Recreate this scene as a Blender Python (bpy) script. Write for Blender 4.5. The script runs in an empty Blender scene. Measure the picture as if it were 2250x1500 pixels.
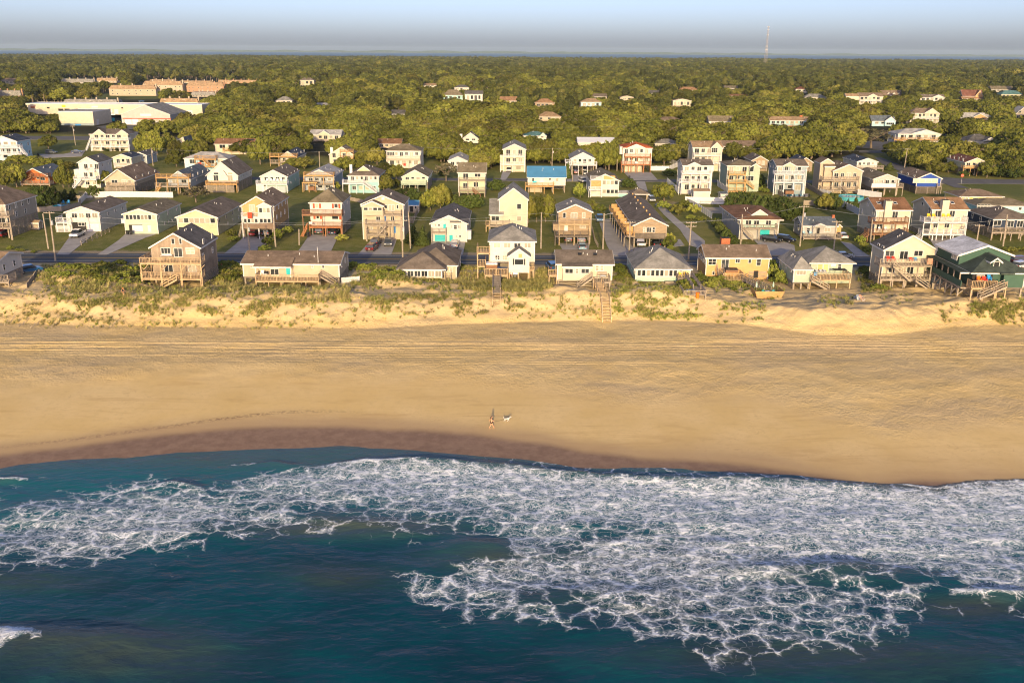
import bpy, math, random, numpy as np
from mathutils import Matrix, Vector
R = math.radians
random.seed(7)
scene = bpy.context.scene
COL = scene.collection

# ------------------------------------------------------------------ camera
CAMZ = 48.0
PITCH, ROLL, FPX = R(17.55), R(0.36), 2020.0
f0 = Vector((0, math.cos(PITCH), -math.sin(PITCH)))
u0 = Vector((0, math.sin(PITCH), math.cos(PITCH)))
r0 = Vector((1, 0, 0))
cr = r0 * math.cos(ROLL) + u0 * math.sin(ROLL)
cu = u0 * math.cos(ROLL) - r0 * math.sin(ROLL)
cam_data = bpy.data.cameras.new('camera')
cam_data.sensor_width = 36.0
cam_data.lens = FPX / 2250 * 36.0
cam_data.clip_start, cam_data.clip_end = 0.5, 60000
cam = bpy.data.objects.new('camera', cam_data)
COL.objects.link(cam)
M = Matrix(((cr.x, cu.x, -f0.x, 0), (cr.y, cu.y, -f0.y, 0), (cr.z, cu.z, -f0.z, CAMZ), (0, 0, 0, 1)))
cam.matrix_world = M
scene.camera = cam

# ------------------------------------------------------------------ sky, sun, exposure
SUN_EL = R(12.5)
SUN_AZ = R(-1.5)      # shadows run away from the camera, a touch to the right
world = bpy.data.worlds.new('World')
scene.world = world
world.use_nodes = True
wt = world.node_tree
wt.nodes.clear()
wo = wt.nodes.new('ShaderNodeOutputWorld')
bg = wt.nodes.new('ShaderNodeBackground')
sky = wt.nodes.new('ShaderNodeTexSky')
sky.sky_type = 'NISHITA'
sky.sun_disc = False
sky.sun_elevation = SUN_EL
sky.sun_rotation = math.pi + SUN_AZ
sky.air_density, sky.dust_density, sky.ozone_density = 0.5, 1.75, 2.0
sky.altitude = 0
bg.inputs['Strength'].default_value = 0.135
tint = wt.nodes.new('ShaderNodeMix'); tint.data_type = 'RGBA'; tint.blend_type = 'MULTIPLY'; tint.inputs[0].default_value = 1.0
tint.inputs[7].default_value = (1.06, .885, .87, 1)   # white balance of the whole sky
wt.links.new(sky.outputs[0], tint.inputs[6]); wt.links.new(tint.outputs[2], bg.inputs[0])
wt.links.new(bg.outputs[0], wo.inputs[0])
sd = bpy.data.lights.new('sun', 'SUN')
sd.energy, sd.angle, sd.color = 2.65, R(0.6), (1.0, 0.75, 0.38)
sun = bpy.data.objects.new('sun', sd)
COL.objects.link(sun)
sdir = Vector((math.sin(SUN_AZ) * -1 * math.cos(SUN_EL), math.cos(SUN_AZ) * math.cos(SUN_EL), -math.sin(SUN_EL)))
sun.rotation_euler = sdir.to_track_quat('-Z', 'Y').to_euler()
sun.location = (0, -100, 120)
scene.view_settings.view_transform = 'Standard'
scene.view_settings.look = 'None'
scene.view_settings.exposure = 1.02
scene.view_settings.gamma = 1.0
scene.view_settings.use_curve_mapping = False
scene.cycles.max_bounces = 4
scene.cycles.diffuse_bounces = 2
scene.cycles.glossy_bounces = 2
scene.cycles.transmission_bounces = 2
scene.cycles.volume_bounces = 0
scene.cycles.transparent_max_bounces = 4
scene.cycles.caustics_reflective = scene.cycles.caustics_refractive = False
scene.cycles.sample_clamp_indirect = 4
scene.cycles.use_denoising = True
scene.cycles.filter_width = 1.15

# ------------------------------------------------------------------ pixels -> directions -> points
def ray(px, py):
    return f0 * FPX + cr * (px - 1125) + cu * (750 - py)
def at_z(px, py, z):
    d = ray(px, py); t = (z - CAMZ) / d.z
    return d.x * t, d.y * t
def at_y(px, py, Y):
    d = ray(px, py); t = Y / d.y
    return d.x * t, CAMZ + d.z * t
def to_px(X, Y, Z):
    z = np.asarray(Z) - CAMZ
    X, Y = np.asarray(X), np.asarray(Y)
    dep = Y * f0.y + z * f0.z
    xr = X * cr.x + Y * cr.y + z * cr.z
    yu = X * cu.x + Y * cu.y + z * cu.z
    return 1125 + FPX * xr / dep, 750 - FPX * yu / dep

# crops of the photograph the coordinates below were read from: (x0, y0, scale)
S = 560 / 2250
CROPS = dict(p=(0, 0, 1), a=(0, 380, S), b=(500, 380, S), c=(980, 400, S), d=(1300, 400, S), e=(1690, 400, S),
             f=(0, 80, S), g=(500, 100, S), h=(900, 150, S), i=(1300, 150, S), j=(1690, 150, S), q=(0, 560, .5), r=(1125, 560, .5))
def cx(c, x): return CROPS[c][0] + x * CROPS[c][2]
def cy(c, y): return CROPS[c][1] + y * CROPS[c][2]

# ------------------------------------------------------------------ smooth value noise
_ng = np.random.RandomState(3).rand(256, 256)
def vnoise(x, y, seed=0):
    x = np.asarray(x, float) + seed * 17.3; y = np.asarray(y, float) + seed * 9.7
    xi, yi = np.floor(x).astype(int), np.floor(y).astype(int)
    fx, fy = x - xi, y - yi
    fx, fy = fx * fx * (3 - 2 * fx), fy * fy * (3 - 2 * fy)
    g = lambda a, b: _ng[a & 255, b & 255]
    return (g(xi, yi) * (1 - fx) + g(xi + 1, yi) * fx) * (1 - fy) + (g(xi, yi + 1) * (1 - fx) + g(xi + 1, yi + 1) * fx) * fy
def fbm(x, y, o=4, seed=0):
    s = 0; a = .5
    for k in range(o):
        s = s + a * vnoise(np.asarray(x) * 2 ** k, np.asarray(y) * 2 ** k, seed + k); a *= .5
    return s
def sst(a, b, x):
    t = np.clip((np.asarray(x, float) - a) / (b - a), 0, 1)
    return t * t * (3 - 2 * t)

# ------------------------------------------------------------------ material helpers
def nd(t, typ, ins=None, **props):
    n = t.nodes.new('ShaderNode' + typ)
    for k, v in props.items(): setattr(n, k, v)
    for k, v in (ins or {}).items():
        s = n.inputs[k]
        if isinstance(v, bpy.types.NodeSocket): t.links.new(v, s)
        elif isinstance(v, bpy.types.Node): t.links.new(v.outputs[0], s)
        else:
            if s.type == 'RGBA' and len(v) == 3: v = (*v, 1)
            s.default_value = v
    return n
def math_(t, op, a, b=0.0, c=0.0, clamp=False):
    return nd(t, 'Math', {0: a, 1: b, 2: c}, operation=op, use_clamp=clamp).outputs[0]
def mix_(t, f, a, b, bt='MIX'):
    n = nd(t, 'Mix', {0: f, 6: a, 7: b}, data_type='RGBA', blend_type=bt)
    return n.outputs[2]
def ramp_(t, f, stops, interp='LINEAR'):
    n = nd(t, 'ValToRGB', {0: f}); cr_ = n.color_ramp; cr_.interpolation = interp
    while len(cr_.elements) > len(stops): cr_.elements.remove(cr_.elements[-1])
    while len(cr_.elements) < len(stops): cr_.elements.new(.5)
    for e, (p, c) in zip(cr_.elements, stops):
        e.position = p; e.color = (c, c, c, 1) if not hasattr(c, '__len__') else (*c, 1)
    return n.outputs[0]
def smooth_(t, v, a, b):
    return nd(t, 'MapRange', {0: v, 1: a, 2: b, 3: 0.0, 4: 1.0}, interpolation_type='SMOOTHSTEP').outputs[0]
def noise_(t, vec, scale, detail=3, rough=.55, dist=0.0):
    return nd(t, 'TexNoise', {'Vector': vec, 'Scale': scale, 'Detail': detail, 'Roughness': rough, 'Distortion': dist})
def new_mat(name):
    m = bpy.data.materials.new(name); m.use_nodes = True
    t = m.node_tree; t.nodes.clear()
    out = t.nodes.new('ShaderNodeOutputMaterial')
    p = t.nodes.new('ShaderNodeBsdfPrincipled')
    t.links.new(p.outputs[0], out.inputs[0])
    return m, t, p
MATS = {}
def simple(name, col, rough=.7, var=.12, scale=1.5, metal=0.0, spec=.3, bump=0.0, streak=0.0):
    """painted / plain surface: base colour with soft, real unevenness of tone"""
    if name in MATS: return MATS[name]
    m, t, p = new_mat(name)
    geo = nd(t, 'NewGeometry')
    n1 = noise_(t, geo.outputs['Position'], scale, 4, .6)
    f = smooth_(t, n1.outputs[0], .25, .75)
    lo = [c * (1 - var) for c in col]; hi = [min(1, c * (1 + var)) for c in col]
    c = mix_(t, f, lo, hi)
    if streak:
        mp = nd(t, 'Mapping', {'Vector': geo.outputs['Position'], 'Scale': (2.2, 2.2, .18)})
        n2 = noise_(t, mp.outputs[0], 1.0, 4, .65)
        c = mix_(t, math_(t, 'MULTIPLY', smooth_(t, n2.outputs[0], .45, .8), streak), c, [q * .45 for q in col])
    p.inputs['Base Color'].default_value = (*col, 1)
    t.links.new(c, p.inputs['Base Color'])
    p.inputs['Roughness'].default_value = rough
    p.inputs['Metallic'].default_value = metal
    p.inputs['Specular IOR Level'].default_value = spec
    if bump:
        n3 = noise_(t, geo.outputs['Position'], scale * 8, 3)
        b = nd(t, 'Bump', {'Strength': bump, 'Distance': .05, 'Height': n3.outputs[0]})
        t.links.new(b.outputs[0], p.inputs['Normal'])
    MATS[name] = m
    return m

# ------------------------------------------------------------------ object helpers
def tag(o, label=None, cat=None, group=None, kind=None):
    if label: o['label'] = label
    if cat: o['category'] = cat
    if group: o['group'] = group
    if kind: o['kind'] = kind
    return o
def empty(name, loc=(0, 0, 0), rz=0.0):
    o = bpy.data.objects.new(name, None)
    o.empty_display_size = .2
    o.location = loc; o.rotation_euler = (0, 0, rz)
    COL.objects.link(o)
    return o
def link_mesh(name, me, parent=None, loc=None):
    o = bpy.data.objects.new(name, me)
    COL.objects.link(o)
    if parent is not None: o.parent = parent
    if loc is not None: o.location = loc
    return o
class MB:
    """collects simple solids and builds ONE mesh object"""
    def __init__(s): s.v = []; s.f = []; s.mi = []
    def add(s, vs, fs, mi=0):
        o = len(s.v); s.v += [tuple(x) for x in vs]; s.f += [tuple(i + o for i in q) for q in fs]; s.mi += [mi] * len(fs)
        return s
    def box(s, x0, x1, y0, y1, z0, z1, mi=0):
        if x0 > x1: x0, x1 = x1, x0
        if y0 > y1: y0, y1 = y1, y0
        if z0 > z1: z0, z1 = z1, z0
        return s.add([(x0, y0, z0), (x1, y0, z0), (x1, y1, z0), (x0, y1, z0), (x0, y0, z1), (x1, y0, z1), (x1, y1, z1), (x0, y1, z1)],
              [(0, 3, 2, 1), (4, 5, 6, 7), (0, 1, 5, 4), (1, 2, 6, 5), (2, 3, 7, 6), (3, 0, 4, 7)], mi)
    def prism(s, poly, d0, d1, axis='y', mi=0):
        """poly: list of (a, z); extruded along axis. axis y: a = x; axis x: a = y"""
        n = len(poly)
        P = (lambda a, z, d: (a, d, z)) if axis == 'y' else ((lambda a, z, d: (d, a, z)) if axis == 'x' else (lambda a, z, d: (a, z, d)))
        vs = [P(a, z, d0) for a, z in poly] + [P(a, z, d1) for a, z in poly]
        fs = [tuple(range(n)), tuple(range(2 * n - 1, n - 1, -1))] + [(i, i + n, (i + 1) % n + n, (i + 1) % n) for i in range(n)]
        return s.add(vs, fs, mi)
    def bar(s, a, b, w, h=None, mi=0):
        """square bar between two points"""
        a, b = Vector(a), Vector(b); h = h or w
        d = (b - a).normalized()
        up = Vector((0, 0, 1)) if abs(d.z) < .95 else Vector((0, 1, 0))
        sx = d.cross(up).normalized() * (w / 2); sy = sx.cross(d).normalized() * (h / 2)
        vs = [a - sx - sy, a + sx - sy, a + sx + sy, a - sx + sy, b - sx - sy, b + sx - sy, b + sx + sy, b - sx + sy]
        return s.add(vs, [(0, 1, 2, 3), (7, 6, 5, 4), (0, 4, 5, 1), (1, 5, 6, 2), (2, 6, 7, 3), (3, 7, 4, 0)], mi)
    def tube(s, a, b, r0_, r1_=None, n=8, mi=0):
        a, b = Vector(a), Vector(b); r1_ = r0_ if r1_ is None else r1_
        d = (b - a).normalized()
        up = Vector((0, 0, 1)) if abs(d.z) < .95 else Vector((0, 1, 0))
        ex = d.cross(up).normalized(); ey = ex.cross(d).normalized()
        vs = []
        for c, r in ((a, r0_), (b, r1_)):
            for k in range(n):
                an = 2 * math.pi * k / n
                vs.append(c + ex * (math.cos(an) * r) + ey * (math.sin(an) * r))
        return s.add(vs, [tuple(range(n - 1, -1, -1)), tuple(range(n, 2 * n))] + [(k, (k + 1) % n, (k + 1) % n + n, k + n) for k in range(n)], mi)
    def lathe(s, prof, c=(0, 0, 0), n=10, mi=0):
        """prof: list of (r, z)"""
        vs = []; m = len(prof)
        for r, z in prof:
            for k in range(n):
                an = 2 * math.pi * k / n
                vs.append((c[0] + r * math.cos(an), c[1] + r * math.sin(an), c[2] + z))
        fs = [(i * n + k, i * n + (k + 1) % n, (i + 1) * n + (k + 1) % n, (i + 1) * n + k) for i in range(m - 1) for k in range(n)]
        fs += [tuple(range(n - 1, -1, -1)), tuple((m - 1) * n + k for k in range(n))]
        return s.add(vs, fs, mi)
    def mesh(s, name, mats, smooth=False):
        me = bpy.data.meshes.new(name)
        me.from_pydata(s.v, [], s.f)
        if not isinstance(mats, (list, tuple)): mats = [mats]
        for m in mats: me.materials.append(m)
        if len(mats) > 1: me.polygons.foreach_set('material_index', s.mi)
        if smooth: me.polygons.foreach_set('use_smooth', [True] * len(s.f))
        me.update()
        return me
    def build(s, name, mats, parent=None, loc=None, smooth=False):
        return link_mesh(name, s.mesh(name, mats, smooth), parent, loc)
def grid_mesh(name, xs, ys, zf, mats, attrs=None, smooth=True):
    X, Y = np.meshgrid(xs, ys)
    Z = zf(X, Y)
    nx, ny = len(xs), len(ys)
    me = bpy.data.meshes.new(name)
    v = np.stack([X, Y, Z], -1).reshape(-1, 3).astype(np.float32)
    i = np.arange(nx * ny).reshape(ny, nx)
    q = np.stack([i[:-1, :-1], i[:-1, 1:], i[1:, 1:], i[1:, :-1]], -1).reshape(-1, 4).astype(np.int32)
    me.vertices.add(len(v)); me.vertices.foreach_set('co', v.ravel())
    me.loops.add(q.size); me.loops.foreach_set('vertex_index', q.ravel())
    me.polygons.add(len(q))
    me.polygons.foreach_set('loop_start', np.arange(0, q.size, 4, dtype=np.int32))
    me.polygons.foreach_set('loop_total', np.full(len(q), 4, np.int32))
    me.polygons.foreach_set('use_smooth', np.full(len(q), smooth))
    for k, fn in (attrs or {}).items():
        a = me.attributes.new(k, 'FLOAT', 'POINT')
        a.data.foreach_set('value', fn(X, Y, Z).reshape(-1).astype(np.float32))
    for m in (mats if isinstance(mats, (list, tuple)) else [mats]): me.materials.append(m)
    me.update(); me.validate()
    return me
def attr_(t, name):
    return nd(t, 'Attribute', attribute_name=name).outputs['Fac']

# ------------------------------------------------------------------ shape of the land
def _curve(pts, z):
    w = [at_z(x, y, z) for x, y in pts]
    return np.array([a for a, b in w]), np.array([b for a, b in w])
_sx, _sy = _curve([(-400, 1050), (0, 1014), (150, 1000), (300, 988), (450, 980), (600, 974), (750, 973), (900, 980), (1050, 992), (1200, 1002), (1350, 1012), (1450, 1012),
                   (1600, 1022), (1750, 1028), (1900, 1050), (2010, 1066), (2060, 1072), (2130, 1060), (2250, 1056), (2600, 1040)], .25)
def shoreY(X): return np.interp(X, _sx, _sy)
_wx, _wy = _curve([(-400, 1030), (0, 992), (150, 975), (300, 955), (450, 941), (600, 933), (750, 934), (900, 940), (1040, 950), (1125, 962), (1200, 968), (1280, 984), (1400, 998),
                   (1500, 1000), (1650, 1012), (1750, 1024), (1900, 1052), (2000, 1047), (2120, 1050), (2250, 1052), (2600, 1040)], .6)
def wetY(X): return np.interp(X, _wx, _wy)
_tx, _ty = _curve([(-500, 712), (0, 708), (200, 716), (500, 718), (800, 722), (1000, 712), (1200, 706), (1340, 704), (1500, 706), (1620, 715), (1800, 740), (1950, 738), (2100, 718), (2250, 716), (2700, 716)], 2.6)
def toeY(X): return np.interp(X, _tx, _ty)
HILLS = []   # (X, Y, radius x, radius y, height)
for px, py, rx, ry, h in [(150, 612, 7, 7, 2.3), (215, 622, 8, 6, 1.3), (30, 645, 8, 5, .6), (840, 618, 6, 6, 1.5), (900, 625, 8, 6, .8), (1430, 650, 6, 5, 1.3), (1235, 650, 6, 4, 1.0),
                          (740, 655, 6, 5, .7), (560, 655, 12, 5, .6), (2200, 668, 9, 6, .8), (1800, 690, 14, 6, .7), (380, 655, 10, 5, .7), (1091, 655, 1.7, 2.6, -.9), (1330, 690, 1.7, 3, -.4)]:
    a, b = at_z(px, py, 5); HILLS.append((a, b, rx, ry, h))
ROADZ = 3.0
def roadY(X):  # centre line of the beach road
    return 203.2 + .006 * np.asarray(X)
def landZ(X, Y):
    X, Y = np.asarray(X, float), np.asarray(Y, float)
    s, tY = shoreY(X), toeY(X)
    d = Y - s
    u = d / np.maximum(tY - s, 5)
    beach = np.interp(u, [-2.0, -.3, 0, .12, .3, .52, .6, .8, 1.0], [-3.5, -.9, .2, .62, 1.25, 2.0, 2.25, 2.35, 2.6])
    e = Y - tY
    w1 = vnoise(X / 14, Y / 30, 5)
    crest = 4.9 + 1.0 * w1
    dune = np.interp(e, [0, 2.5, 6.0, 9.0, 16, 28, 40, 60], [0, .35, .93, 1.0, .8, .45, .3, .15])
    z = np.where(e > 0, 2.6 + (crest - 2.6) * dune, beach)
    for a, b, rx, ry, h in HILLS:
        z = z + h * np.exp(-((X - a) / rx) ** 2 - ((Y - b) / ry) ** 2)
    hum = (fbm(X / 3.2, Y / 2.6, 4, 2) - .47) * 1.5
    z = z + hum * sst(0, 4, e) * (1 - sst(18, 30, e))
    z = z + (fbm(X / 9, Y / 6, 3, 8) - .45) * .35 * sst(.3, .6, u)
    k = sst(12, 22, Y - 176)
    z = z * (1 - k) + (ROADZ - .06) * k
    return z
def gz(X, Y):
    return float(landZ(X, Y)) if Y < 197 else ROADZ
def ground(px, py):
    """point where the pixel's ray meets the land"""
    z = 4.0
    for _ in range(12):
        X, Y = at_z(px, py, z); z = .5 * z + .5 * gz(X, Y)
    X, Y = at_z(px, py, z)
    return X, Y, gz(X, Y)

# ------------------------------------------------------------------ sand
def make_sand():
    m, t, p = new_mat('beach_sand')
    pos = nd(t, 'NewGeometry').outputs['Position']
    wet, churn, dune = attr_(t, 'wet'), attr_(t, 'churn'), attr_(t, 'dune')
    n1 = noise_(t, pos, .12, 5, .6); n2 = noise_(t, pos, 1.1, 5, .65)
    mp = nd(t, 'Mapping', {'Vector': pos, 'Scale': (.09, .55, 1)})
    n3 = noise_(t, mp.outputs[0], 1.0, 6, .65, .6)
    c = mix_(t, smooth_(t, n1.outputs[0], .3, .7), (.67, .485, .20), (.74, .555, .26))
    c = mix_(t, math_(t, 'MULTIPLY', smooth_(t, n2.outputs[0], .45, .8), .35), c, (.52, .37, .17))
    st = math_(t, 'MULTIPLY', smooth_(t, n3.outputs[0], .52, .68), math_(t, 'MULTIPLY', math_(t, 'SUBTRACT', 1.0, churn), .38))
    c = mix_(t, st, c, (.50, .32, .125))
    # thin curving drift lines left by the swash
    mp2 = nd(t, 'Mapping', {'Vector': pos, 'Scale': (.16, .42, 1)})
    wn = noise_(t, mp2.outputs[0], 1.0, 4, .6, 1.2)
    ln = math_(t, 'ABSOLUTE', math_(t, 'SUBTRACT', math_(t, 'FRACT', math_(t, 'MULTIPLY', wn.outputs[0], 7.0)), .5))
    ln = math_(t, 'MULTIPLY', math_(t, 'SUBTRACT', 1.0, smooth_(t, ln, 0.0, .05)), math_(t, 'MULTIPLY', smooth_(t, n1.outputs[0], .42, .62), math_(t, 'SUBTRACT', 1.0, churn)))
    c = mix_(t, math_(t, 'MULTIPLY', ln, .45), c, (.36, .21, .09))
    mpg = nd(t, 'Mapping', {'Vector': pos, 'Scale': (.035, .11, 1)})
    ng = noise_(t, mpg.outputs[0], 1.0, 5, .62, .4)
    c = mix_(t, math_(t, 'MULTIPLY', math_(t, 'MULTIPLY', smooth_(t, ng.outputs[0], .42, .66), churn), .55), c, (.50, .385, .235))
    # dune sand is paler, wet sand darker and smoother
    c = mix_(t, math_(t, 'MULTIPLY', dune, .45), c, (.53, .41, .24))
    wk = attr_(t, 'wrack')
    wn2 = noise_(t, pos, 2.4, 5, .75)
    wk = math_(t, 'MULTIPLY', wk, smooth_(t, wn2.outputs[0], .42, .6))
    c = mix_(t, wk, c, (.13, .075, .04))
    damp = attr_(t, 'damp')
    c = mix_(t, math_(t, 'MULTIPLY', damp, .62), c, (.40, .275, .16))
    nw = noise_(t, pos, .7, 5, .7)
    c = mix_(t, wet, c, mix_(t, smooth_(t, nw.outputs[0], .3, .7), (.205, .128, .080), (.285, .190, .122)))
    t.links.new(c, p.inputs['Base Color'])
    ro = nd(t, 'MapRange', {0: wet, 1: 0.0, 2: 1.0, 3: .9, 4: .55}).outputs[0]
    t.links.new(ro, p.inputs['Roughness'])
    p.inputs['Specular IOR Level'].default_value = .25
    # footprints and ripples
    v1 = nd(t, 'TexVoronoi', {'Vector': pos, 'Scale': 2.6, 'Randomness': 1.0}, feature='SMOOTH_F1')
    mpf = nd(t, 'Mapping', {'Vector': pos, 'Scale': (1.0, 1.0, 1)})
    nf = noise_(t, mpf.outputs[0], 2.9, 5, .72)
    ns = noise_(t, mpf.outputs[0], .35, 3, .5)
    h1 = math_(t, 'MULTIPLY', math_(t, 'ADD', math_(t, 'MULTIPLY', v1.outputs[0], .5), nf.outputs[0]), math_(t, 'MULTIPLY', churn, math_(t, 'ADD', .35, smooth_(t, ns.outputs[0], .3, .7))))
    mpr = nd(t, 'Mapping', {'Vector': pos, 'Scale': (.35, 1.6, 1)})
    nr = noise_(t, mpr.outputs[0], 2.0, 4, .6)
    h2 = math_(t, 'MULTIPLY', nr.outputs[0], .05)
    b = nd(t, 'Bump', {'Strength': .85, 'Distance': .15, 'Height': math_(t, 'ADD', h1, h2)})
    t.links.new(b.outputs[0], p.inputs['Normal'])
    return m
SAND = make_sand()
TRK0 = 141.6
def track_c(X): return TRK0 + .010 * X + .5 * np.sin(X / 37) + np.where(X > 30, -.0025 * (X - 30) ** 1.2, 0)
def sandZ(X, Y):
    z = landZ(X, Y)
    e = Y - track_c(X)
    rut = np.zeros_like(z)
    for o, a in [(-2.6, .5), (-1.9, 1), (-.9, .7), (-.25, 1.0), (.5, .5), (1.3, 1.0), (2.0, .8), (-4.1, .45), (-5.0, .4), (-7.2, .3), (-8.3, .35), (3.4, .4), (4.2, .3)]:
        oo = o + .35 * np.sin(X / (19 + 7 * abs(o)) + o * 3)
        x = (e - oo)
        k = a * (.35 + .9 * vnoise(X / 12, np.full_like(X, o * 5.1), 4))
        rut += k * (-.09 * np.exp(-(x / .16) ** 2) + .05 * np.exp(-((x - .34) / .16) ** 2) + .05 * np.exp(-((x + .34) / .16) ** 2))
    u = (Y - shoreY(X))
    lump = (fbm(X / .95, Y / .8, 3, 11) - .45) * .05 * sst(18, 26, u + 3 * vnoise(X / 9, Y * 0, 3)) * (1 - sst(-1, 5, Y - toeY(X)) * .4)
    dz = Y - toeY(X)
    lump = lump + (fbm(X / .9, Y / .75, 3, 17) - .45) * .34 * sst(0, 4, dz) * (1 - sst(24, 34, dz))
    return z + rut + lump
def build_beach():
    xs = np.concatenate([np.arange(-240, -100, 4), np.arange(-100, 100, .42), np.arange(100, 241, 4)])
    ys = np.concatenate([np.arange(60, 95, 2), np.arange(95, 133, .5), np.arange(133, 147, .13), np.arange(147, 150, .35), np.arange(150, 185, .35), np.arange(185, 199.5, 1.0)])
    A = dict(
        wet=lambda X, Y, Z: 1 - sst(-1.6, .5, Y - wetY(X) + .8 * (vnoise(X / 5, Y / 5, 1) - .5)),
        damp=lambda X, Y, Z: (1 - sst(0, 5.0 + 5 * sst(8, 40, X), Y - wetY(X) - 1.2 * vnoise(X / 8, X * 0, 6))) * .8 + .35 * (1 - sst(0, 2.2, Y - wetY(X) - 2.4 * vnoise(X / 5, X * 0, 9))) ,
        churn=lambda X, Y, Z: sst(15, 25, (Y - shoreY(X)) + 7 * (vnoise(X / 16, Y / 8, 3) - .5) + .08 * X),
        dune=lambda X, Y, Z: sst(0, 5, Y - toeY(X)),
        wrack=lambda X, Y, Z: np.exp(-((Y - wetY(X) - 2.6 - .06 * (X + 40) - .6 * np.sin(X / 6)) / .45) ** 2) * (1 - sst(-38, -14, X)) * sst(-75, -50, X))
    me = grid_mesh('beach', xs, ys, sandZ, SAND, A)
    o = link_mesh('beach', me)
    tag(o, 'wide tan sand beach and dune ridge between surf and road', 'beach', kind='structure')
build_beach()

# ------------------------------------------------------------------ sea
def poly_sd(px, py, poly):
    """signed distance in pixels, positive inside"""
    P = np.array(poly, float); Q = np.roll(P, -1, 0)
    d = np.full(px.shape, 1e9); ins = np.zeros(px.shape, bool)
    for (ax, ay), (bx, by) in zip(P, Q):
        ex, ey = bx - ax, by - ay
        t = np.clip(((px - ax) * ex + (py - ay) * ey) / (ex * ex + ey * ey), 0, 1)
        d = np.minimum(d, np.hypot(px - ax - t * ex, py - ay - t * ey))
        c = ((ay > py) != (by > py)) & (px < ex * (py - ay) / (ey if ey else 1e-9) + ax)
        ins ^= c
    return np.where(ins, d, -d)
FRONT = [(560, 1040), (690, 1024), (800, 1012), (900, 1010), (1000, 1015), (1125, 1026), (1300, 1042), (1500, 1053), (1700, 1055), (1850, 1062), (2060, 1074), (2150, 1056), (2330, 1050)]
F_MAIN = [(470, 1078)] + FRONT + [(2330, 1345), (2250, 1322), (2150, 1292), (2060, 1285), (1960, 1395), (1880, 1432), (1700, 1425), (1600, 1462), (1520, 1440), (1400, 1395), (1330, 1398), (1250, 1370),
          (1150, 1362), (1060, 1335), (965, 1345), (905, 1300), (885, 1262), (1010, 1245), (1110, 1205), (1060, 1185), (900, 1165), (800, 1152), (690, 1152), (560, 1140), (480, 1110)]
F_LEFT = [(-80, 1090), (60, 1072), (200, 1064), (330, 1056), (430, 1062), (500, 1070), (600, 1090), (760, 1140), (700, 1172), (540, 1182), (380, 1206), (250, 1235), (120, 1262), (0, 1262), (-80, 1275)]
CREST = [  # wave crests: pixel polyline, height m, seaward width m, landward width m
    (FRONT[1:], .42, 2.4, .55), ([(-60, 1052), (20, 1050), (80, 1052)], .3, 1.2, .6), ([(300, 1066), (380, 1060), (440, 1072), (470, 1095)], .3, 1.2, .5),
    ([(520, 1022), (600, 1017), (700, 1022)], .25, 1.2, .5), ([(-120, 1372), (0, 1386), (90, 1398), (200, 1405), (330, 1412), (450, 1420)], .5, 3.0, 1.3),
    ([(560, 1150), (700, 1142), (850, 1160), (980, 1180)], .3, 2.0, 1.5), ([(900, 1192), (1020, 1196), (1100, 1200), (1200, 1230)], .3, 1.6, 1.2), ([(2100, 1296), (2180, 1300), (2330, 1310)], .35, 1.4, .6),
    ([(1500, 1262), (1700, 1250), (1900, 1240), (2050, 1260)], .35, 2.4, 1.4), ([(1700, 1478), (1900, 1455), (2100, 1440), (2300, 1430)], .25, 2.0, 1.5),
    ([(1000, 1330), (1300, 1300), (1600, 1330)], .25, 3, 2)]
def crest_field(X, Y):
    h = np.zeros_like(X); s_ = np.zeros_like(X)
    for pts, ht, ws, wl in CREST:
        w = [at_z(a, b, .2) for a, b in pts]
        wx = np.array([q[0] for q in w]); wy = np.array([q[1] for q in w]); o = np.argsort(wx)
        wx, wy = wx[o], wy[o]
        e = Y - np.interp(X, wx, wy) + .5 * (vnoise(X / 2.2, Y / 9, 7) - .5)
        fd = min(9, .45 * (wx[-1] - wx[0])); end = sst(wx[0] - .5, wx[0] + fd, X) * (1 - sst(wx[-1] - fd, wx[-1] + .2, X)) if ht != .42 else sst(wx[0] - .5, wx[0] + 6, X)
        g = np.where(e > 0, np.exp(-(e / wl) ** 2), np.exp(-(np.abs(e) / ws) ** 1.6))
        h = np.maximum(h, ht * end * g * (.75 + .5 * vnoise(X / 4, Y / 4, 9)))
        s_ = np.maximum(s_, end * np.where(e > 0, np.exp(-(e / wl) ** 2), np.exp(-(np.abs(e) / (ws * 1.3)) ** 2)) * min(1, ht * 1.4))
    return h, s_
def seaZ(X, Y):
    s = shoreY(X)
    sw = (fbm(X / 9 + .25 * Y / 9, Y / 4.2, 4, 21) - .47) * .8 + (fbm(X / 2.4, Y / 1.3, 3, 31) - .45) * .14
    h, _ = crest_field(X, Y)
    shal = 1 - sst(-14, -1, Y - s)
    z = .1 + sw * (.25 + .75 * shal) * .8 + h
    base = landZ(X, Y) + .06
    k = sst(-3.5, -.2, Y - s)
    z = z * (1 - k) + np.minimum(z, base + .03) * k
    far = sst(120, 400, np.hypot(X, Y))
    return z * (1 - far) + .1 * far
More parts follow.
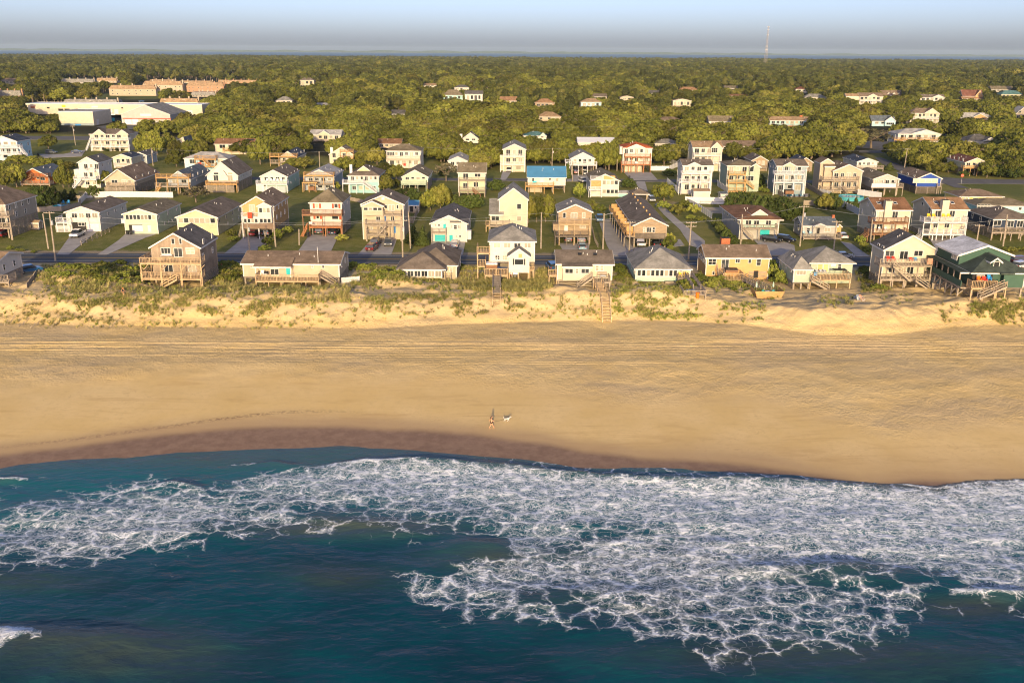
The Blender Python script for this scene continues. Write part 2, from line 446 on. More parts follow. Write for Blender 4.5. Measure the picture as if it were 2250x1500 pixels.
def sea_foam(X, Y, Z):
    px, py = to_px(X, Y, np.full_like(X, .2))
    wob = 60 * (fbm(X / 3.0, Y / 2.2, 3, 41) - .47)
    d1 = poly_sd(px, py, F_MAIN); d2 = poly_sd(px, py, F_LEFT)
    wob = wob * 1.7
    fx = np.array([q[0] for q in FRONT]); fy = np.array([q[1] for q in FRONT])
    below = py - np.interp(px, fx, fy)
    band = np.interp(below, [0, 8, 40, 90, 160, 230, 300, 380], [1, .95, .74, .66, .60, .52, .40, .28])
    rside = .10 * sst(1000, 1700, px) * (1 - sst(1180, 1330, py))
    f1 = sst(-24, 50, np.where(below < 14, d1 * 2, d1 + wob * 1.3 * sst(30, 130, below) + 14)) * np.clip(band + rside - .26 * (1 - sst(560, 950, px)), 0, 1)
    holes = sst(.52, .66, fbm(X / 7, Y / 4.5, 3, 51)) * sst(60, 130, below)
    f1 = f1 * (1 - .6 * holes)
    hol2 = np.exp(-((px - 930) / 230) ** 2 - ((py - 1150) / 42) ** 2) + .9 * np.exp(-((px - 1880) / 170) ** 2 - ((py - 1262) / 45) ** 2)
    f1 = f1 * (1 - .6 * np.clip(hol2, 0, 1))
    thin = .20 * sst(.45, .6, fbm(X / 6, Y / 3.5, 3, 55)) * (np.exp(-((px - 780) / 330) ** 2 - ((py - 1185) / 40) ** 2) + np.exp(-((px - 300) / 260) ** 2 - ((py - 1255) / 30) ** 2) + np.exp(-((px - 2050) / 160) ** 2 - ((py - 1350) / 60) ** 2) + np.exp(-((px - 1150) / 250) ** 2 - ((py - 1390) / 40) ** 2))
    f2 = sst(-20, 45, d2 + wob) * (.40 + .22 * np.exp(-((py - 1180 + .1 * px) / 60) ** 2)) * (.75 + .25 * sst(-50, 300, px))
    s = shoreY(X); e = Y - s
    # swash: lace between the bore and the edge of the water
    sw = np.exp(-((below + 30) / 40) ** 2) * sst(900, 1300, px) * .24 * (below < 4) * (e < .05)
    edge = np.exp(-((e + .15) / .2) ** 2) * sst(.25, .6, vnoise(X / 6, X * 0, 12) + .45 * sst(200, 800, px)) * .95
    cr1 = np.zeros_like(X)
    for pts, wd, k in [([(-60, 1382), (0, 1382), (60, 1384), (95, 1398)], 15, 1.0), ([(-40, 1052), (20, 1049), (70, 1051)], 4, .8), ([(300, 1065), (380, 1060), (440, 1072), (468, 1092)], 5, .75),
                       ([(690, 1024), (800, 1012), (900, 1010)], 6, .9), ([(2090, 1294), (2180, 1298), (2330, 1306)], 9, .85), ([(500, 1020), (570, 1016)], 3, .5)]:
        ax = np.array([q[0] for q in pts]); ay = np.array([q[1] for q in pts])
        g = py - np.interp(px, ax, ay)
        cr1 = np.maximum(cr1, k * np.exp(-(np.where(g > 0, g / wd, g / (wd * .35))) ** 2) * sst(ax[0] - 15, ax[0] + 15, px) * (1 - sst(ax[-1] - 25, ax[-1] + 5, px)))
    blob = sst(-6, 10, poly_sd(px, py, [(-80, 1378), (40, 1380), (88, 1394), (60, 1402), (20, 1412), (0, 1424), (-80, 1440)])) * .97
    return np.clip(np.maximum.reduce([f1, f2, sw, edge, cr1, blob, thin]), 0, 1)
def sea_silt(X, Y, Z):
    px, py = to_px(X, Y, np.full_like(X, .2))
    _, c = crest_field(X, Y)
    s = c * .75
    for a, b, sx_, sy_, k in [(760, 1158, 220, 22, .8), (1080, 1225, 160, 30, .5), (1450, 1225, 350, 35, .45), (760, 1265, 160, 30, .35), (250, 1430, 260, 60, .55), (1800, 1440, 420, 40, .45), (650, 1010, 500, 20, .4), (2150, 1330, 120, 25, .6), (60, 1275, 160, 25, .4)]:
        s = np.maximum(s, k * np.exp(-((px - a) / sx_) ** 2 - ((py - b) / sy_) ** 2))
    return np.clip(s * (.6 + .8 * fbm(X / 5, Y / 3, 3, 61)), 0, 1)
def make_water():
    m, t, p = new_mat('surf_water')
    pos = nd(t, 'NewGeometry').outputs['Position']
    dens, silt, shal = attr_(t, 'foam'), attr_(t, 'silt'), attr_(t, 'shallow')
    n0 = noise_(t, pos, .09, 3, .5)
    c = mix_(t, smooth_(t, n0.outputs[0], .35, .65), (.001, .038, .058), (.001, .060, .084))
    c = mix_(t, attr_(t, 'green'), c, (.012, .125, .150))
    c = mix_(t, math_(t, 'MULTIPLY', silt, .85), c, (.105, .098, .058))
    c = mix_(t, math_(t, 'MULTIPLY', shal, .72), c, (.115, .085, .068))
    # foam lace
    w1 = noise_(t, pos, .55, 3, .6)
    wv = nd(t, 'VectorMath', {0: w1.outputs['Color'], 1: (.5, .5, .5)}, operation='SUBTRACT')
    wv2 = nd(t, 'VectorMath', {0: wv.outputs[0], 3: 2.6}, operation='SCALE')
    ps = nd(t, 'VectorMath', {0: pos, 1: wv2.outputs[0]}, operation='ADD')
    fl = nd(t, 'VectorMath', {0: ps.outputs[0], 1: (.8, 1.0, 0)}, operation='MULTIPLY')
    w2 = noise_(t, pos, 2.3, 2, .6)
    wv3 = nd(t, 'VectorMath', {0: nd(t, 'VectorMath', {0: w2.outputs['Color'], 1: (.5, .5, .5)}, operation='SUBTRACT').outputs[0], 3: .55}, operation='SCALE')
    fl2 = nd(t, 'VectorMath', {0: fl.outputs[0], 1: wv3.outputs[0]}, operation='ADD')
    def lace(scale, wa, wb):
        v = nd(t, 'TexVoronoi', {'Vector': fl2.outputs[0], 'Scale': scale, 'Randomness': 1.0}, feature='DISTANCE_TO_EDGE', voronoi_dimensions='2D')
        w = math_(t, 'MULTIPLY_ADD', dens, wb, wa)
        r_ = math_(t, 'DIVIDE', v.outputs[0], math_(t, 'MAXIMUM', w, .0005))
        core = math_(t, 'SUBTRACT', 1.0, smooth_(t, r_, .15, 1.0))
        return math_(t, 'MAXIMUM', core, math_(t, 'MULTIPLY', math_(t, 'SUBTRACT', 1.0, smooth_(t, r_, .3, 2.6)), .34))
    big = lace(.40, .0, .25)
    mid = lace(.95, -.06, .31)
    sml = lace(2.2, -.14, .40)
    nf = noise_(t, pos, .8, 5, .7)
    brk = smooth_(t, nf.outputs[0], .36, .58)
    on = smooth_(t, dens, .02, .22)
    f = math_(t, 'MAXIMUM', math_(t, 'MULTIPLY', big, math_(t, 'MULTIPLY_ADD', brk, .65, .35)), math_(t, 'MULTIPLY', mid, math_(t, 'MULTIPLY_ADD', brk, .8, .2)))
    f = math_(t, 'MAXIMUM', f, math_(t, 'MULTIPLY', sml, .85))
    nf2 = noise_(t, pos, 5.0, 4, .7)
    fill = math_(t, 'MULTIPLY', smooth_(t, dens, .84, 1.0), smooth_(t, nf2.outputs[0], .34, .52))
    f = math_(t, 'MAXIMUM', f, fill)
    f = math_(t, 'MULTIPLY', f, on)
    haze = math_(t, 'MULTIPLY', smooth_(t, dens, .15, .8), math_(t, 'MULTIPLY', smooth_(t, nf.outputs[0], .3, .7), .6))
    c = mix_(t, haze, c, (.10, .25, .29))
    c = mix_(t, f, c, (.82, .87, .92))
    t.links.new(c, p.inputs['Base Color'])
    p.inputs['IOR'].default_value = 1.33; p.inputs['Specular IOR Level'].default_value = .32
    ro = nd(t, 'MapRange', {0: f, 3: .16, 4: .8}).outputs[0]
    t.links.new(ro, p.inputs['Roughness'])
    mp = nd(t, 'Mapping', {'Vector': pos, 'Rotation': (0, 0, R(-22)), 'Scale': (.55, 1.25, 1)})
    b1 = noise_(t, mp.outputs[0], 1.25, 5, .62, .3)
    b2 = noise_(t, mp.outputs[0], .33, 3, .5, .2)
    hh = math_(t, 'ADD', math_(t, 'MULTIPLY', b1.outputs[0], .32), math_(t, 'MULTIPLY', b2.outputs[0], .8))
    hh = math_(t, 'MULTIPLY_ADD', f, .22, hh)
    bp = nd(t, 'Bump', {'Strength': .75, 'Distance': .55, 'Height': hh})
    t.links.new(bp.outputs[0], p.inputs['Normal'])
    return m
def build_sea():
    xs = np.concatenate([-np.geomspace(3000, 76, 24)[:-1], np.arange(-76, 76.1, .27), np.geomspace(76, 3000, 24)[1:]])
    ys = np.concatenate([-np.geomspace(2500, 1, 14), np.arange(4, 46, 2), np.arange(46, 112.6, .2)])
    A = dict(foam=sea_foam, silt=sea_silt,
             green=lambda X, Y, Z: np.clip(sst(-30, -8, Y - shoreY(X)) * .8 + .2 * crest_field(X, Y)[1], 0, 1),
             shallow=lambda X, Y, Z: np.clip(.45 * sst(-6.0, -1, Y - shoreY(X)) + .55 * sst(-1.8, .2, Y - shoreY(X)), 0, 1))
    me = grid_mesh('ocean', xs, ys, seaZ, make_water(), A)
    # drop the faces that lie well inland of the water's edge
    import bmesh
    bm = bmesh.new(); bm.from_mesh(me)
    kill = [f for f in bm.faces if f.calc_center_median().y > float(shoreY(f.calc_center_median().x)) + .35]
    bmesh.ops.delete(bm, geom=kill, context='FACES')
    bm.to_mesh(me); bm.free()
    tag(link_mesh('ocean', me), 'teal ocean surf with white foam lace rolling onto the beach', 'ocean', kind='structure')
build_sea()

# ================================================================== house kit
def wood(name, col, var=.22):
    m, t, p = new_mat(name)
    pos = nd(t, 'NewGeometry').outputs['Position']
    mp = nd(t, 'Mapping', {'Vector': pos, 'Scale': (1.2, 1.2, 6.5)})
    n1 = noise_(t, mp.outputs[0], 1.0, 4, .7); n2 = noise_(t, pos, .5, 3, .6)
    c = mix_(t, smooth_(t, n1.outputs[0], .3, .7), [q * (1 - var) for q in col], [min(1, q * (1 + var)) for q in col])
    c = mix_(t, math_(t, 'MULTIPLY', smooth_(t, n2.outputs[0], .5, .75), .35), c, [q * .6 for q in col])
    t.links.new(c, p.inputs['Base Color']); p.inputs['Roughness'].default_value = .85; p.inputs['Specular IOR Level'].default_value = .15
    MATS[name] = m
    return m
def shingle(name, col, var=.3):
    m, t, p = new_mat(name)
    pos = nd(t, 'NewGeometry').outputs['Position']
    n1 = noise_(t, pos, .45, 4, .65); n2 = noise_(t, pos, 4.0, 3, .8)
    br = nd(t, 'TexBrick', {'Vector': pos, 'Color1': (.8, .8, .8, 1), 'Color2': (1.15, 1.15, 1.15, 1), 'Mortar': (.7, .7, .7, 1), 'Scale': 1.0, 'Mortar Size': .012, 'Brick Width': .35, 'Row Height': .16})
    c = mix_(t, smooth_(t, n1.outputs[0], .3, .72), [q * (1 - var) for q in col], [min(1, q * (1 + var)) for q in col])
    c = mix_(t, math_(t, 'MULTIPLY', smooth_(t, n2.outputs[0], .35, .75), .3), c, [q * .6 for q in col])
    c = mix_(t, .6, c, br.outputs[0], 'MULTIPLY')
    mp = nd(t, 'Mapping', {'Vector': pos, 'Scale': (1.4, .2, .2)})
    n4 = noise_(t, mp.outputs[0], 1.0, 4, .6)
    c = mix_(t, math_(t, 'MULTIPLY', smooth_(t, n4.outputs[0], .52, .8), .4), c, [q * .5 for q in col])
    t.links.new(c, p.inputs['Base Color']); p.inputs['Roughness'].default_value = .95; p.inputs['Specular IOR Level'].default_value = .1
    b = nd(t, 'Bump', {'Strength': .4, 'Distance': .03, 'Height': br.outputs['Fac']})
    t.links.new(b.outputs[0], p.inputs['Normal'])
    MATS[name] = m
    return m
def siding(name, col, var=.07):
    m, t, p = new_mat(name)
    pos = nd(t, 'NewGeometry').outputs['Position']
    sx_ = nd(t, 'SeparateXYZ', {0: pos})
    lap = math_(t, 'FRACT', math_(t, 'MULTIPLY', sx_.outputs[2], 5.0))
    n1 = noise_(t, pos, .6, 4, .65)
    mp = nd(t, 'Mapping', {'Vector': pos, 'Scale': (2.0, 2.0, .15)})
    n2 = noise_(t, mp.outputs[0], 1.0, 4, .65)
    c = mix_(t, smooth_(t, n1.outputs[0], .3, .7), [q * (1 - var) for q in col], [min(1, q * (1 + var)) for q in col])
    c = mix_(t, math_(t, 'MULTIPLY', smooth_(t, n2.outputs[0], .5, .8), .16), c, [q * .6 for q in col])
    c = mix_(t, math_(t, 'MULTIPLY', math_(t, 'LESS_THAN', lap, .12), .22), c, [q * .5 for q in col])
    t.links.new(c, p.inputs['Base Color']); p.inputs['Roughness'].default_value = .7; p.inputs['Specular IOR Level'].default_value = .2
    b = nd(t, 'Bump', {'Strength': .6, 'Distance': .03, 'Height': lap})
    t.links.new(b.outputs[0], p.inputs['Normal'])
    MATS[name] = m
    return m
for n_, c_ in dict(white=(.69, .655, .575), cream=(.64, .57, .43), beige=(.54, .45, .32), tan=(.52, .43, .31), taupe=(.40, .35, .28), yellow=(.74, .60, .20), lemon=(.62, .57, .36), apricot=(.66, .40, .17),
                   orange=(.60, .17, .05), amber=(.62, .38, .17), brownw=(.27, .19, .13), skyblue=(.42, .62, .70), aqua=(.36, .62, .62), mint=(.48, .66, .54), sage=(.42, .50, .38), greyblue=(.42, .47, .50),
                   slate=(.30, .36, .38), navyw=(.035, .05, .085), royal=(.03, .08, .36), dkgreen=(.065, .13, .095), grey=(.48, .46, .42), palegreen=(.60, .66, .46), tealw=(.10, .42, .48), pink=(.60, .30, .20), brick=(.46, .27, .16)).items():
    siding('siding_' + n_, [q * .9 for q in c_])
for n_, c_ in dict(char=(.135, .128, .122), dkbrown=(.19, .157, .125), brown=(.235, .175, .125), olive=(.215, .18, .12), grey=(.28, .27, .245), ltgrey=(.43, .42, .40), rust=(.25, .135, .075), orange=(.34, .20, .11), redorange=(.50, .13, .045),
                   blue=(.13, .155, .18), navy=(.07, .085, .115), redbrown=(.20, .09, .065), white=(.72, .72, .72), dkgreen=(.07, .09, .075), sea=(.10, .20, .20), tan=(.36, .25, .15)).items():
    shingle('roof_' + n_, c_)
for n_, c_ in dict(new=(.48, .35, .205), pale=(.62, .48, .29), grey=(.34, .285, .22), brown=(.25, .135, .075), tan=(.50, .31, .13), red=(.40, .17, .075), dark=(.17, .14, .115), deckred=(.40, .27, .18)).items():
    wood('wood_' + n_, c_)
cedar = shingle('cedar_shake', (.35, .275, .20), .25); MATS['siding_cedar'] = cedar
MATS['siding_wood'] = wood('weathered_boards', (.34, .255, .165), .2)
simple('trim_white', (.63, .62, .59), .5, .05)
simple('pvc_white', (.62, .62, .62), .4, .05)
simple('metal_blue', (.07, .22, .38), .35, .08, .4)
simple('metal_white', (.70, .71, .72), .4, .06, .5)
simple('teal_paint', (.02, .42, .45), .45, .08)
simple('red_paint', (.55, .06, .02), .5, .1)
simple('blue_paint', (.04, .20, .50), .5, .1)
simple('dark_void', (.03, .028, .026), .9, .2)  # dark doors and fittings, and flat panels standing in for shade in recesses
simple('concrete', (.40, .375, .34), .9, .14, .5, spec=.1, bump=.15)
simple('brick_red', (.40, .13, .06), .9, .2, 3)
simple('black_plastic', (.018, .018, .02), .5, .1)
simple('orange_plastic', (.75, .16, .01), .5, .05)
simple('turquoise_plastic', (.03, .50, .55), .45, .05)
simple('red_plastic', (.65, .04, .02), .45, .05)
simple('yellow_plastic', (.75, .50, .03), .45, .05)
simple('white_plastic', (.8, .8, .8), .4, .03)
simple('blue_plastic', (.03, .30, .65), .4, .05)
simple('screen_mesh', (.06, .055, .05), .7, .2)
simple('galv_paint', (.3, .3, .3), .5)
simple('solar', (.02, .02, .03), .2, .05)
def glassy(name, col, rough=.06):
    m, t, p = new_mat(name)
    oi = nd(t, 'ObjectInfo')
    c = mix_(t, math_(t, 'MULTIPLY', oi.outputs['Random'], .7), col, [min(1, q * 2.2 + .02) for q in col])
    t.links.new(c, p.inputs['Base Color'])
    p.inputs['Roughness'].default_value = rough; p.inputs['Specular IOR Level'].default_value = .6
    MATS[name] = m
glassy('glass_dark', (.022, .026, .028)); glassy('glass_curtain', (.24, .22, .17), .25); glassy('glass_tan', (.55, .27, .10), .5)
def Mt(n): return MATS[n]
_unit = {}
def unit_mesh(mat):
    if mat not in _unit: _unit[mat] = MB().box(-.5, .5, -.5, .5, -.5, .5).mesh('box_' + mat, Mt(mat))
    return _unit[mat]
def ubox(name, mat, parent, x0, x1, y0, y1, z0, z1):
    """box part that shares one unit mesh per material"""
    o = link_mesh(name, unit_mesh(mat), parent, ((x0 + x1) / 2, (y0 + y1) / 2, (z0 + z1) / 2))
    o.scale = (max(abs(x1 - x0), .01), max(abs(y1 - y0), .01), max(abs(z1 - z0), .01))
    return o
_wc = {}
def window(parent, xc, y, zc, w, h, nx=1, ny=1, face=0, name='window', frame='trim_white', pane=None, proud=.05):
    """face 0: looks to -y, +1: looks to +x, -1: looks to -x, 2: looks to +y"""
    w, h = round(w, 1) or .3, round(h, 1) or .3
    w, h = max(w, .3), max(h, .3)
    k = (w, h, nx, ny, frame)
    if k not in _wc:
        b = MB(); c = .09
        for x0, x1, z0, z1 in ((-w / 2, w / 2, h / 2 - c, h / 2), (-w / 2, w / 2, -h / 2, -h / 2 + c), (-w / 2, -w / 2 + c, -h / 2 + c, h / 2 - c), (w / 2 - c, w / 2, -h / 2 + c, h / 2 - c)):
            b.box(x0, x1, -.06, .06, z0, z1)
        for i in range(1, nx): b.box(-w / 2 + w * i / nx - .035, -w / 2 + w * i / nx + .035, -.045, .05, -h / 2 + c, h / 2 - c)
        for i in range(1, ny): b.box(-w / 2 + c, w / 2 - c, -.04, .05, -h / 2 + h * i / ny - .03, -h / 2 + h * i / ny + .03)
        _wc[k] = (b.mesh(name, Mt(frame)), {})
    me, pm = _wc[k]
    if pane is None: pane = 'glass_dark' if random.random() < .66 else 'glass_curtain'
    if pane not in pm: pm[pane] = MB().box(-w / 2 + .05, w / 2 - .05, -.015, .02, -h / 2 + .05, h / 2 - .05).mesh('pane', Mt(pane))
    o = link_mesh(name, me, parent, (xc, y, zc))
    o.rotation_euler = (0, 0, {0: 0, 1: math.pi / 2, -1: -math.pi / 2, 2: math.pi}[face])
    link_mesh('pane', pm[pane], o)
    return o
def railing(parent, a, b, z0, z1, mat, step=.28, solid=False):
    """rail with balusters between two points at deck level z0, top at z1"""
    B = MB(); a = Vector((a[0], a[1], 0)); b = Vector((b[0], b[1], 0)); L = (b - a).length
    if L < .2: return
    at = lambda f, z: (a.x + (b.x - a.x) * f, a.y + (b.y - a.y) * f, z)
    B.bar(at(0, z1 - .04), at(1, z1 - .04), .13, .08); B.bar(at(0, z0 + .12), at(1, z0 + .12), .06, .08)
    if solid: B.bar(at(0, (z0 + z1) / 2), at(1, (z0 + z1) / 2), .04, (z1 - z0) * .75)
    else:
        n = max(2, int(L / step))
        for i in range(1, n): B.bar(at(i / n, z0 + .08), at(i / n, z1 - .06), .055)
    m = max(1, round(L / 1.9))
    for i in range(m + 1): B.bar(at(i / m, z0 - .25), at(i / m, z1 + .02), .12)
    return B.build('railing', Mt(mat), parent)
def stairs(parent, top, bot, width, mat, along='x', name='stairs', rails=True):
    """straight flight between two points, width across"""
    t_, b_ = Vector(top), Vector(bot); B = MB(); n = max(3, int(abs(t_.z - b_.z) / .2))
    hd = Vector((b_.x - t_.x, b_.y - t_.y, 0)); hn = hd.normalized(); sd_ = Vector((-hn.y, hn.x, 0)) * (width / 2)
    for s_ in (-1, 1): B.bar(t_ + sd_ * s_ - Vector((0, 0, .12)), b_ + sd_ * s_ - Vector((0, 0, .12)), .07, .28)
    for i in range(n):
        c = t_.lerp(b_, (i + .5) / n); e = hd.length / n * .5
        p0 = c - sd_ ; p1 = c + sd_
        B.bar(p0, p1, .05 + e * 1.6, .05)
    if rails:
        for s_ in (-1, 1):
            B.bar(t_ + sd_ * s_ + Vector((0, 0, .95)), b_ + sd_ * s_ + Vector((0, 0, .95)), .09, .09)
            B.bar(t_ + sd_ * s_ + Vector((0, 0, .5)), b_ + sd_ * s_ + Vector((0, 0, .5)), .04, .1)
            m = max(1, int(hd.length / 1.6))
            for i in range(m + 1):
                c = t_.lerp(b_, i / m) + sd_ * s_; B.bar(c - Vector((0, 0, .3)), c + Vector((0, 0, 1.0)), .1)
    return B.build(name, Mt(mat), parent)
HOUSE_RECTS = []      # picture areas the trees must leave open: (x0, x1, y0, y1, Y)
FOOT = []             # footprints (x0, x1, y0, y1)
class House:
    def __init__(s, c, x0, x1, yb, label, name='beach_house', cat='house', group=None, z=None, Y=None):
        s.c = c; pxm = cx(c, (x0 + x1) / 2); pyb = cy(c, yb)
        if Y is None: _, s.Y, s.zg = ground(pxm, pyb)
        else: s.Y = Y; s.zg = gz(0, Y) if z is None else z
        s.X0 = at_y(cx(c, x0), pyb, s.Y)[0]; s.X1 = at_y(cx(c, x1), pyb, s.Y)[0]
        s.Xc = (s.X0 + s.X1) / 2; s.w = s.X1 - s.X0; s.yb = yb; s.x0p, s.x1p = x0, x1
        s.root = empty(name, (s.Xc, s.Y, s.zg)); tag(s.root, label, cat, group)
        s.side = 1 if s.Xc < 0 else -1
        s.depth = 9
    def lx(s, x, y=None, dy=0.0): return at_y(cx(s.c, x), cy(s.c, s.yb if y is None else y), s.Y + dy)[0] - s.Xc
    def lz(s, y, dy=0.0, x=None): return at_y(cx(s.c, (s.x0p + s.x1p) / 2 if x is None else x), cy(s.c, y), s.Y + dy)[1] - s.zg
    def set_depth(s, back, zr):
        """depth from where the ridge ends in the picture"""
        X, Y = at_z(cx(s.c, back[0]), cy(s.c, back[1]), zr + s.zg); s.depth = min(42, max(5, Y - s.Y)); return s.depth
    def wall_gable(s, x0, x1, y0, y1, z0, ze, zr, mat, axis='y', xa=None):
        B = MB()
        if axis == 'y':
            xa = (x0 + x1) / 2 if xa is None else xa
            B.prism([(x0, z0), (x1, z0), (x1, ze), (xa, zr), (x0, ze)], y0, y1, 'y')
        else: B.prism([(y0, z0), (y1, z0), (y1, ze), ((y0 + y1) / 2, zr), (y0, ze)], x0, x1, 'x')
        return B.build('wall', Mt(mat), s.root)
    def roof(s, typ, x0, x1, y0, y1, ze, zr, mat, trim='trim_white', o=.4, xa=None, oy=None):
        oy = o if oy is None else oy; th = .17; R_ = MB(); T = MB()
        if typ in ('fg', 'sg'):
            if typ == 'fg': a0, a1, d0, d1, ax, od, oa = x0, x1, y0 - oy, y1 + oy, 'y', oy, o
            else: a0, a1, d0, d1, ax, od, oa = y0, y1, x0 - oy, x1 + oy, 'x', oy, o
            am = (a0 + a1) / 2 if xa is None else xa
            for e, sg in ((a0, -1), (a1, 1)):
                sl = (zr - ze) / max(abs(am - e), .1); ex, ez = e + sg * oa, ze - oa * sl
                R_.prism([(ex, ez), (am, zr), (am, zr + th * 1.1), (ex, ez + th)], d0, d1, ax)
                for dd in ((d0 - .05, d0 + .02), (d1 - .02, d1 + .05)):
                    T.prism([(ex, ez - .16), (am, zr - .16), (am, zr + th * .8), (ex, ez + th * .8)], dd[0], dd[1], ax)
                q = (ex - .03 * (sg > 0) - .02 * (sg < 0), ex + .03 * (sg < 0) + .02 * (sg > 0))
                if typ == 'fg': T.box(min(ex, ex + sg * .04), max(ex, ex + sg * .04), d0, d1, ez - .14, ez + th * .8)
                else: T.box(d0, d1, min(ex, ex + sg * .04), max(ex, ex + sg * .04), ez - .14, ez + th * .8)
        elif typ in ('hip', 'dutch'):
            X0, X1, Y0, Y1 = x0 - o, x1 + o, y0 - oy, y1 + oy; W, D = X1 - X0, Y1 - Y0
            h = min(W, D) / 2 * .98
            if D >= W: p, q = ((X0 + X1) / 2, Y0 + h), ((X0 + X1) / 2, Y1 - h)
            else: p, q = (X0 + h, (Y0 + Y1) / 2), (X1 - h, (Y0 + Y1) / 2)
            zl = ze - .05
            v = [(X0, Y0, zl), (X1, Y0, zl), (X1, Y1, zl), (X0, Y1, zl), (X0, Y0, zl + th), (X1, Y0, zl + th), (X1, Y1, zl + th), (X0, Y1, zl + th), (*p, zr), (*q, zr)]
            if D >= W: fs = [(4, 5, 8), (5, 6, 9, 8), (6, 7, 9), (7, 4, 8, 9)]
            else: fs = [(4, 5, 9, 8), (5, 6, 9), (6, 7, 8, 9), (7, 4, 8)]
            R_.add(v, fs + [(0, 3, 2, 1), (0, 1, 5, 4), (1, 2, 6, 5), (2, 3, 7, 6), (3, 0, 4, 7)])
            for b in ((X0 - .03, X1 + .03, Y0 - .03, Y0), (X0 - .03, X1 + .03, Y1, Y1 + .03), (X0 - .03, X0, Y0, Y1), (X1, X1 + .03, Y0, Y1)):
                T.box(*b, zl - .08, zl + th * .85)
        elif typ == 'flat':
            R_.box(x0 + .2, x1 - .2, y0 + .2, y1 - .2, ze - .05, ze + .06)
            for b in ((x0 - .05, x1 + .05, y0 - .05, y0 + .2), (x0 - .05, x1 + .05, y1 - .2, y1 + .05), (x0 - .05, x0 + .2, y0 + .2, y1 - .2), (x1 - .2, x1 + .05, y0 + .2, y1 - .2)):
                T.box(*b, ze - .15, ze + .3)
        elif typ == 'shed':   # high at the back
            R_.prism([(y0 - oy, ze), (y1, zr), (y1, zr + th), (y0 - oy, ze + th)], x0 - o, x1 + o, 'x')
            T.box(x0 - o, x1 + o, y0 - oy - .04, y0 - oy, ze - .12, ze + th * .8)
        r = R_.build('roof', Mt(mat), s.root)
        T.build('roof_trim', Mt(trim), r)
        return r
    def block(s, x0, x1, ytop, ybot, yr, dy0, dy1, typ, wall, roof, o=.3, pix=True, bot_ground=False):
        """a wing or bump-out given in picture coordinates of its own front plane"""
        a, b = s.lx(x0, ybot, dy0), s.lx(x1, ybot, dy0)
        ze = s.lz(ytop, dy0); z0 = 0 if bot_ground else s.lz(ybot, dy0)
        yrd = dy0 if typ == 'fg' else (dy1 if typ == 'shed' else (dy0 + dy1) / 2)
        zr = s.lz(yr, yrd) if yr is not None else ze
        zr = max(zr, ze + .25) if typ != 'flat' else zr
        s.wall_gable(a, b, dy0, dy1, z0, ze, zr if typ == 'fg' else ze + .02, wall) if typ != 'sg' else s.wall_gable(a, b, dy0, dy1, z0, ze, zr, wall, 'x')
        s.roof(typ, a, b, dy0, dy1, ze, zr, roof, o=o)
        return a, b, z0, ze, zr
    def win(s, x0, x1, y0, y1, nx=1, ny=1, dy=0.0, n=1, name='window', pane=None, frame='trim_white'):
        ym = (y0 + y1) / 2; a, b = s.lx(x0, ym, dy), s.lx(x1, ym, dy); z1, z0 = s.lz(y0, dy, (x0 + x1) / 2), s.lz(y1, dy, (x0 + x1) / 2)
        for i in range(n):
            w = (b - a) / n
            window(s.root, a + w * (i + .5), dy - .05, (z0 + z1) / 2, w * (.94 if n > 1 else 1), z1 - z0, nx, ny, 0, name, frame, pane)
    def slab(s, name, x0, x1, y0, y1, dy0, dy1, mat):
        ym = (y0 + y1) / 2
        return ubox(name, mat, s.root, s.lx(x0, ym, dy0), s.lx(x1, ym, dy0), dy0, dy1, s.lz(y1, dy0), s.lz(y0, dy0))
    def deck(s, x0, x1, yr, yf, dy0, dy1, mat, posts=3, sides='lr', solid=False, gap=None, step=.28):
        a, b = s.lx(x0, yf, dy0), s.lx(x1, yf, dy0); zt, zf = s.lz(yr, dy0, (x0 + x1) / 2), s.lz(yf, dy0, (x0 + x1) / 2)
        zt = min(max(zt, zf + .7), zf + 1.35)
        ubox('deck_floor', mat, s.root, a, b, dy0, dy1, zf - .24, zf)
        railing(s.root, (a + .06, dy0 + .06), (b - .06, dy0 + .06), zf, zt, mat, step, solid)
        if 'l' in sides: railing(s.root, (a + .06, dy0 + .1), (a + .06, dy1 - .1), zf, zt, mat, step, solid)
        if 'r' in sides: railing(s.root, (b - .06, dy0 + .1), (b - .06, dy1 - .1), zf, zt, mat, step, solid)
        for i in range(posts):
            x = a + .12 + (b - a - .24) * (i / (posts - 1) if posts > 1 else .5)
            g = gz(s.Xc + x, s.Y + dy0) - s.zg - .3
            ubox('post', mat, s.root, x - .1, x + .1, dy0 + .02, dy0 + .22, g, zf - .24)
        return a, b, zf, zt
    def piles(s, x0, x1, y0, y1, z1, mat='wood_dark', nx=4, ny=3):
        for i in range(nx):
            for j in range(ny):
                x = x0 + .2 + (x1 - x0 - .4) * i / max(1, nx - 1); y = y0 + .2 + (y1 - y0 - .4) * j / max(1, ny - 1)
                ubox('piling', mat, s.root, x - .14, x + .14, y - .14, y + .14, gz(s.Xc + x, s.Y + y) - s.zg - .5, z1)
    def slats(s, x0, x1, y, z0, z1, mat='wood_grey', axis='x', step=.27):
        B = MB(); n = max(2, int((z1 - z0) / step))
        for i in range(n):
            z = z0 + (z1 - z0) * (i + .5) / n
            if axis == 'x': B.box(x0, x1, y - .02, y + .02, z - step * .33, z + step * .33)
            else: B.box(y - .02, y + .02, x0, x1, z - step * .33, z + step * .33)
        return B.build('slat_skirt', Mt(mat), s.root)
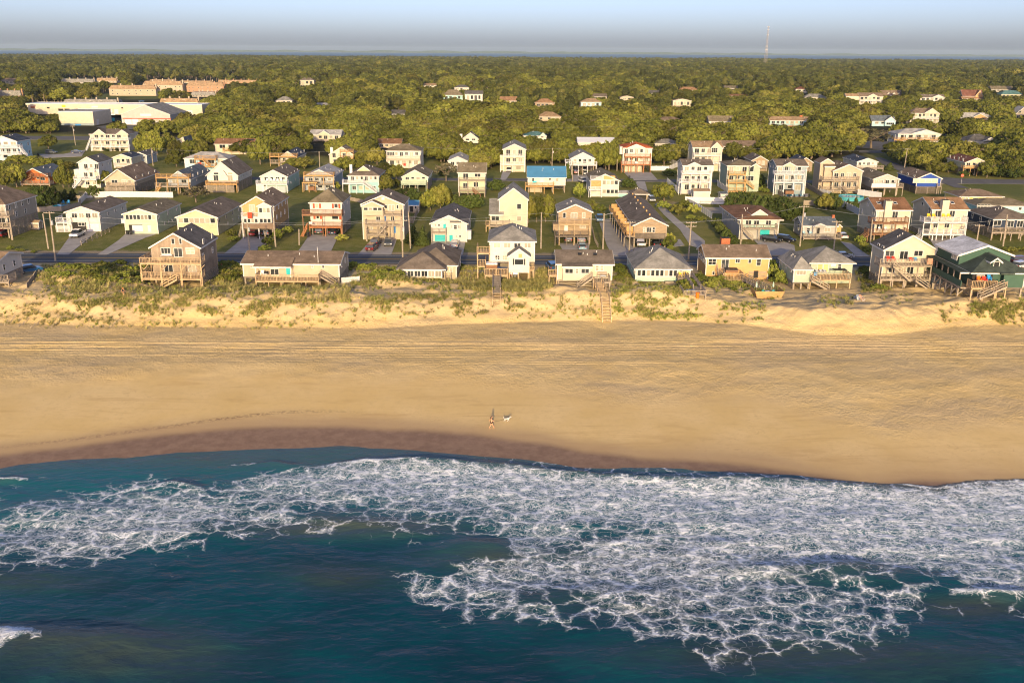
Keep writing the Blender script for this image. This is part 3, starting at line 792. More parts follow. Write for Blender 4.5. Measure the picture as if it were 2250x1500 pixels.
    def side_wins(s, n, z0, z1, f0=.12, f1=.88, w=.9, side=None, nx=1, ny=2):
        sd_ = s.side if side is None else side
        x = s.w / 2 if sd_ > 0 else -s.w / 2
        for i in range(n):
            y = s.depth * (f0 + (f1 - f0) * (i / (n - 1) if n > 1 else .5))
            window(s.root, x + sd_ * .05, y, (z0 + z1) / 2, w, z1 - z0, nx, ny, sd_)
    def chimney(s, x0, x1, y0, dy0, dy1, mat, ybot=None):
        a, b = s.lx(x0, y0, dy0), s.lx(x1, y0, dy0); z1 = s.lz(y0, dy0); z0 = 1.0 if ybot is None else s.lz(ybot, dy0)
        ubox('chimney', mat, s.root, a, b, dy0, dy1, z0, z1)
        ubox('chimney_cap', 'dark_void', s.root, a + .15, b - .15, dy0 + .15, dy1 - .15, z1, z1 + .12)
    def finish(s, y_top):
        HOUSE_RECTS.append((cx(s.c, min(s.x0p, s.x1p)) - 3, cx(s.c, max(s.x0p, s.x1p)) + 3, cy(s.c, y_top), cy(s.c, s.yb) - 1, s.Y))
        FOOT.append((s.Xc - s.w / 2 - 1.5, s.Xc + s.w / 2 + 1.5, s.Y - 4, s.Y + s.depth + 1.5))
STOP = set('with at and by beside behind above over among cut half on raised showing in fronted to alone tucked looking just deep before low nearest'.split())
def short_name(o, m=5):
    w = o['label'].split(); cut = next((i for i, q in enumerate(w) if i > 1 and q in STOP), len(w))
    return ' '.join(w[:min(cut + (3 if cut < 3 else 0), m)]).rstrip(',')
MOV = {}
TONE = dict(white_plastic='white', black_plastic='black', red_plastic='red', blue_plastic='blue', yellow_plastic='yellow', orange_plastic='orange', turquoise_plastic='turquoise', siding_skyblue='pale blue', siding_greyblue='grey', dark_void='dark', trim_white='white', wood_brown='brown', wood_grey='grey', siding_pink='pink', red_paint='red')
def movable(s, name, x0, x1, y0, y1, dy0, dy1, mat):
    """furniture standing on a deck: a thing of its own"""
    ym = (y0 + y1) / 2; a, b = s.lx(x0, ym, dy0), s.lx(x1, ym, dy0); z0, z1 = s.lz(y1, dy0), s.lz(y0, dy0); w, d, h = max(b - a, .5), dy1 - dy0, max(z1 - z0, .3)
    r = empty(name, (s.Xc + (a + b) / 2, s.Y + (dy0 + dy1) / 2, s.zg + z0)); kind = name.replace('_', ' ')
    lab = f'{TONE.get(mat, "")} {kind} at the {short_name(s.root, 6)}'.strip(); tag(r, lab, kind); MOV.setdefault(lab, []).append(r); w /= 2; d /= 2
    if 'chair' in name or 'bench' in name:
        ubox('seat', mat, r, -w, w, -d, d * .7, h * .35, h * .42); ubox('backrest', mat, r, -w, w, d * .7, d, h * .35, h)
        for sx_ in (-1, 1):
            ubox('armrest', mat, r, sx_ * w - .05, sx_ * w + .05, -d, d * .7, h * .62, h * .68)
            for sy in (-1, .6): ubox('leg', mat, r, sx_ * w - .04, sx_ * w + .04, sy * d - .04, sy * d + .04, 0, h * .62)
    elif 'table' in name:
        ubox('table_top', mat, r, -w, w, -d, d, h * .88, h)
        for sx_ in (-1, 1):
            for sy in (-1, 1): ubox('leg', mat, r, sx_ * w * .85 - .04, sx_ * w * .85 + .04, sy * d * .8 - .04, sy * d * .8 + .04, 0, h * .88)
    elif name == 'hot_tub': ubox('shell', 'wood_brown', r, -w, w, -d, d, 0, h * .8); ubox('cover', mat, r, -w - .04, w + .04, -d - .04, d + .04, h * .8, h)
    elif name == 'grill': ubox('firebox', mat, r, -w, w, -d, d, h * .5, h * .85); ubox('lid', mat, r, -w * .95, w * .95, -d * .9, d * .9, h * .85, h); ubox('cart', 'galv_paint', r, -w * .8, w * .8, -d * .8, d * .8, 0, h * .5)
    else: ubox('cloth', mat, r, -w, w, -d, d, 0, h)
def name_movables():
    for lab, os_ in MOV.items():
        if len(os_) > 1:
            for i, o in enumerate(sorted(os_, key=lambda o: o.location.x)): o['label'] = lab + ', ' + ['leftmost', 'second from left', 'third from left', 'fourth from left', 'fifth from left'][i]; o['group'] = lab
MOVE_NAMES = {'deck_chair', 'adirondack_chair', 'hot_tub', 'grill', 'table', 'patio_table', 'bench', 'glider_bench', 'beach_towel', 'towel', 'beach_float', 'deck_cushion'}
def H(c, x0, x1, yb, ye, yr, typ, wall, roof, label, depth=None, back=None, yf=None, found='slab', items=(), o=.4, side=None, group=None, name='beach_house', vents=True, z=None, Y=None, skirt='wood_grey', xa=None, topvis=None):
    s = House(c, x0, x1, yb, label, name, 'house', group, z, Y)
    s.ye = ye
    w2 = s.w / 2; ze = s.lz(ye)
    if typ == 'fg':
        zr = s.lz(yr)
        if back: s.set_depth(back, zr)
        else: s.depth = depth or 10
    else:
        s.depth = depth or 10
        d_r = s.depth / 2 if (typ == 'sg' or s.depth < s.w) else min(s.w / 2, s.depth / 2)
        zr = s.lz(yr, d_r)
    zr = max(zr, ze + .5)
    z0 = s.lz(yf) if yf is not None else -.4
    s.z0, s.ze, s.zr = z0, ze, zr
    W = 'siding_' + wall
    if typ in ('fg', 'sg'): s.wall_gable(-w2, w2, 0, s.depth, z0, ze, zr, W, 'y' if typ == 'fg' else 'x', None if xa is None else s.lx(xa, yr))
    else: ubox('wall', W, s.root, -w2, w2, 0, s.depth, z0, ze)
    r = s.roof(typ if typ != 'dutch' else 'hip', -w2, w2, 0, s.depth, ze, zr, 'roof_' + roof if typ != 'metal' else roof, o=o, xa=None if xa is None else s.lx(xa, yr))
    B = MB()
    if typ in ('fg', 'sg', 'hip') and vents:      # vent stacks standing on the roof
        for k in range(3):
            if typ == 'sg': vx, vy = random.uniform(-w2 * .7, w2 * .7), s.depth * random.uniform(.2, .4); vz = ze + (zr - ze) * vy / (s.depth / 2)
            else: vx, vy = random.uniform(.15, .5) * w2 * s.side, s.depth * random.uniform(.35, .65); vz = ze + (zr - ze) * (1 - abs(vx) / w2)
            v = MB().tube((vx, vy, vz - .1), (vx, vy, vz + .55), .07, .07, 6).build('roof_vent', Mt('trim_white'), r)
    cm_ = 'trim_white' if wall not in ('wood', 'cedar') else 'wood_grey'
    for xx, yy in ((-w2, 0), (w2, 0), (s.side * w2, s.depth)):
        ubox('corner_board', cm_, s.root, xx - .09, xx + .09, yy - .03 if yy == 0 else yy - .09, yy + .09 if yy == 0 else yy + .03, z0, ze - .02)
    if found in ('pile', 'skirt') and yf is not None:
        s.piles(-w2, w2, 0, s.depth, z0, 'wood_grey', max(3, round(s.w / 3)), max(3, round(s.depth / 4)))
        if found == 'skirt':
            s.slats(-w2, w2, -.02, 0, z0, skirt)
        s.slats(0, s.depth, s.side * (w2 + .02), 0, z0, skirt, 'y')
        s.slats(-w2, w2, s.depth, 0, z0, skirt)  # back slats added to block sky light and keep the underside dark
        ubox('floor_beam', 'wood_dark', s.root, -w2 + .05, w2 - .05, .05, s.depth - .05, z0 - .25, z0 - .005)
    for it in items:
        k, a = it[0], it[1:]
        if k == 'w': s.win(*a)
        elif k == 'ws': s.win(a[0], a[1], a[2], a[3], 1, a[5] if len(a) > 5 else 1, n=a[4])           # strip of n windows
        elif k == 'W': s.win(a[1], a[2], a[3], a[4], *(a[5:7] if len(a) > 6 else (1, 1)), dy=a[0], n=a[7] if len(a) > 7 else 1)
        elif k == 'sl': s.win(a[0], a[1], a[2], a[3], 2, 1, dy=a[4] if len(a) > 4 else 0, name='sliding_door')
        elif k == 'dr': s.slab('door', a[0], a[1], a[2], a[3], (a[5] if len(a) > 5 else 0) - .06, (a[5] if len(a) > 5 else 0) + .02, a[4])
        elif k == 'gd':
            g = s.slab('garage_door', a[0], a[1], a[2], a[3], -.05, .03, a[4])
            for q in range(1, 4): link_mesh('panel_joint', unit_mesh('concrete'), g, (0, -.5, -.5 + q / 4)).scale = (.98, .12, .012)
        elif k == 'sw': s.side_wins(a[0], s.lz(a[2]), s.lz(a[1]), *(a[3:]))
        elif k == 'dk': s.deck(*a[:7], **(a[7] if len(a) > 7 else {}))
        elif k == 'st': stairs(s.root, (s.lx(a[0], a[1], a[4]), a[4], s.lz(a[1], a[4], a[0])), (s.lx(a[2], a[3], a[4]), a[4], s.lz(a[3], a[4], a[2])), a[5], a[6])
        elif k == 'sty':   # flight running toward the camera
            zt = s.lz(a[1], a[3], a[0]); yy = a[3] - max(1.5, zt * 1.25); xx = s.lx(a[0], a[1], a[3])
            stairs(s.root, (xx, a[3], zt), (xx, yy, gz(s.Xc + xx, s.Y + yy) - s.zg), a[2], a[4])
        elif k == 'bx': movable(s, *a) if a[0] in MOVE_NAMES else s.slab(*a)
        elif k == 'sk': s.slats(s.lx(a[0], a[2]), s.lx(a[1], a[2]), a[4] if len(a) > 4 else -.05, s.lz(a[3]), s.lz(a[2]), a[5] if len(a) > 5 else 'wood_grey')
        elif k == 'blk': s.block(*a[:7], a[7], 'siding_' + a[8], 'roof_' + a[9], *(a[10:]))
        elif k == 'ch': s.chimney(*a)
        elif k == 'post': 
            for px_ in a[0]: x = s.lx(px_, a[2], a[3]); ubox('post', a[4], s.root, x - .1, x + .1, a[3], a[3] + .2, gz(s.Xc + x, s.Y + a[3]) - s.zg - .3 if a[2] is None else s.lz(a[2], a[3]), s.lz(a[1], a[3]))
        elif k == 'gab':   # small front gable sitting on the roof: x0, x1, y_eave, y_apex, dy0, dy1, wall, roof
            xa0, xa1 = s.lx(a[0], a[2], a[4]), s.lx(a[1], a[2], a[4]); g0, g1 = s.lz(a[2], a[4]), s.lz(a[3], a[4])
            B = MB(); B.prism([(xa0, g0 - .3), (xa1, g0 - .3), (xa1, g0), ((xa0 + xa1) / 2, g1), (xa0, g0)], a[4], a[5], 'y'); B.build('gable', Mt('siding_' + a[6]), s.root)
            s.roof('fg', xa0, xa1, a[4], a[5], g0, g1, 'roof_' + a[7], o=.25)
        elif k == 'shade_panel': s.slab('recess_shade_panel', a[0], a[1], a[2], a[3], -.04, .02, 'dark_void')  # flat dark panel on the wall, colouring in the shade of an open recess
        elif k == 'sky': # skylights on the front slope of a side gable
            for px_ in a[0]:
                x = s.lx(px_, a[1], s.depth * .25); f = .5; y = s.depth * .25; z = (ze + zr) / 2 + .2; an = math.atan2(zr - ze, s.depth / 2)
                w_ = window(s.root, x, y, z, 1.0, 1.3, 1, 1, 0, 'skylight', 'trim_white', 'glass_dark'); w_.rotation_euler = (-(math.pi / 2 - an), 0, 0)
        elif k == 'auto':  # floors: list of (y0, y1, n windows, slider every)
            for (y0, y1, n, sl) in a[0]:
                wd = (x1 - x0) / (n + .6)
                for i in range(n):
                    xc_ = x0 + wd * (.8 + i)
                    if sl and i % sl == 0: s.win(xc_ - wd * .36, xc_ + wd * .36, y0, y1 + (y1 - y0) * .35, 2, 1, name='sliding_door')
                    else: s.win(xc_ - wd * .3, xc_ + wd * .3, y0, y1, 2 if random.random() < .4 else 1, 1)
    s.finish(min(yr if typ == 'fg' else yr, ye) if topvis is None else topvis)
    return s

# ================================================================== houses on the ocean side
G1 = 'houses on the ocean side of the road'
H('a', -420, -15, 985, 795, 700, 'sg', 'white', 'tan', 'white clapboard cottage cut by the photo edge beside a blue wagon', depth=9.5, yf=920, found='pile', group=G1, items=[
    ('sw', 2, 830, 890, .3, .7, .8), ('dk', -330, 78, 900, 962, -3.0, 0, 'wood_grey'), ('st', 60, 975, 135, 1040, -2.0, 1.2, 'wood_grey')])
s2 = H('a', 1372, 1792, 985, 652, 532, 'fg', 'cedar', 'char', 'tall cedar shingle house with two pale wood decks above the dune', back=(1690, 450), yf=905, found='pile', group=G1, items=[
    ('w', 1512, 1543, 575, 630), ('w', 1580, 1608, 575, 630), ('w', 1422, 1507, 660, 712, 3, 1), ('w', 1640, 1720, 660, 712, 2, 2), ('sl', 1535, 1615, 662, 742),
    ('sl', 1450, 1530, 808, 878), ('sl', 1660, 1735, 808, 876), ('sw', 2, 600, 650, .25, .8, .8), ('sw', 2, 720, 775, .15, .75, .8),
    ('dk', 1232, 1775, 748, 800, -2.7, 0, 'wood_new', dict(posts=4)), ('dk', 1245, 1775, 873, 935, -2.7, 0, 'wood_new', dict(posts=4)),
    ('st', 1570, 930, 1430, 1010, -3.4, 1.2, 'wood_new'), ('bx', 'bench', 1420, 1512, 722, 738, -1.0, -.5, 'trim_white')])
# deck that wraps the landward-left side of the cedar house
for yr_, yf_ in ((748, 800), (873, 935)):
    a, zf = s2.lx(1232, yf_, -2.7), s2.lz(yf_, -2.7)
    ubox('deck_floor', 'wood_new', s2.root, a, -s2.w / 2, 0, 7.5, zf - .24, zf); railing(s2.root, (a + .06, 0), (a + .06, 7.4), zf, zf + 1.05, 'wood_new'); railing(s2.root, (a, 7.4), (-s2.w / 2, 7.4), zf, zf + 1.05, 'wood_new')
    for y_ in (2.4, 5, 7.3): ubox('post', 'wood_new', s2.root, a, a + .2, y_, y_ + .2, -.6, zf - .24)
for px_ in (1262, 1430, 1600, 1760):   # knee braces under the upper deck
    x_, z_ = s2.lx(px_, 800, -2.7), s2.lz(800, -2.7)
    MB().bar((x_ - .9, -2.55, z_ - .25), (x_, -2.55, z_ - 1.2), .1).bar((x_ + .9, -2.55, z_ - .25), (x_, -2.55, z_ - 1.2), .1).build('brace', Mt('wood_new'), s2.root)
s3 = H('b', 150, 990, 985, 800, 693, 'sg', 'beige', 'brown', 'long low beige cottage with brown roof and wide deck on pilings', depth=10, yf=918, found='pile', group=G1, items=[
    ('w', 200, 222, 806, 838, 2, 2), ('w', 738, 762, 806, 840, 2, 2), ('w', 833, 855, 806, 842), ('sl', 378, 455, 845, 903), ('dr', 518, 556, 840, 905, 'teal_paint'),
    ('dk', 245, 805, 897, 955, -3.2, 0, 'wood_new', dict(posts=6)), ('st', 822, 905, 965, 985, -1.2, 1.1, 'wood_grey'), ('bx', 'grill', 318, 352, 872, 905, -1.4, -.9, 'black_plastic'),
    ('bx', 'deck_chair', 290, 318, 865, 905, -1.4, -.8, 'white_plastic'), ('sw', 2, 815, 860, .3, .7, .8), ('bx', 'side_door', 988, 994, 845, 918, 1.2, 2.2, 'teal_paint')])
a, b = s3.lx(225, 835, -1.9), s3.lx(560, 835, -1.9)   # porch roof carried forward of the main roof
s3.roof('shed', a + .3, b - .3, -1.5, 1.6, s3.lz(836, -1.9), s3.ze + .75, 'roof_brown', o=.3, oy=.4)
for px_ in (245, 555): x_ = s3.lx(px_, 850, -1.7); ubox('post', 'trim_white', s3.root, x_ - .08, x_ + .08, -1.7, -1.54, s3.lz(905), s3.lz(838, -1.7))
s4 = H('b', 1640, 2020, 940, 815, 655, 'hip', 'beige', 'dkbrown', 'dark hip roofed cottage with glassed porch half buried behind the dune', depth=14, group=G1, items=[
    ('bx', 'wall', 1520, 1895, 856, 930, -3.4, -.01, 'siding_beige'), ('W', -3.4, 1525, 1890, 862, 915, 2, 1, 6), ('w', 1905, 1940, 815, 872), ('w', 1960, 1985, 830, 875), ('sty', 1950, 905, 1.1, -.5, 'wood_grey')])
a, b = s4.lx(1500, 850, -3.4), s4.lx(1912, 850, -3.4)
s4.roof('hip', a, b, -3.4, 6.5, s4.lz(852, -3.4), s4.lz(690, 1.5), 'roof_dkbrown', o=.35)
for k in range(7): x_ = s4.lx(1520 + k * 62, 900, -3.5); ubox('column', 'trim_white', s4.root, x_ - .07, x_ + .07, -3.55, -3.41, s4.lz(930, -3.5), s4.lz(855, -3.5))
# the white house in the middle
s5 = H('c', 388, 778, 862, 524, 380, 'hip', 'white', 'grey', 'white two storey house with pale grey hip roof and front bump out', depth=11.5, yf=703, found='pile', group=G1, items=[
    ('w', 418, 482, 538, 580, 2, 1), ('w', 508, 572, 538, 580, 2, 1), ('w', 598, 662, 538, 580, 2, 1), ('w', 688, 752, 538, 580, 2, 1), ('w', 432, 476, 645, 688, 2, 2), ('w', 497, 541, 645, 688, 2, 2),
    ('blk', 553, 735, 655, 800, 590, -3.2, 0, 'fg', 'white', 'grey', .3), ('W', -3.2, 603, 687, 677, 732, 1, 1), ('bx', 'shutter', 590, 602, 677, 732, -3.28, -3.2, 'black_plastic'), ('bx', 'shutter', 688, 700, 677, 732, -3.28, -3.2, 'black_plastic'),
    ('dk', 340, 548, 762, 825, -5.0, 0, 'wood_new', dict(posts=3)), ('dk', 735, 780, 745, 775, -2.5, 0, 'wood_new', dict(posts=2)),
    ('dk', 272, 388, 545, 627, -1.0, 3.0, 'wood_new', dict(posts=2)), ('dk', 275, 350, 672, 742, -1.2, 3.0, 'wood_new', dict(posts=2)),
    ('bx', 'hot_tub', 355, 452, 722, 762, -2.6, -.6, 'white_plastic'), ('bx', 'panel', 640, 672, 635, 668, -3.24, -3.2, 'siding_apricot')])
x_, z_ = s5.lx(553, 800, -3.2), s5.lz(800, -3.2)
for px_ in (560, 640, 728):
    x_ = s5.lx(px_, 800, -3.1); ubox('piling', 'wood_new', s5.root, x_ - .14, x_ + .14, -3.0, -2.72, -.6, z_)
s6 = H('c', 982, 1460, 925, 720, 605, 'sg', 'cream', 'dkbrown', 'cream cottage with brown roof and enclosed sunroom facing the sea', depth=9, yf=865, found='skirt', group=G1, items=[
    ('blk', 1030, 1285, 752, 868, 716, -1.7, .1, 'shed', 'cream', 'dkbrown', .15), ('W', -1.7, 1048, 1124, 762, 806, 2, 1), ('W', -1.7, 1140, 1173, 762, 806, 1, 2), ('W', -1.7, 1190, 1266, 762, 806, 2, 1),
    ('w', 1318, 1352, 730, 785, 1, 2), ('w', 1358, 1392, 730, 785, 1, 2), ('dk', 1295, 1450, 838, 885, -3.2, 0, 'wood_grey', dict(sides='r')), ('dk', 905, 982, 772, 826, .3, 3.2, 'wood_new', dict(posts=2)),
    ('st', 1290, 838, 1155, 935, -2.6, 1.1, 'wood_grey'), ('bx', 'glider_bench', 1335, 1422, 795, 835, -.8, -.3, 'wood_grey'), ('bx', 'table', 1365, 1410, 828, 845, -2.2, -1.4, 'white_plastic')])
for px_ in (1182, 1318):
    x_ = s6.lx(px_, 640, 2.25); z_ = (s6.ze + s6.zr) / 2 + .2
    w_ = window(s6.root, x_, 2.6, z_ + .35, .7, .7, 1, 1, 0, 'skylight', 'black_plastic', 'glass_dark'); w_.rotation_euler = (-(math.pi / 2 - math.atan2(s6.zr - s6.ze, 4.5)), 0, 0)
s7 = H('c', 1672, 2150, 885, 768, 578, 'hip', 'mint', 'grey', 'pale green pavilion cottage with grey hip roof and band of windows', depth=14, yf=878, found='skirt', group=G1, items=[
    ('ws', 1685, 2045, 775, 830, 9), ('bx', 'wall', 2052, 2150, 770, 840, -.06, -.01, 'siding_lemon'), ('w', 2064, 2084, 775, 795), ('dk', 2045, 2150, 822, 850, -2.2, -.02, 'wood_grey'), ('bx', 'adirondack_chair', 2058, 2080, 802, 832, -1.5, -.9, 'yellow_plastic'),
    ('bx', 'adirondack_chair', 2102, 2130, 800, 830, -1.5, -.9, 'yellow_plastic'), ('bx', 'step', 1935, 2025, 880, 896, -1.2, -.3, 'wood_grey'), ('sw', 3, 785, 835, .15, .8, 1.0), ('bx', 'trim', 1676, 2050, 832, 838, -.1, 0, 'trim_white')])
s8 = H('d', 1003, 1552, 850, 665, 557, 'sg', 'apricot', 'brown', 'apricot cottage with brown roof, brick chimney and hot tub deck', depth=8.5, group=G1, items=[
    ('w', 1028, 1100, 672, 730, 2, 2), ('sl', 1145, 1212, 680, 760), ('w', 1268, 1310, 675, 715, 2, 1), ('w', 1380, 1410, 675, 718), ('w', 1452, 1497, 677, 738, 1, 2), ('w', 1062, 1088, 787, 820), ('sk', 1388, 1545, 782, 845),
    ('dk', 1155, 1342, 792, 865, -3.6, 0, 'wood_new', dict(posts=4)), ('bx', 'hot_tub', 1185, 1295, 772, 800, -3.0, -1.2, 'black_plastic'), ('bx', 'door', 1430, 1470, 782, 845, -.1, -.03, 'dark_void'),
    ('ch', 1148, 1225, 500, 7.0, 8.6, 'brick_red'), ('sw', 4, 680, 735, .15, .85, 1.2), ('sty', 1130, 760, 1.2, -1.0, 'wood_grey')])
s9 = H('e', 205, 352, 945, 772, 655, 'hip', 'sage', 'grey', 'grey green L shaped cottage with flat looking pale roof and deck', depth=10, yf=885, found='pile', group=G1, items=[
    ('w', 240, 328, 772, 822, 3, 1), ('sw', 3, 778, 815, .2, .85, .9),
    ('blk', 352, 720, 712, 890, 565, 4.5, 14, 'hip', 'sage', 'grey', .5), ('W', 4.5, 603, 640, 720, 766, 1, 2), ('bx', 'sign_board', 545, 590, 722, 744, 4.4, 4.48, 'trim_white'),
    ('dk', 360, 722, 806, 865, -.2, 4.5, 'wood_new', dict(posts=4)), ('st', 368, 862, 520, 948, -.8, 1.1, 'wood_grey'), ('bx', 'patio_table', 575, 690, 775, 800, 1.2, 2.6, 'dark_void'),
    ('bx', 'deck_cushion', 395, 425, 800, 825, .6, 1.2, 'blue_plastic')])
for px_ in (448, 499): s9.win(px_ - 24, px_ + 24, 720, 797, 1, 1, dy=4.5, name='sliding_door', pane='glass_tan')
for k in range(3):
    x_ = s9.lx(425 + k * 35, 780, 3.4); movable(s9, 'deck_chair', 415 + k * 35, 437 + k * 35, 776, 800, 3.0, 3.6, 'siding_greyblue')
H('e', 978, 1428, 925, 594, 470, 'fg', 'cream', 'char', 'tall cream gabled house with black roof and two long decks', back=(1125, 418), yf=848, found='pile', group=G1, items=[
    ('w', 1022, 1105, 603, 655, 2, 1), ('sl', 1150, 1225, 607, 684), ('w', 1275, 1357, 602, 655, 2, 1), ('sl', 1210, 1275, 745, 815), ('w', 1050, 1110, 750, 800, 2, 1), ('sw', 2, 570, 620, .15, .5, 1.0), ('sw', 1, 715, 765, .2, .4, 1.0),
    ('dk', 975, 1440, 675, 740, -2.8, 0, 'wood_grey', dict(posts=5)), ('dk', 980, 1425, 812, 862, -2.8, 0, 'wood_grey', dict(posts=5)), ('st', 1090, 735, 1235, 862, -3.6, 1.1, 'wood_grey'), ('st', 1285, 862, 1405, 945, -3.6, 1.1, 'wood_grey'),
    ('bx', 'deck_chair', 1045, 1072, 660, 700, -1.6, -1.0, 'red_plastic'), ('bx', 'deck_chair', 1090, 1115, 660, 700, -1.6, -1.0, 'red_plastic'), ('bx', 'deck_chair', 1245, 1270, 668, 700, -1.6, -1.0, 'red_plastic'),
    ('bx', 'deck_chair', 1290, 1312, 670, 700, -1.6, -1.0, 'blue_plastic'), ('bx', 'beach_towel', 1398, 1445, 672, 725, -2.95, -2.88, 'siding_pink')])
s11 = H('e', 1775, 2225, 1010, 798, 620, 'hip', 'dkgreen', 'dkgreen', 'dark green house with white topped clerestory and timber braces below', depth=17, yf=930, found='pile', group=G1, o=.9, items=[
    ('blk', 1668, 2118, 640, 745, 562, 5.0, 14.0, 'fg', 'dkgreen', 'white', .5), ('bx', 'dormer_face', 1970, 2040, 695, 775, .9, 3.8, 'siding_dkgreen'),
    ('W', .9, 1980, 2032, 700, 752, 1, 1), ('bx', 'bay', 2068, 2165, 820, 925, -1.2, 0, 'siding_dkgreen'), ('bx', 'bay_roof', 2050, 2172, 803, 818, -1.5, 0, 'roof_dkgreen'),
    ('dk', 1785, 2008, 872, 938, -2.0, 0, 'wood_new', dict(posts=3)), ('dk', 2008, 2098, 888, 938, -2.0, 0, 'wood_new', dict(posts=2)), ('st', 2085, 915, 1850, 1020, -3.0, 1.1, 'wood_grey'),
    ('bx', 'porch_shade_panel', 1790, 1968, 808, 930, -.06, -.02, 'dark_void'), ('w', 1825, 1900, 820, 870, 2, 1),  # dark panel paints the shade inside the open porch
    ('bx', 'deck_chair', 1800, 1828, 842, 885, -1.2, -.6, 'dark_void'), ('bx', 'deck_chair', 1845, 1875, 838, 882, -1.2, -.6, 'orange_plastic'), ('bx', 'deck_chair', 1890, 1925, 838, 882, -1.2, -.6, 'red_plastic'), ('bx', 'deck_chair', 1935, 1965, 825, 870, -1.2, -.6, 'blue_plastic')])
s11.roof('fg', s11.lx(1960, 712, .7), s11.lx(2050, 712, .7), .7, 5.0, s11.lz(705, .7), s11.lz(672, .7), 'roof_dkgreen', o=.2)
for k in range(7):   # long porch on the left side: dark green parapet on timber legs and braces
    y_ = 1.0 + k * 2.4; x_ = -s11.w / 2 - 2.0
    ubox('post', 'wood_grey', s11.root, x_, x_ + .2, y_, y_ + .2, s11.lz(930), s11.ze)
    ubox('piling', 'wood_grey', s11.root, x_, x_ + .22, y_, y_ + .22, -.8, s11.lz(930))
    MB().bar((x_ + .1, y_ + .1, .0), (x_ + 1.8, y_ + .1, s11.lz(935)), .14).bar((x_ + .1, y_ + .2, s11.lz(935)), (x_ + .1, y_ + 2.3, -.2), .14).build('brace', Mt('wood_grey'), s11.root)
ubox('porch_parapet', 'siding_dkgreen', s11.root, -s11.w / 2 - 2.06, -s11.w / 2 - 1.94, 0, 17, s11.lz(925), s11.lz(925) + 1.1)
ubox('porch_floor', 'wood_grey', s11.root, -s11.w / 2 - 2.0, -s11.w / 2, 0, 17, s11.lz(930) - .25, s11.lz(930))
s11.roof('shed', -s11.w / 2 - 2.4, -s11.w / 2 - .6, 0, 17, s11.ze - .12, s11.ze - .1, 'roof_dkgreen', o=.1)
window(s11.root, s11.lx(1668, 700, 5) - .05, 6.5, s11.lz(672, 5), 2.2, 1.2, 3, 1, -1)

# ================================================================== houses across the road
G2 = 'houses on the land side of the beach road'
H('a', -330, 88, 572, 282, 115, 'hip', 'taupe', 'brown', 'big taupe house at the photo edge with a red car underneath', depth=15, yf=430, found='pile', group=G2, items=[
    ('dk', -300, 84, 330, 385, -2.4, 0, 'wood_grey', dict(posts=4)), ('dk', -300, 92, 425, 485, -2.4, 0, 'wood_grey', dict(posts=4)), ('sl', -20, 40, 300, 350), ('sl', -20, 50, 395, 445), ('sw', 4, 290, 335, .12, .75, .8), ('sw', 2, 365, 410, .3, .6, .8)])
s = H('a', 606, 893, 517, 345, 297, 'fg', 'white', 'dkbrown', 'white two storey cottage with a white pickup truck on its driveway', back=(975, 208), group=G2, items=[
    ('w', 632, 685, 355, 398, 2, 1), ('w', 697, 743, 355, 398, 2, 1), ('w', 757, 803, 355, 398, 2, 1), ('w', 812, 862, 355, 398, 2, 1), ('shade_panel', 640, 762, 436, 512), ('w', 690, 752, 436, 470, 2, 1), ('gd', 780, 880, 450, 513, 'pvc_white'), ('sw', 4, 375, 410, .06, .85, .9),
    ('dk', 492, 628, 378, 440, -.8, 3.0, 'pvc_white', dict(posts=3)), ('sk', 500, 628, 455, 528, -.8, 'pvc_white')])
H('a', 1112, 1398, 535, 362, 317, 'fg', 'palegreen', 'olive', 'pale two storey cottage with screened porch strip and open carport', back=(1415, 225), group=G2, items=[
    ('ws', 1108, 1372, 368, 412, 8), ('shade_panel', 1140, 1260, 458, 522), ('gd', 1168, 1262, 462, 520, 'pvc_white'), ('dr', 1305, 1335, 462, 520, 'trim_white'), ('sw', 3, 378, 415, .08, .85, .9), ('sw', 3, 460, 490, .3, .6, .6), ('bx', 'deck_box', 1070, 1112, 405, 445, .5, 3.5, 'pvc_white')])
H('a', 1578, 1928, 548, 390, 325, 'fg', 'lemon', 'dkbrown', 'pale yellow two storey cottage with wide band of porch windows', back=(1925, 212), group=G2, items=[
    ('ws', 1575, 1902, 398, 442, 7), ('gd', 1700, 1790, 478, 535, 'pvc_white'), ('shade_panel', 1580, 1690, 480, 540), ('sw', 4, 405, 445, .08, .9, 1.0), ('sw', 3, 480, 510, .4, .85, .6)])
H('b', 148, 420, 572, 288, 207, 'fg', 'amber', 'brown', 'orange gabled house with white bay, red flag and cars beneath', back=(400, 130), yf=492, found='pile', group=G2, items=[
    ('w', 190, 245, 278, 342, 2, 1), ('blk', 275, 392, 292, 440, 262, -1.6, .2, 'fg', 'white', 'brown', .2), ('W', -1.6, 276, 376, 305, 352, 1, 1, 3), ('W', -1.6, 282, 385, 402, 440, 1, 1, 3), ('dk', 120, 272, 350, 388, -1.5, 0, 'pvc_white', dict(posts=2)),
    ('bx', 'porch_wall', 140, 275, 398, 445, -1.5, -.1, 'siding_white'), ('W', -1.5, 142, 270, 402, 440, 1, 1, 4), ('bx', 'lower_wall', 140, 420, 446, 492, -1.5, -.1, 'siding_brownw'), ('sw', 4, 300, 345, .1, .85, .8), ('sw', 3, 385, 430, .2, .75, .8),
    ('st', 132, 470, 108, 570, -1.0, 1.1, 'wood_grey'), ('post', (145, 278, 400), 492, None, -1.4, 'wood_grey')])
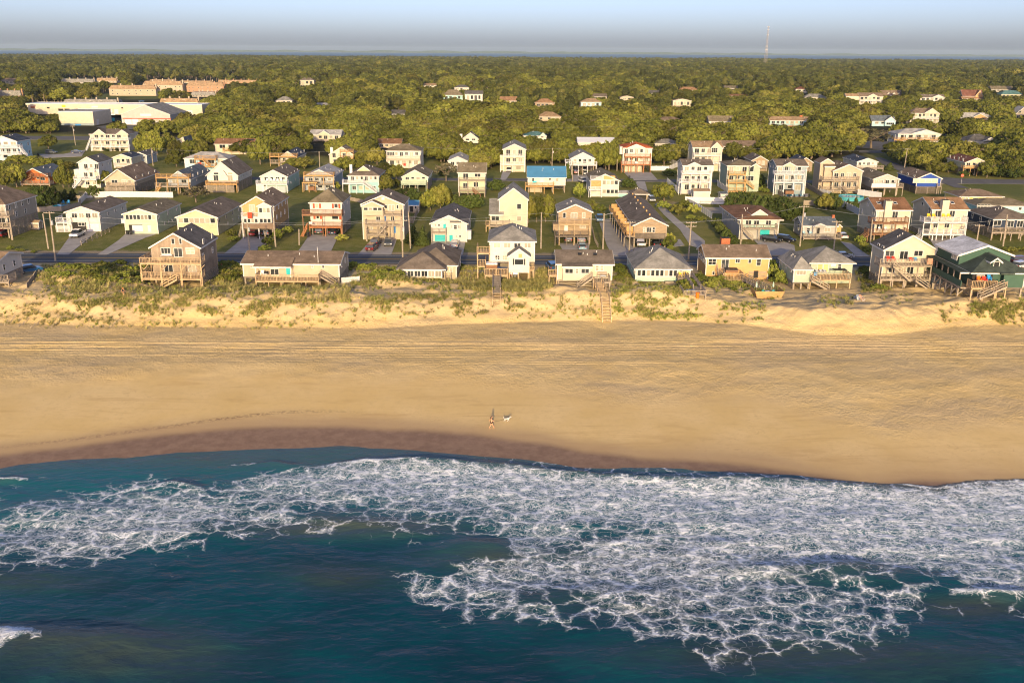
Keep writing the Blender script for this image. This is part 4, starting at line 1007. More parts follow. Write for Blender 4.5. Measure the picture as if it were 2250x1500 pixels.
H('b', 745, 1018, 548, 264, 140, 'hip', 'white', 'olive', 'white house with orange shutters, olive hip roof and reddish decks', depth=12, yf=470, found='pile', group=G2, items=[
    ('w', 772, 806, 268, 310), ('w', 940, 976, 268, 310), ('bx', 'shutter', 752, 769, 266, 312, -.08, -.01, 'red_paint'), ('bx', 'shutter', 808, 825, 266, 312, -.08, -.01, 'red_paint'), ('bx', 'shutter', 921, 938, 266, 312, -.08, -.01, 'red_paint'), ('bx', 'shutter', 978, 996, 266, 312, -.08, -.01, 'red_paint'),
    ('w', 782, 810, 375, 405), ('w', 920, 980, 372, 410), ('bx', 'shutter', 758, 776, 372, 408, -.08, -.01, 'red_paint'), ('bx', 'shutter', 815, 832, 372, 408, -.08, -.01, 'red_paint'), ('bx', 'shutter', 985, 1002, 370, 412, -.08, -.01, 'red_paint'),
    ('dk', 658, 1010, 325, 372, -2.2, 0, 'wood_brown', dict(posts=3)), ('dk', 720, 1005, 432, 480, -2.2, 0, 'wood_red', dict(posts=3)), ('st', 705, 478, 645, 600, -1.4, 1.2, 'wood_red'), ('bx', 'stair_landing', 655, 735, 366, 378, -2.2, 2.0, 'wood_brown'), ('sw', 2, 285, 320, .3, .75, .8), ('sw', 1, 350, 390, .3, .3, .8),
    ('bx', 'plaque', 718, 748, 432, 452, -2.35, -2.28, 'trim_white')])
H('b', 1200, 1558, 585, 274, 197, 'fg', 'beige', 'dkbrown', 'tall beige three storey house with stacked porches and blue door', back=(1430, 142), group=G2, items=[
    ('blk', 1192, 1372, 290, 378, 250, -2.2, .2, 'fg', 'beige', 'dkbrown', .3), ('W', -2.2, 1200, 1365, 303, 332, 1, 1, 4), ('sl', 1420, 1475, 278, 335), ('w', 1390, 1410, 280, 318), ('w', 1490, 1512, 280, 318), ('dk', 1376, 1532, 336, 372, -2.2, 0, 'wood_grey', dict(posts=3)),
    ('sl', 1310, 1350, 382, 425), ('sl', 1440, 1475, 382, 425), ('dr', 1382, 1398, 380, 425, 'blue_paint'), ('dk', 1215, 1530, 418, 462, -2.2, 0, 'wood_grey', dict(posts=4)), ('w', 1258, 1282, 472, 505), ('w', 1345, 1370, 472, 505), ('dr', 1468, 1485, 472, 530, 'blue_paint'),
    ('dk', 1225, 1400, 498, 545, -3.0, -.5, 'wood_grey', dict(posts=3, sides='l')), ('bx', 'roundel', 1360, 1385, 215, 238, -.08, -.02, 'trim_white'), ('st', 1400, 462, 1330, 545, -2.6, 1.0, 'wood_grey'), ('sw', 1, 300, 340, .3, .3, .9)])
H('b', 1802, 2112, 607, 443, 375, 'fg', 'white', 'char', 'white cottage with black roof and bright teal garage door', back=(1965, 268), group=G2, items=[
    ('w', 1825, 1848, 450, 472), ('w', 1855, 1878, 450, 472), ('dr', 1904, 1928, 450, 490, 'teal_paint'), ('bx', 'bay', 1972, 2055, 438, 505, -.7, 0, 'siding_white'), ('bx', 'bay_roof', 1962, 2060, 428, 438, -.9, 0, 'roof_char'), ('W', -.7, 1994, 2028, 458, 498, 1, 2), ('W', -.7, 1974, 1986, 455, 495), ('W', -.7, 2036, 2050, 455, 495),
    ('gd', 1830, 1922, 547, 603, 'teal_paint'), ('dr', 1958, 1988, 547, 603, 'teal_paint'), ('w', 2010, 2032, 548, 570), ('w', 2042, 2064, 548, 570), ('dk', 1798, 1930, 488, 527, -1.6, 0, 'wood_grey', dict(posts=2)), ('bx', 'side_wing', 2112, 2150, 510, 587, 1, 3, 'pvc_white')])
H('c', 470, 716, 428, 150, 55, 'fg', 'cream', 'grey', 'pale yellow house showing behind the white hip roofed house', depth=11, yf=395, found='pile', group=G2, items=[
    ('blk', 388, 500, 292, 400, 150, -1.0, 6, 'shed', 'cream', 'grey', .3), ('W', -1.0, 400, 470, 300, 340, 2, 1), ('dk', 385, 560, 340, 388, -3.2, -1.0, 'wood_grey'), ('w', 625, 665, 190, 240), ('w', 625, 665, 300, 345), ('dk', 350, 385, 330, 385, -2, 2, 'wood_new', dict(posts=2))])
H('c', 990, 1275, 545, 260, 198, 'fg', 'wood', 'grey', 'weathered brown board house with two decks and open carport', back=(1105, 140), yf=472, found='pile', group=G2, items=[
    ('w', 1030, 1060, 268, 318), ('w', 1200, 1230, 268, 318), ('sl', 1100, 1160, 270, 328), ('dr', 1045, 1075, 380, 437, 'trim_white'), ('w', 1180, 1236, 380, 410, 2, 1), ('dk', 998, 1270, 325, 373, -2.0, 0, 'wood_new', dict(posts=3)), ('dk', 960, 1265, 432, 478, -2.2, 0, 'wood_dark', dict(posts=4)), ('bx', 'porch_bay', 945, 992, 372, 430, 0, 3, 'siding_wood')])
s = H('c', 1652, 1938, 578, 378, 312, 'fg', 'wood', 'dkbrown', 'long brown motel block with dark roof and partitioned side balcony', back=(1612, 102), yf=492, found='pile', group=G2, items=[
    ('w', 1770, 1815, 397, 446, 2, 1), ('w', 1738, 1764, 397, 446, 1, 2), ('w', 1820, 1846, 397, 446, 1, 2), ('bx', 'fascia_slope', 1650, 1938, 455, 492, -.5, -.02, 'roof_dkbrown')])
zf = s.lz(470); a = -s.w / 2
ubox('balcony_floor', 'wood_grey', s.root, a - 2.2, a, -1.2, s.depth, zf - .2, zf); railing(s.root, (a - 2.1, -1.1), (a - 2.1, s.depth), zf, zf + 1.1, 'wood_tan', .3); railing(s.root, (a - 2.1, -1.1), (a, -1.1), zf, zf + 1.1, 'wood_tan', .3)
for k in range(7):
    y_ = 1.0 + k * (s.depth - 2) / 6.5
    ubox('balcony_partition', 'wood_tan', s.root, a - 1.9, a - .05, y_, y_ + .12, zf, zf + 2.0); ubox('post', 'wood_grey', s.root, a - 2.2, a - 2.0, y_, y_ + .2, -.4, zf - .2)
    window(s.root, a - .05, y_ + 2.2, zf + 1.1, 1.6, 2.0, 2, 1, -1, 'sliding_door')
    MB().tube((0, y_ + 1, s.zr), (0, y_ + 1, s.zr + .55), .2, .2, 6).build('ridge_vent', Mt('wood_tan'), s.root)
H('d', 1300, 1640, 503, 330, 255, 'hip', 'grey', 'rust', 'house with rust brown hip roof and turquoise trimmed upper porch', depth=20, group=G2, o=.9, items=[
    ('bx', 'porch_wall', 1335, 1630, 332, 400, -.06, -.01, 'siding_mint'), ('sl', 1358, 1410, 335, 380), ('sl', 1430, 1480, 335, 380), ('sl', 1535, 1585, 335, 380), ('dk', 1330, 1642, 375, 412, -2.2, 0, 'wood_grey', dict(posts=3)), ('bx', 'mural', 1480, 1570, 416, 466, -.07, -.02, 'teal_paint'),
    ('gab', 1420, 1545, 285, 245, 1.5, 6, 'mint', 'rust'), ('st', 1330, 410, 1420, 505, -2.6, 1.0, 'wood_grey'), ('sw', 5, 340, 385, .1, .9, 1.4)])
s = H('e', 292, 585, 492, 384, 308, 'sg', 'grey', 'blue', 'small grey cottage with dark shingle roof and weathered front deck', depth=7.5, yf=485, found='skirt', group=G2, items=[
    ('w', 328, 362, 402, 445, 1, 2), ('gab', 398, 500, 388, 368, -1.2, 3.0, 'grey', 'grey'), ('bx', 'porch_wall', 420, 545, 400, 455, -.4, 0, 'siding_grey'), ('W', -.4, 485, 540, 404, 442, 2, 1), ('bx', 'door', 424, 446, 404, 456, -.46, -.4, 'dark_void'), ('w', 450, 478, 412, 450),
    ('dk', 300, 640, 458, 498, -3.0, 0, 'wood_grey', dict(posts=4)), ('ch', 560, 582, 290, 3.0, 3.8, 'brick_red'), ('bx', 'deck_chair', 300, 320, 436, 470, -1.6, -1.0, 'siding_skyblue'), ('bx', 'deck_chair', 358, 380, 436, 470, -1.6, -1.0, 'siding_skyblue'), ('sw', 1, 385, 450, .5, .5, 1.0),
    ('blk', 590, 632, 390, 455, 372, 1.5, 4.5, 'fg', 'apricot', 'orange', .2)])
s = H('e', 918, 1215, 512, 244, 140, 'sg', 'cream', 'rust', 'cream house with chimney breast, brown roof and dark brown decks', depth=11.5, yf=460, found='pile', group=G2, items=[
    ('sky', (966, 1110), 198), ('ch', 1034, 1092, 168, -.9, .6, 'siding_cream', 360), ('sl', 960, 1012, 258, 318), ('sl', 1084, 1138, 258, 318), ('dk', 900, 1232, 312, 362, -2.4, 0, 'wood_brown', dict(posts=4)), ('sl', 945, 1000, 370, 420), ('sl', 1070, 1125, 370, 420), ('dk', 868, 1225, 408, 462, -2.4, 0, 'wood_brown', dict(posts=4)),
    ('st', 870, 460, 795, 520, -1.6, 1.2, 'wood_brown'), ('w', 1000, 1030, 262, 300), ('bx', 'deck_chair', 968, 985, 398, 440, -1.4, -.9, 'white_plastic'), ('bx', 'deck_chair', 1022, 1040, 398, 440, -1.4, -.9, 'white_plastic')])
window(s.root, -s.w / 2 - .05, 1.6, s.lz(265), 1.4, 2.2, 2, 1, -1); window(s.root, -s.w / 2 - .05, 6.0, s.lz(230), .7, 1.1, 1, 2, -1); window(s.root, -s.w / 2 - .05, 9.5, s.lz(312), .7, 1.3, 1, 2, -1)
s = H('e', 1408, 1715, 500, 240, 138, 'sg', 'cream', 'orange', 'cream house with chimney breast, tan roof and bright white decks', depth=11.5, yf=460, found='pile', group=G2, items=[
    ('sky', (1470, 1615), 190), ('ch', 1538, 1598, 162, -.9, .6, 'siding_cream', 350), ('sl', 1462, 1510, 250, 310), ('sl', 1590, 1640, 250, 310), ('sl', 1450, 1490, 360, 405), ('sl', 1545, 1590, 362, 405), ('dk', 1365, 1752, 308, 357, -2.6, 0, 'pvc_white', dict(posts=4)), ('dk', 1350, 1722, 408, 464, -2.6, 0, 'pvc_white', dict(posts=5)),
    ('st', 1350, 462, 1290, 520, -1.2, 1.2, 'pvc_white')] + [('bx', 'deck_chair', 1400 + k * 44, 1424 + k * 44, 282, 312, -1.4, -.9, 'yellow_plastic') for k in (0, 1, 3, 4)])
window(s.root, -s.w / 2 - .05, 1.6, s.lz(255), 1.3, 2.0, 2, 1, -1); window(s.root, -s.w / 2 - .05, 6, s.lz(225), .9, .9, 1, 1, -1)
H('e', 1958, 2330, 500, 330, 228, 'hip', 'navyw', 'dkbrown', 'navy blue house with grey hip roof raised over open pilings', depth=14, yf=410, found='pile', group=G2, items=[
    ('w', 1980, 2048, 335, 385, 2, 1), ('sl', 2100, 2160, 340, 400), ('sl', 2185, 2240, 340, 400), ('dk', 1965, 2320, 393, 448, -2.4, 0, 'wood_grey', dict(posts=5)), ('sw', 3, 345, 390, .15, .8, .9)])
H('e', 1672, 2050, 215, 130, 60, 'hip', 'yellow', 'brown', 'bright yellow cottage with brown hip roof behind the navy house', depth=10, group=G2, items=[('auto', [(140, 172, 4, 2)]), ('post', (1690, 1720, 1750), 130, None, -2, 'pvc_white')])
H('e', 1832, 2330, 275, 212, 140, 'hip', 'aqua', 'olive', 'turquoise cottage with dark roof and white windows behind the navy house', depth=10, group=G2, items=[('w', 1835, 1955, 195, 240, 4, 1), ('w', 2200, 2230, 222, 248), ('bx', 'wall_band', 1832, 2100, 205, 214, -.05, 0, 'trim_white')])

# ================================================================== second and third rows
G3 = 'houses on the lots behind the front rows'
WD, WG, WW, WT = 'wood_new', 'wood_grey', 'pvc_white', 'wood_tan'
H('f', -70, 172, 1092, 925, 880, 'fg', 'skyblue', 'navy', 'light blue house at the photo edge with white decks and dark roof', depth=11, group=G3, items=[('auto', [(930, 955, 3, 2), (990, 1020, 4, 2), (1045, 1072, 3, 0)]), ('dk', -70, 180, 955, 985, -2.2, 0, WW, dict(posts=4)), ('dk', -70, 180, 1015, 1040, -2.2, 0, WW, dict(posts=4)), ('st', 175, 985, 240, 1060, -1.5, 1.2, WW), ('sw', 2, 950, 980, .3, .8, .9), ('sw', 2, 1020, 1050, .3, .8, .9)])
H('f', 812, 1140, 1010, 865, 815, 'hip', 'cream', 'dkbrown', 'cream three storey house with two gables and tiers of white balconies', depth=12, group=G3, items=[('gab', 825, 930, 862, 822, -.6, 5, 'cream', 'dkbrown'), ('gab', 1030, 1130, 862, 825, -.6, 5, 'cream', 'dkbrown'), ('auto', [(868, 892, 6, 2), (925, 950, 6, 2), (982, 1002, 5, 0)]), ('dk', 805, 1135, 893, 914, -2.2, 0, WW, dict(posts=5)), ('dk', 800, 1135, 952, 974, -2.2, 0, WW, dict(posts=5)), ('st', 800, 914, 765, 1005, -1, 1.2, WW), ('sw', 2, 880, 905, .3, .8, .9)])
H('f', 185, 440, 1312, 1232, 1165, 'fg', 'orange', 'blue', 'burnt orange gabled cottage with brown decks among oaks', back=(330, 1122), group=G3, items=[('w', 185, 215, 1245, 1272), ('sl', 355, 400, 1240, 1272), ('w', 325, 350, 1240, 1262), ('dk', 270, 425, 1208, 1240, -2.0, 0, 'wood_brown', dict(posts=3)), ('dk', 190, 440, 1278, 1305, -3.0, 0, 'wood_grey', dict(posts=4)), ('st', 280, 1238, 215, 1280, -2.4, 1.0, 'wood_brown')])
H('f', 722, 890, 1335, 1112, 1065, 'fg', 'white', 'char', 'tall white gabled house with white staircase spilling to the left', back=(930, 1035), group=G3, items=[('auto', [(1125, 1160, 3, 2), (1200, 1240, 3, 2), (1280, 1310, 2, 0)]), ('bx', 'wing', 660, 722, 1175, 1320, 1.5, 8, 'siding_white'), ('dk', 650, 850, 1238, 1262, -2.2, 0, WW, dict(posts=3)), ('st', 720, 1262, 650, 1340, -2.4, 1.4, WW), ('dk', 760, 835, 1165, 1190, -1.2, 0, WW, dict(posts=0)), ('sw', 2, 1130, 1160, .3, .8, .8)])
H('f', 1010, 1165, 1160, 1068, 1040, 'fg', 'cream', 'navy', 'cream cottage with dark roof tucked behind the white staircase house', depth=10, group=G3, items=[('auto', [(1080, 1110, 3, 2)]), ('dk', 1010, 1165, 1118, 1145, -1.5, 0, WW)])
H('f', 1175, 1300, 1130, 1048, 1022, 'fg', 'greyblue', 'char', 'grey blue cottage with black roof next to the cream dark roofed one', depth=11, group=G3, items=[('auto', [(1058, 1082, 3, 0)]), ('sw', 2, 1058, 1080, .3, .8, .8)])
H('f', 942, 1198, 1398, 1262, 1172, 'fg', 'tan', 'brown', 'tan house with broad light brown roof above a slatted ground floor', back=(1290, 1108), yf=1318, found='skirt', group=G3, o=.7, items=[('sl', 985, 1040, 1265, 1300), ('sl', 1075, 1120, 1265, 1300), ('w', 1130, 1160, 1265, 1295), ('dk', 940, 1190, 1292, 1320, -2.0, 0, WG, dict(posts=4)), ('sw', 4, 1240, 1275, .1, .9, .9), ('sk', 942, 1195, 1325, 1395, -2.0)])
H('f', 1500, 1690, 1385, 1255, 1190, 'fg', 'greyblue', 'blue', 'blue grey house fronted by a two level brown deck and stair', back=(1690, 1125), yf=1330, found='pile', group=G3, items=[('sl', 1520, 1580, 1262, 1300), ('sl', 1600, 1650, 1262, 1300), ('dk', 1372, 1665, 1215, 1248, -2.6, 0, 'wood_tan', dict(posts=4)), ('dk', 1370, 1665, 1292, 1325, -2.6, 0, WG, dict(posts=4)), ('st', 1420, 1325, 1375, 1395, -3, 1.2, WT), ('sw', 4, 1225, 1260, .15, .9, .8), ('sw', 2, 1275, 1300, .3, .7, .8)])
H('f', 1842, 2108, 1370, 1222, 1110, 'fg', 'white', 'dkbrown', 'white house with two arched windows over a slatted deck base', back=(2055, 1060), yf=1285, found='pile', group=G3, items=[('sl', 1885, 1930, 1225, 1275), ('sl', 2010, 2055, 1225, 1275), ('w', 1885, 1930, 1200, 1222), ('w', 2010, 2055, 1200, 1222), ('dk', 1815, 2090, 1275, 1305, -2.4, 0, WT, dict(posts=4)), ('sk', 1820, 2085, 1308, 1370, -2.4), ('sw', 4, 1230, 1262, .1, .9, .9), ('gab', 1955, 2000, 1225, 1190, -.3, 2, 'white', 'dkbrown')])
H('f', 1638, 2010, 1188, 1080, 1018, 'hip', 'skyblue', 'ltgrey', 'pale blue house with pale hip roof and tall wooden deck stair', depth=10, group=G3, items=[('auto', [(1085, 1115, 4, 2)]), ('dk', 1715, 1905, 1050, 1085, -2.6, 0, WT, dict(posts=3)), ('dk', 1730, 1900, 1120, 1150, -2.6, 0, WT, dict(posts=3)), ('st', 1790, 1085, 1860, 1150, -2.9, 1.0, WT), ('bx', 'towel', 1752, 1778, 1112, 1140, -2.75, -2.7, 'red_paint')])
H('f', 1500, 1650, 1020, 955, 890, 'fg', 'cream', 'blue', 'cream house with steep angular roof half hidden by oaks', depth=10, xa=1620, group=G3, items=[('auto', [(960, 985, 3, 2)]), ('dk', 1470, 1600, 985, 1005, -2, 0, WW), ('w', 1560, 1580, 925, 945)])
H('f', 1905, 2240, 1040, 950, 903, 'sg', 'cream', 'rust', 'cream house with rusty brown roof screened by a flat topped oak', depth=9, group=G3, items=[('auto', [(955, 980, 4, 2)]), ('dk', 1965, 2110, 985, 1005, -2.2, 0, WT), ('bx', 'solar_panel', 2180, 2240, 905, 925, 2.5, 2.6, 'solar')])
# g
H('g', 302, 532, 1292, 1155, 1100, 'fg', 'mint', 'dkbrown', 'mint green house with white deck full of chairs and teal side', back=(510, 1045), group=G3, items=[('auto', [(1160, 1185, 4, 2)]), ('dk', 250, 525, 1192, 1225, -2.6, 0, WW, dict(posts=4)), ('bx', 'porch_screen', 255, 320, 1230, 1290, -2.4, 0, 'siding_white'), ('sk', 320, 525, 1232, 1290, -2.4, 'pvc_white'), ('sw', 4, 1140, 1172, .1, .9, .7), ('sw', 2, 1215, 1240, .3, .7, .7)] + [('bx', 'deck_chair', 340 + 30 * k, 358 + 30 * k, 1178, 1205, -1.6, -1.1, 'white_plastic') for k in range(5)])
H('g', 690, 945, 1278, 1152, 1098, 'fg', 'greyblue', 'ltgrey', 'grey house with silver roof behind a stepped wooden deck and pergola', back=(900, 1048), group=G3, items=[('auto', [(1165, 1195, 4, 2), (1232, 1258, 3, 0)]), ('dk', 668, 935, 1118, 1150, -2.4, 0, WT, dict(posts=4)), ('dk', 668, 940, 1195, 1222, -2.4, 0, WG, dict(posts=4)), ('bx', 'pergola', 655, 790, 1210, 1218, -4.6, -2.4, WT), ('post', (665, 720, 780), 1218, None, -4.4, WT), ('bx', 'hot_tub', 710, 768, 1248, 1280, -4, -2.6, 'wood_brown'), ('sw', 4, 1135, 1160, .1, .9, .7)])
s = H('g', 1072, 1338, 1300, 1152, 1060, 'hip', 'aqua', 'dkbrown', 'turquoise house with dark hip roof, white deck and slanting stair', depth=14, group=G3, items=[('auto', [(1155, 1185, 6, 3), (1240, 1275, 4, 0)]), ('gab', 1155, 1250, 1100, 1065, 1.5, 6, 'lemon', 'dkbrown'), ('bx', 'upper_wall', 1075, 1335, 1152, 1205, -.03, 0, 'siding_white'), ('dk', 1012, 1200, 1188, 1220, -2.6, 0, WW, dict(posts=4)), ('st', 1200, 1215, 1320, 1300, -2.0, 1.2, WW), ('ch', 1075, 1098, 1052, 3, 4, 'trim_white'), ('sw', 3, 1150, 1180, .1, .8, .8)])
H('g', 1548, 1768, 1282, 1158, 1100, 'fg', 'palegreen', 'olive', 'pale green cottage with screened upper porch on tall stilts', back=(1680, 1048), yf=1208, found='pile', group=G3, items=[('auto', [(1158, 1180, 4, 2)]), ('dk', 1530, 1755, 1195, 1225, -2.2, 0, 'siding_sage', dict(posts=4, solid=True)), ('sw', 3, 1165, 1190, .2, .9, .8)])
H('g', 2040, 2275, 1332, 1120, 1038, 'sg', 'palegreen', 'olive', 'pale boxy house with olive roof and two railed front porches', depth=9, yf=1300, found='pile', group=G3, items=[('sl', 2078, 2128, 1128, 1180), ('w', 2180, 2235, 1128, 1162, 2, 1), ('sl', 2078, 2128, 1212, 1262), ('sl', 2170, 2215, 1205, 1250), ('dk', 2040, 2275, 1165, 1190, -2.0, 0, WG, dict(posts=4)), ('dk', 2045, 2275, 1250, 1282, -2.0, 0, WG, dict(posts=4)), ('st', 2165, 1280, 2235, 1345, -2.6, 1.0, 'wood_brown')])
H('g', 470, 610, 1062, 985, 935, 'fg', 'cream', 'navy', 'cream cottage with dark blue roof behind wide brown sun decks', back=(600, 898), group=G3, items=[('auto', [(992, 1015, 3, 2)]), ('dk', 370, 612, 948, 982, -2.4, 0, WT, dict(posts=4)), ('dk', 375, 520, 1010, 1038, -2.4, 0, WG, dict(posts=3)), ('sw', 3, 950, 972, .2, .9, .8)])
H('g', 905, 1110, 1042, 960, 895, 'fg', 'cream', 'dkbrown', 'angular cream house with white chimney and big slanted gable', depth=9, xa=1010, group=G3, items=[('auto', [(950, 980, 4, 2), (1005, 1030, 3, 0)]), ('dk', 995, 1110, 975, 995, -1.8, 0, WT), ('dk', 990, 1110, 915, 935, -1, 0, WT), ('ch', 905, 928, 900, 3, 4, 'trim_white')])
H('g', 1410, 1705, 1082, 932, 868, 'hip', 'white', 'olive', 'white two storey house with grey hip roof and long upper porch', depth=11, group=G3, items=[('w', 1408, 1475, 938, 975, 4, 1), ('auto', [(940, 970, 6, 2), (1015, 1045, 5, 2)]), ('dk', 1400, 1700, 975, 1005, -2.2, 0, 'siding_cream', dict(posts=4)), ('sw', 3, 935, 965, .2, .8, .8), ('bx', 'beach_float', 1552, 1572, 1042, 1062, -1.2, -.6, 'red_plastic')])
H('g', 1950, 2115, 1085, 1018, 982, 'fg', 'white', 'ltgrey', 'small white cottage with pale metal roof beside grey leaning oaks', back=(2050, 942), group=G3, items=[('auto', [(1025, 1050, 3, 2)]), ('dk', 1945, 2040, 1058, 1080, -1.5, 0, WW)])
H('g', 732, 1000, 850, 788, 745, 'sg', 'cream', 'ltgrey', 'cream house with pale roof and centred gable rising from the canopy', depth=9, group=G3, items=[('gab', 800, 905, 788, 755, -.6, 4, 'cream', 'ltgrey'), ('auto', [(795, 820, 5, 2)]), ('dk', 728, 1000, 826, 842, -2, 0, WG)])
H('g', 1325, 1530, 905, 868, 825, 'sg', 'beige', 'rust', 'low house with rust red roof sunk in the oak canopy', depth=9, group=G3, items=[('auto', [(872, 890, 4, 2)])])
H('g', 2075, 2215, 862, 822, 770, 'fg', 'white', 'char', 'white gabled house end with chimney poking out of the oaks', depth=9, group=G3, items=[('auto', [(822, 838, 2, 0)]), ('ch', 2050, 2072, 782, 2, 3, 'trim_white')])
# h
H('h', 828, 1020, 912, 715, 670, 'fg', 'cream', 'grey', 'tall pale house with grey gable roof and white balconies by the oaks', back=(920, 632), group=G3, items=[('auto', [(718, 760, 3, 2), (792, 825, 3, 2), (862, 895, 2, 0)]), ('dk', 828, 1018, 758, 778, -1.8, 0, WW, dict(posts=3)), ('dk', 800, 1018, 825, 850, -1.8, 0, WW, dict(posts=3)), ('bx', 'bay', 798, 828, 770, 905, 1, 4, 'siding_cream')])
s = H('h', 1045, 1372, 1098, 960, 868, 'sg', 'white', 'blue', 'white cottage with bright blue metal roof and stilted front deck', depth=9, yf=1035, found='pile', group=G3, items=[('w', 1080, 1100, 968, 1000), ('dr', 1155, 1180, 962, 1012, 'trim_white'), ('w', 1228, 1250, 968, 990), ('w', 1292, 1315, 968, 1000), ('dk', 1020, 1275, 1010, 1042, -3, 0, WT, dict(posts=4)), ('bx', 'storage_room', 1060, 1170, 1042, 1095, .2, 3, 'siding_beige'), ('bx', 'deck_chair', 1085, 1122, 1000, 1025, -2, -1.4, 'turquoise_plastic')])
for o_ in s.root.children:
    if o_.name.startswith('roof') and o_.type == 'MESH': o_.data.materials[0] = Mt('metal_blue')
H('h', 1425, 1625, 945, 795, 745, 'fg', 'white', 'grey', 'white raised cottage with grey roof and cars parked underneath', back=(1480, 712), yf=852, found='pile', group=G3, items=[('auto', [(800, 830, 4, 2)]), ('dk', 1408, 1655, 825, 855, -2.4, 0, WW, dict(posts=4)), ('dk', 1375, 1420, 805, 835, 0, 4, WW, dict(posts=2))])
H('h', 1595, 1842, 1132, 990, 935, 'fg', 'white', 'olive', 'white house with amber gable, roof deck and timber stair tower', back=(1690, 880), group=G3, items=[('ws', 1700, 1842, 990, 1028, 4), ('ws', 1700, 1842, 1070, 1105, 4), ('dk', 1598, 1700, 952, 985, -2, 0, WW, dict(posts=2)), ('dk', 1580, 1700, 1045, 1072, -2, 0, WW, dict(posts=2)), ('bx', 'stair_tower', 1600, 1695, 990, 1045, -1.2, 0, WT), ('bx', 'gable_panel', 1715, 1815, 950, 982, -.08, -.02, 'siding_apricot')])
H('h', 1878, 2128, 918, 706, 650, 'hip', 'white', 'redorange', 'white house with vivid orange roof and red wood balconies', depth=12, yf=852, found='pile', group=G3, items=[('gab', 1930, 2075, 702, 672, -.5, 5, 'white', 'redorange'), ('auto', [(712, 745, 5, 2), (785, 812, 5, 2)]), ('dk', 1900, 2132, 756, 785, -2.2, 0, 'wood_red', dict(posts=5)), ('dk', 1868, 2130, 820, 852, -2.2, 0, 'wood_red', dict(posts=5)), ('bx', 'store_room', 1895, 2050, 855, 915, .5, 3, 'siding_cream'), ('bx', 'bay', 1855, 1880, 695, 760, 1, 4, 'siding_white'), ('bx', 'oval_sign', 1990, 2015, 826, 842, -2.35, -2.28, 'trim_white')])
H('h', 1010, 1205, 632, 598, 556, 'hip', 'white', 'sea', 'low house with sea green roof deep in the oak canopy', depth=9, group=G3, items=[('auto', [(602, 614, 4, 0)]), ('gab', 1150, 1205, 598, 570, -.5, 3, 'white', 'sea')])
s = House('h', 1488, 1808, 690, 'long white metal roofed building half hidden in the oaks', 'storage_building', 'building', G3)
s.depth = 12; ubox('wall', 'siding_white', s.root, -s.w / 2, s.w / 2, 0, 12, 0, s.lz(655)); s.roof('sg', -s.w / 2, s.w / 2, 0, 12, s.lz(655), s.lz(612, 6), 'metal_white'); s.finish(612)
H('h', 1955, 2108, 1160, 1112, 1058, 'hip', 'tan', 'dkbrown', 'small brown roofed shelter with open sides beside the motel block', depth=6, group=G3, name='shelter', items=[('shade_panel', 1975, 2090, 1118, 1158)])
# i
H('i', 795, 1050, 1108, 858, 805, 'sg', 'white', 'dkbrown', 'bright white three storey house with white railed decks and pool shed', depth=10, group=G3, items=[('gab', 850, 960, 858, 832, -.5, 4, 'white', 'dkbrown'), ('auto', [(868, 900, 4, 2), (950, 985, 4, 2), (1025, 1060, 4, 2)]), ('dk', 795, 1052, 902, 930, -2.2, 0, WW, dict(posts=4)), ('dk', 770, 1052, 978, 1005, -2.2, 0, WW, dict(posts=4)), ('sw', 3, 870, 900, .2, .8, .8)])
H('i', 1185, 1455, 1088, 862, 805, 'hip', 'sage', 'olive', 'sage green house with honey coloured wooden balconies and stair', depth=11, group=G3, items=[('blk', 1385, 1470, 870, 1085, 842, -1, 4, 'fg', 'sage', 'olive', .3), ('W', -1, 1395, 1432, 862, 915), ('W', -1, 1378, 1430, 950, 995, 2, 1), ('auto', [(868, 905, 4, 2), (950, 980, 4, 2)]), ('dk', 1212, 1362, 910, 940, -2.4, 0, WT, dict(posts=3)), ('dk', 1205, 1362, 985, 1012, -2.4, 0, WT, dict(posts=3)), ('dk', 1205, 1365, 1055, 1090, -2.8, 0, WT, dict(posts=3)), ('st', 1362, 1005, 1430, 1062, -2.2, 1.0, WT)])
H('i', 1618, 1878, 1112, 862, 805, 'sg', 'slate', 'dkbrown', 'slate grey house with three tiers of white decks and pool terrace', depth=10, group=G3, items=[('gab', 1690, 1800, 862, 832, -.5, 4, 'sage', 'dkbrown'), ('auto', [(868, 902, 4, 2), (948, 985, 4, 2), (1030, 1065, 3, 2)]), ('dk', 1615, 1882, 905, 935, -2.2, 0, WW, dict(posts=4)), ('dk', 1610, 1880, 982, 1010, -2.2, 0, WW, dict(posts=4)), ('bx', 'hot_tub', 1712, 1785, 1075, 1110, -3, -1.4, 'black_plastic'), ('sw', 3, 870, 900, .2, .8, .8)])
H('i', 885, 1138, 905, 700, 645, 'sg', 'cream', 'tan', 'large cream house with arched window gable and tan roof in the oaks', depth=10, group=G3, items=[('blk', 1045, 1140, 702, 840, 655, -1.2, 4, 'fg', 'cream', 'tan', .3), ('W', -1.2, 1058, 1112, 702, 745, 3, 2), ('auto', [(708, 745, 4, 2), (785, 812, 4, 2)]), ('dk', 905, 1140, 748, 772, -2.4, 0, WW, dict(posts=5)), ('dk', 900, 1140, 815, 838, -2.4, 0, WW, dict(posts=5)), ('sw', 3, 690, 730, .2, .8, .8)])
H('i', 1130, 1452, 740, 688, 640, 'sg', 'beige', 'brown', 'house with very long brown roof behind the cream arched window house', depth=10, group=G3, items=[('auto', [(692, 715, 5, 0)])])
H('i', 1410, 1545, 905, 812, 775, 'fg', 'wood', 'dkbrown', 'dark brown roofed house with shaded porch behind the sage house', depth=12, group=G3, items=[('auto', [(818, 845, 3, 2)]), ('dk', 1400, 1550, 858, 880, -1.8, 0, WG, dict(posts=3))])
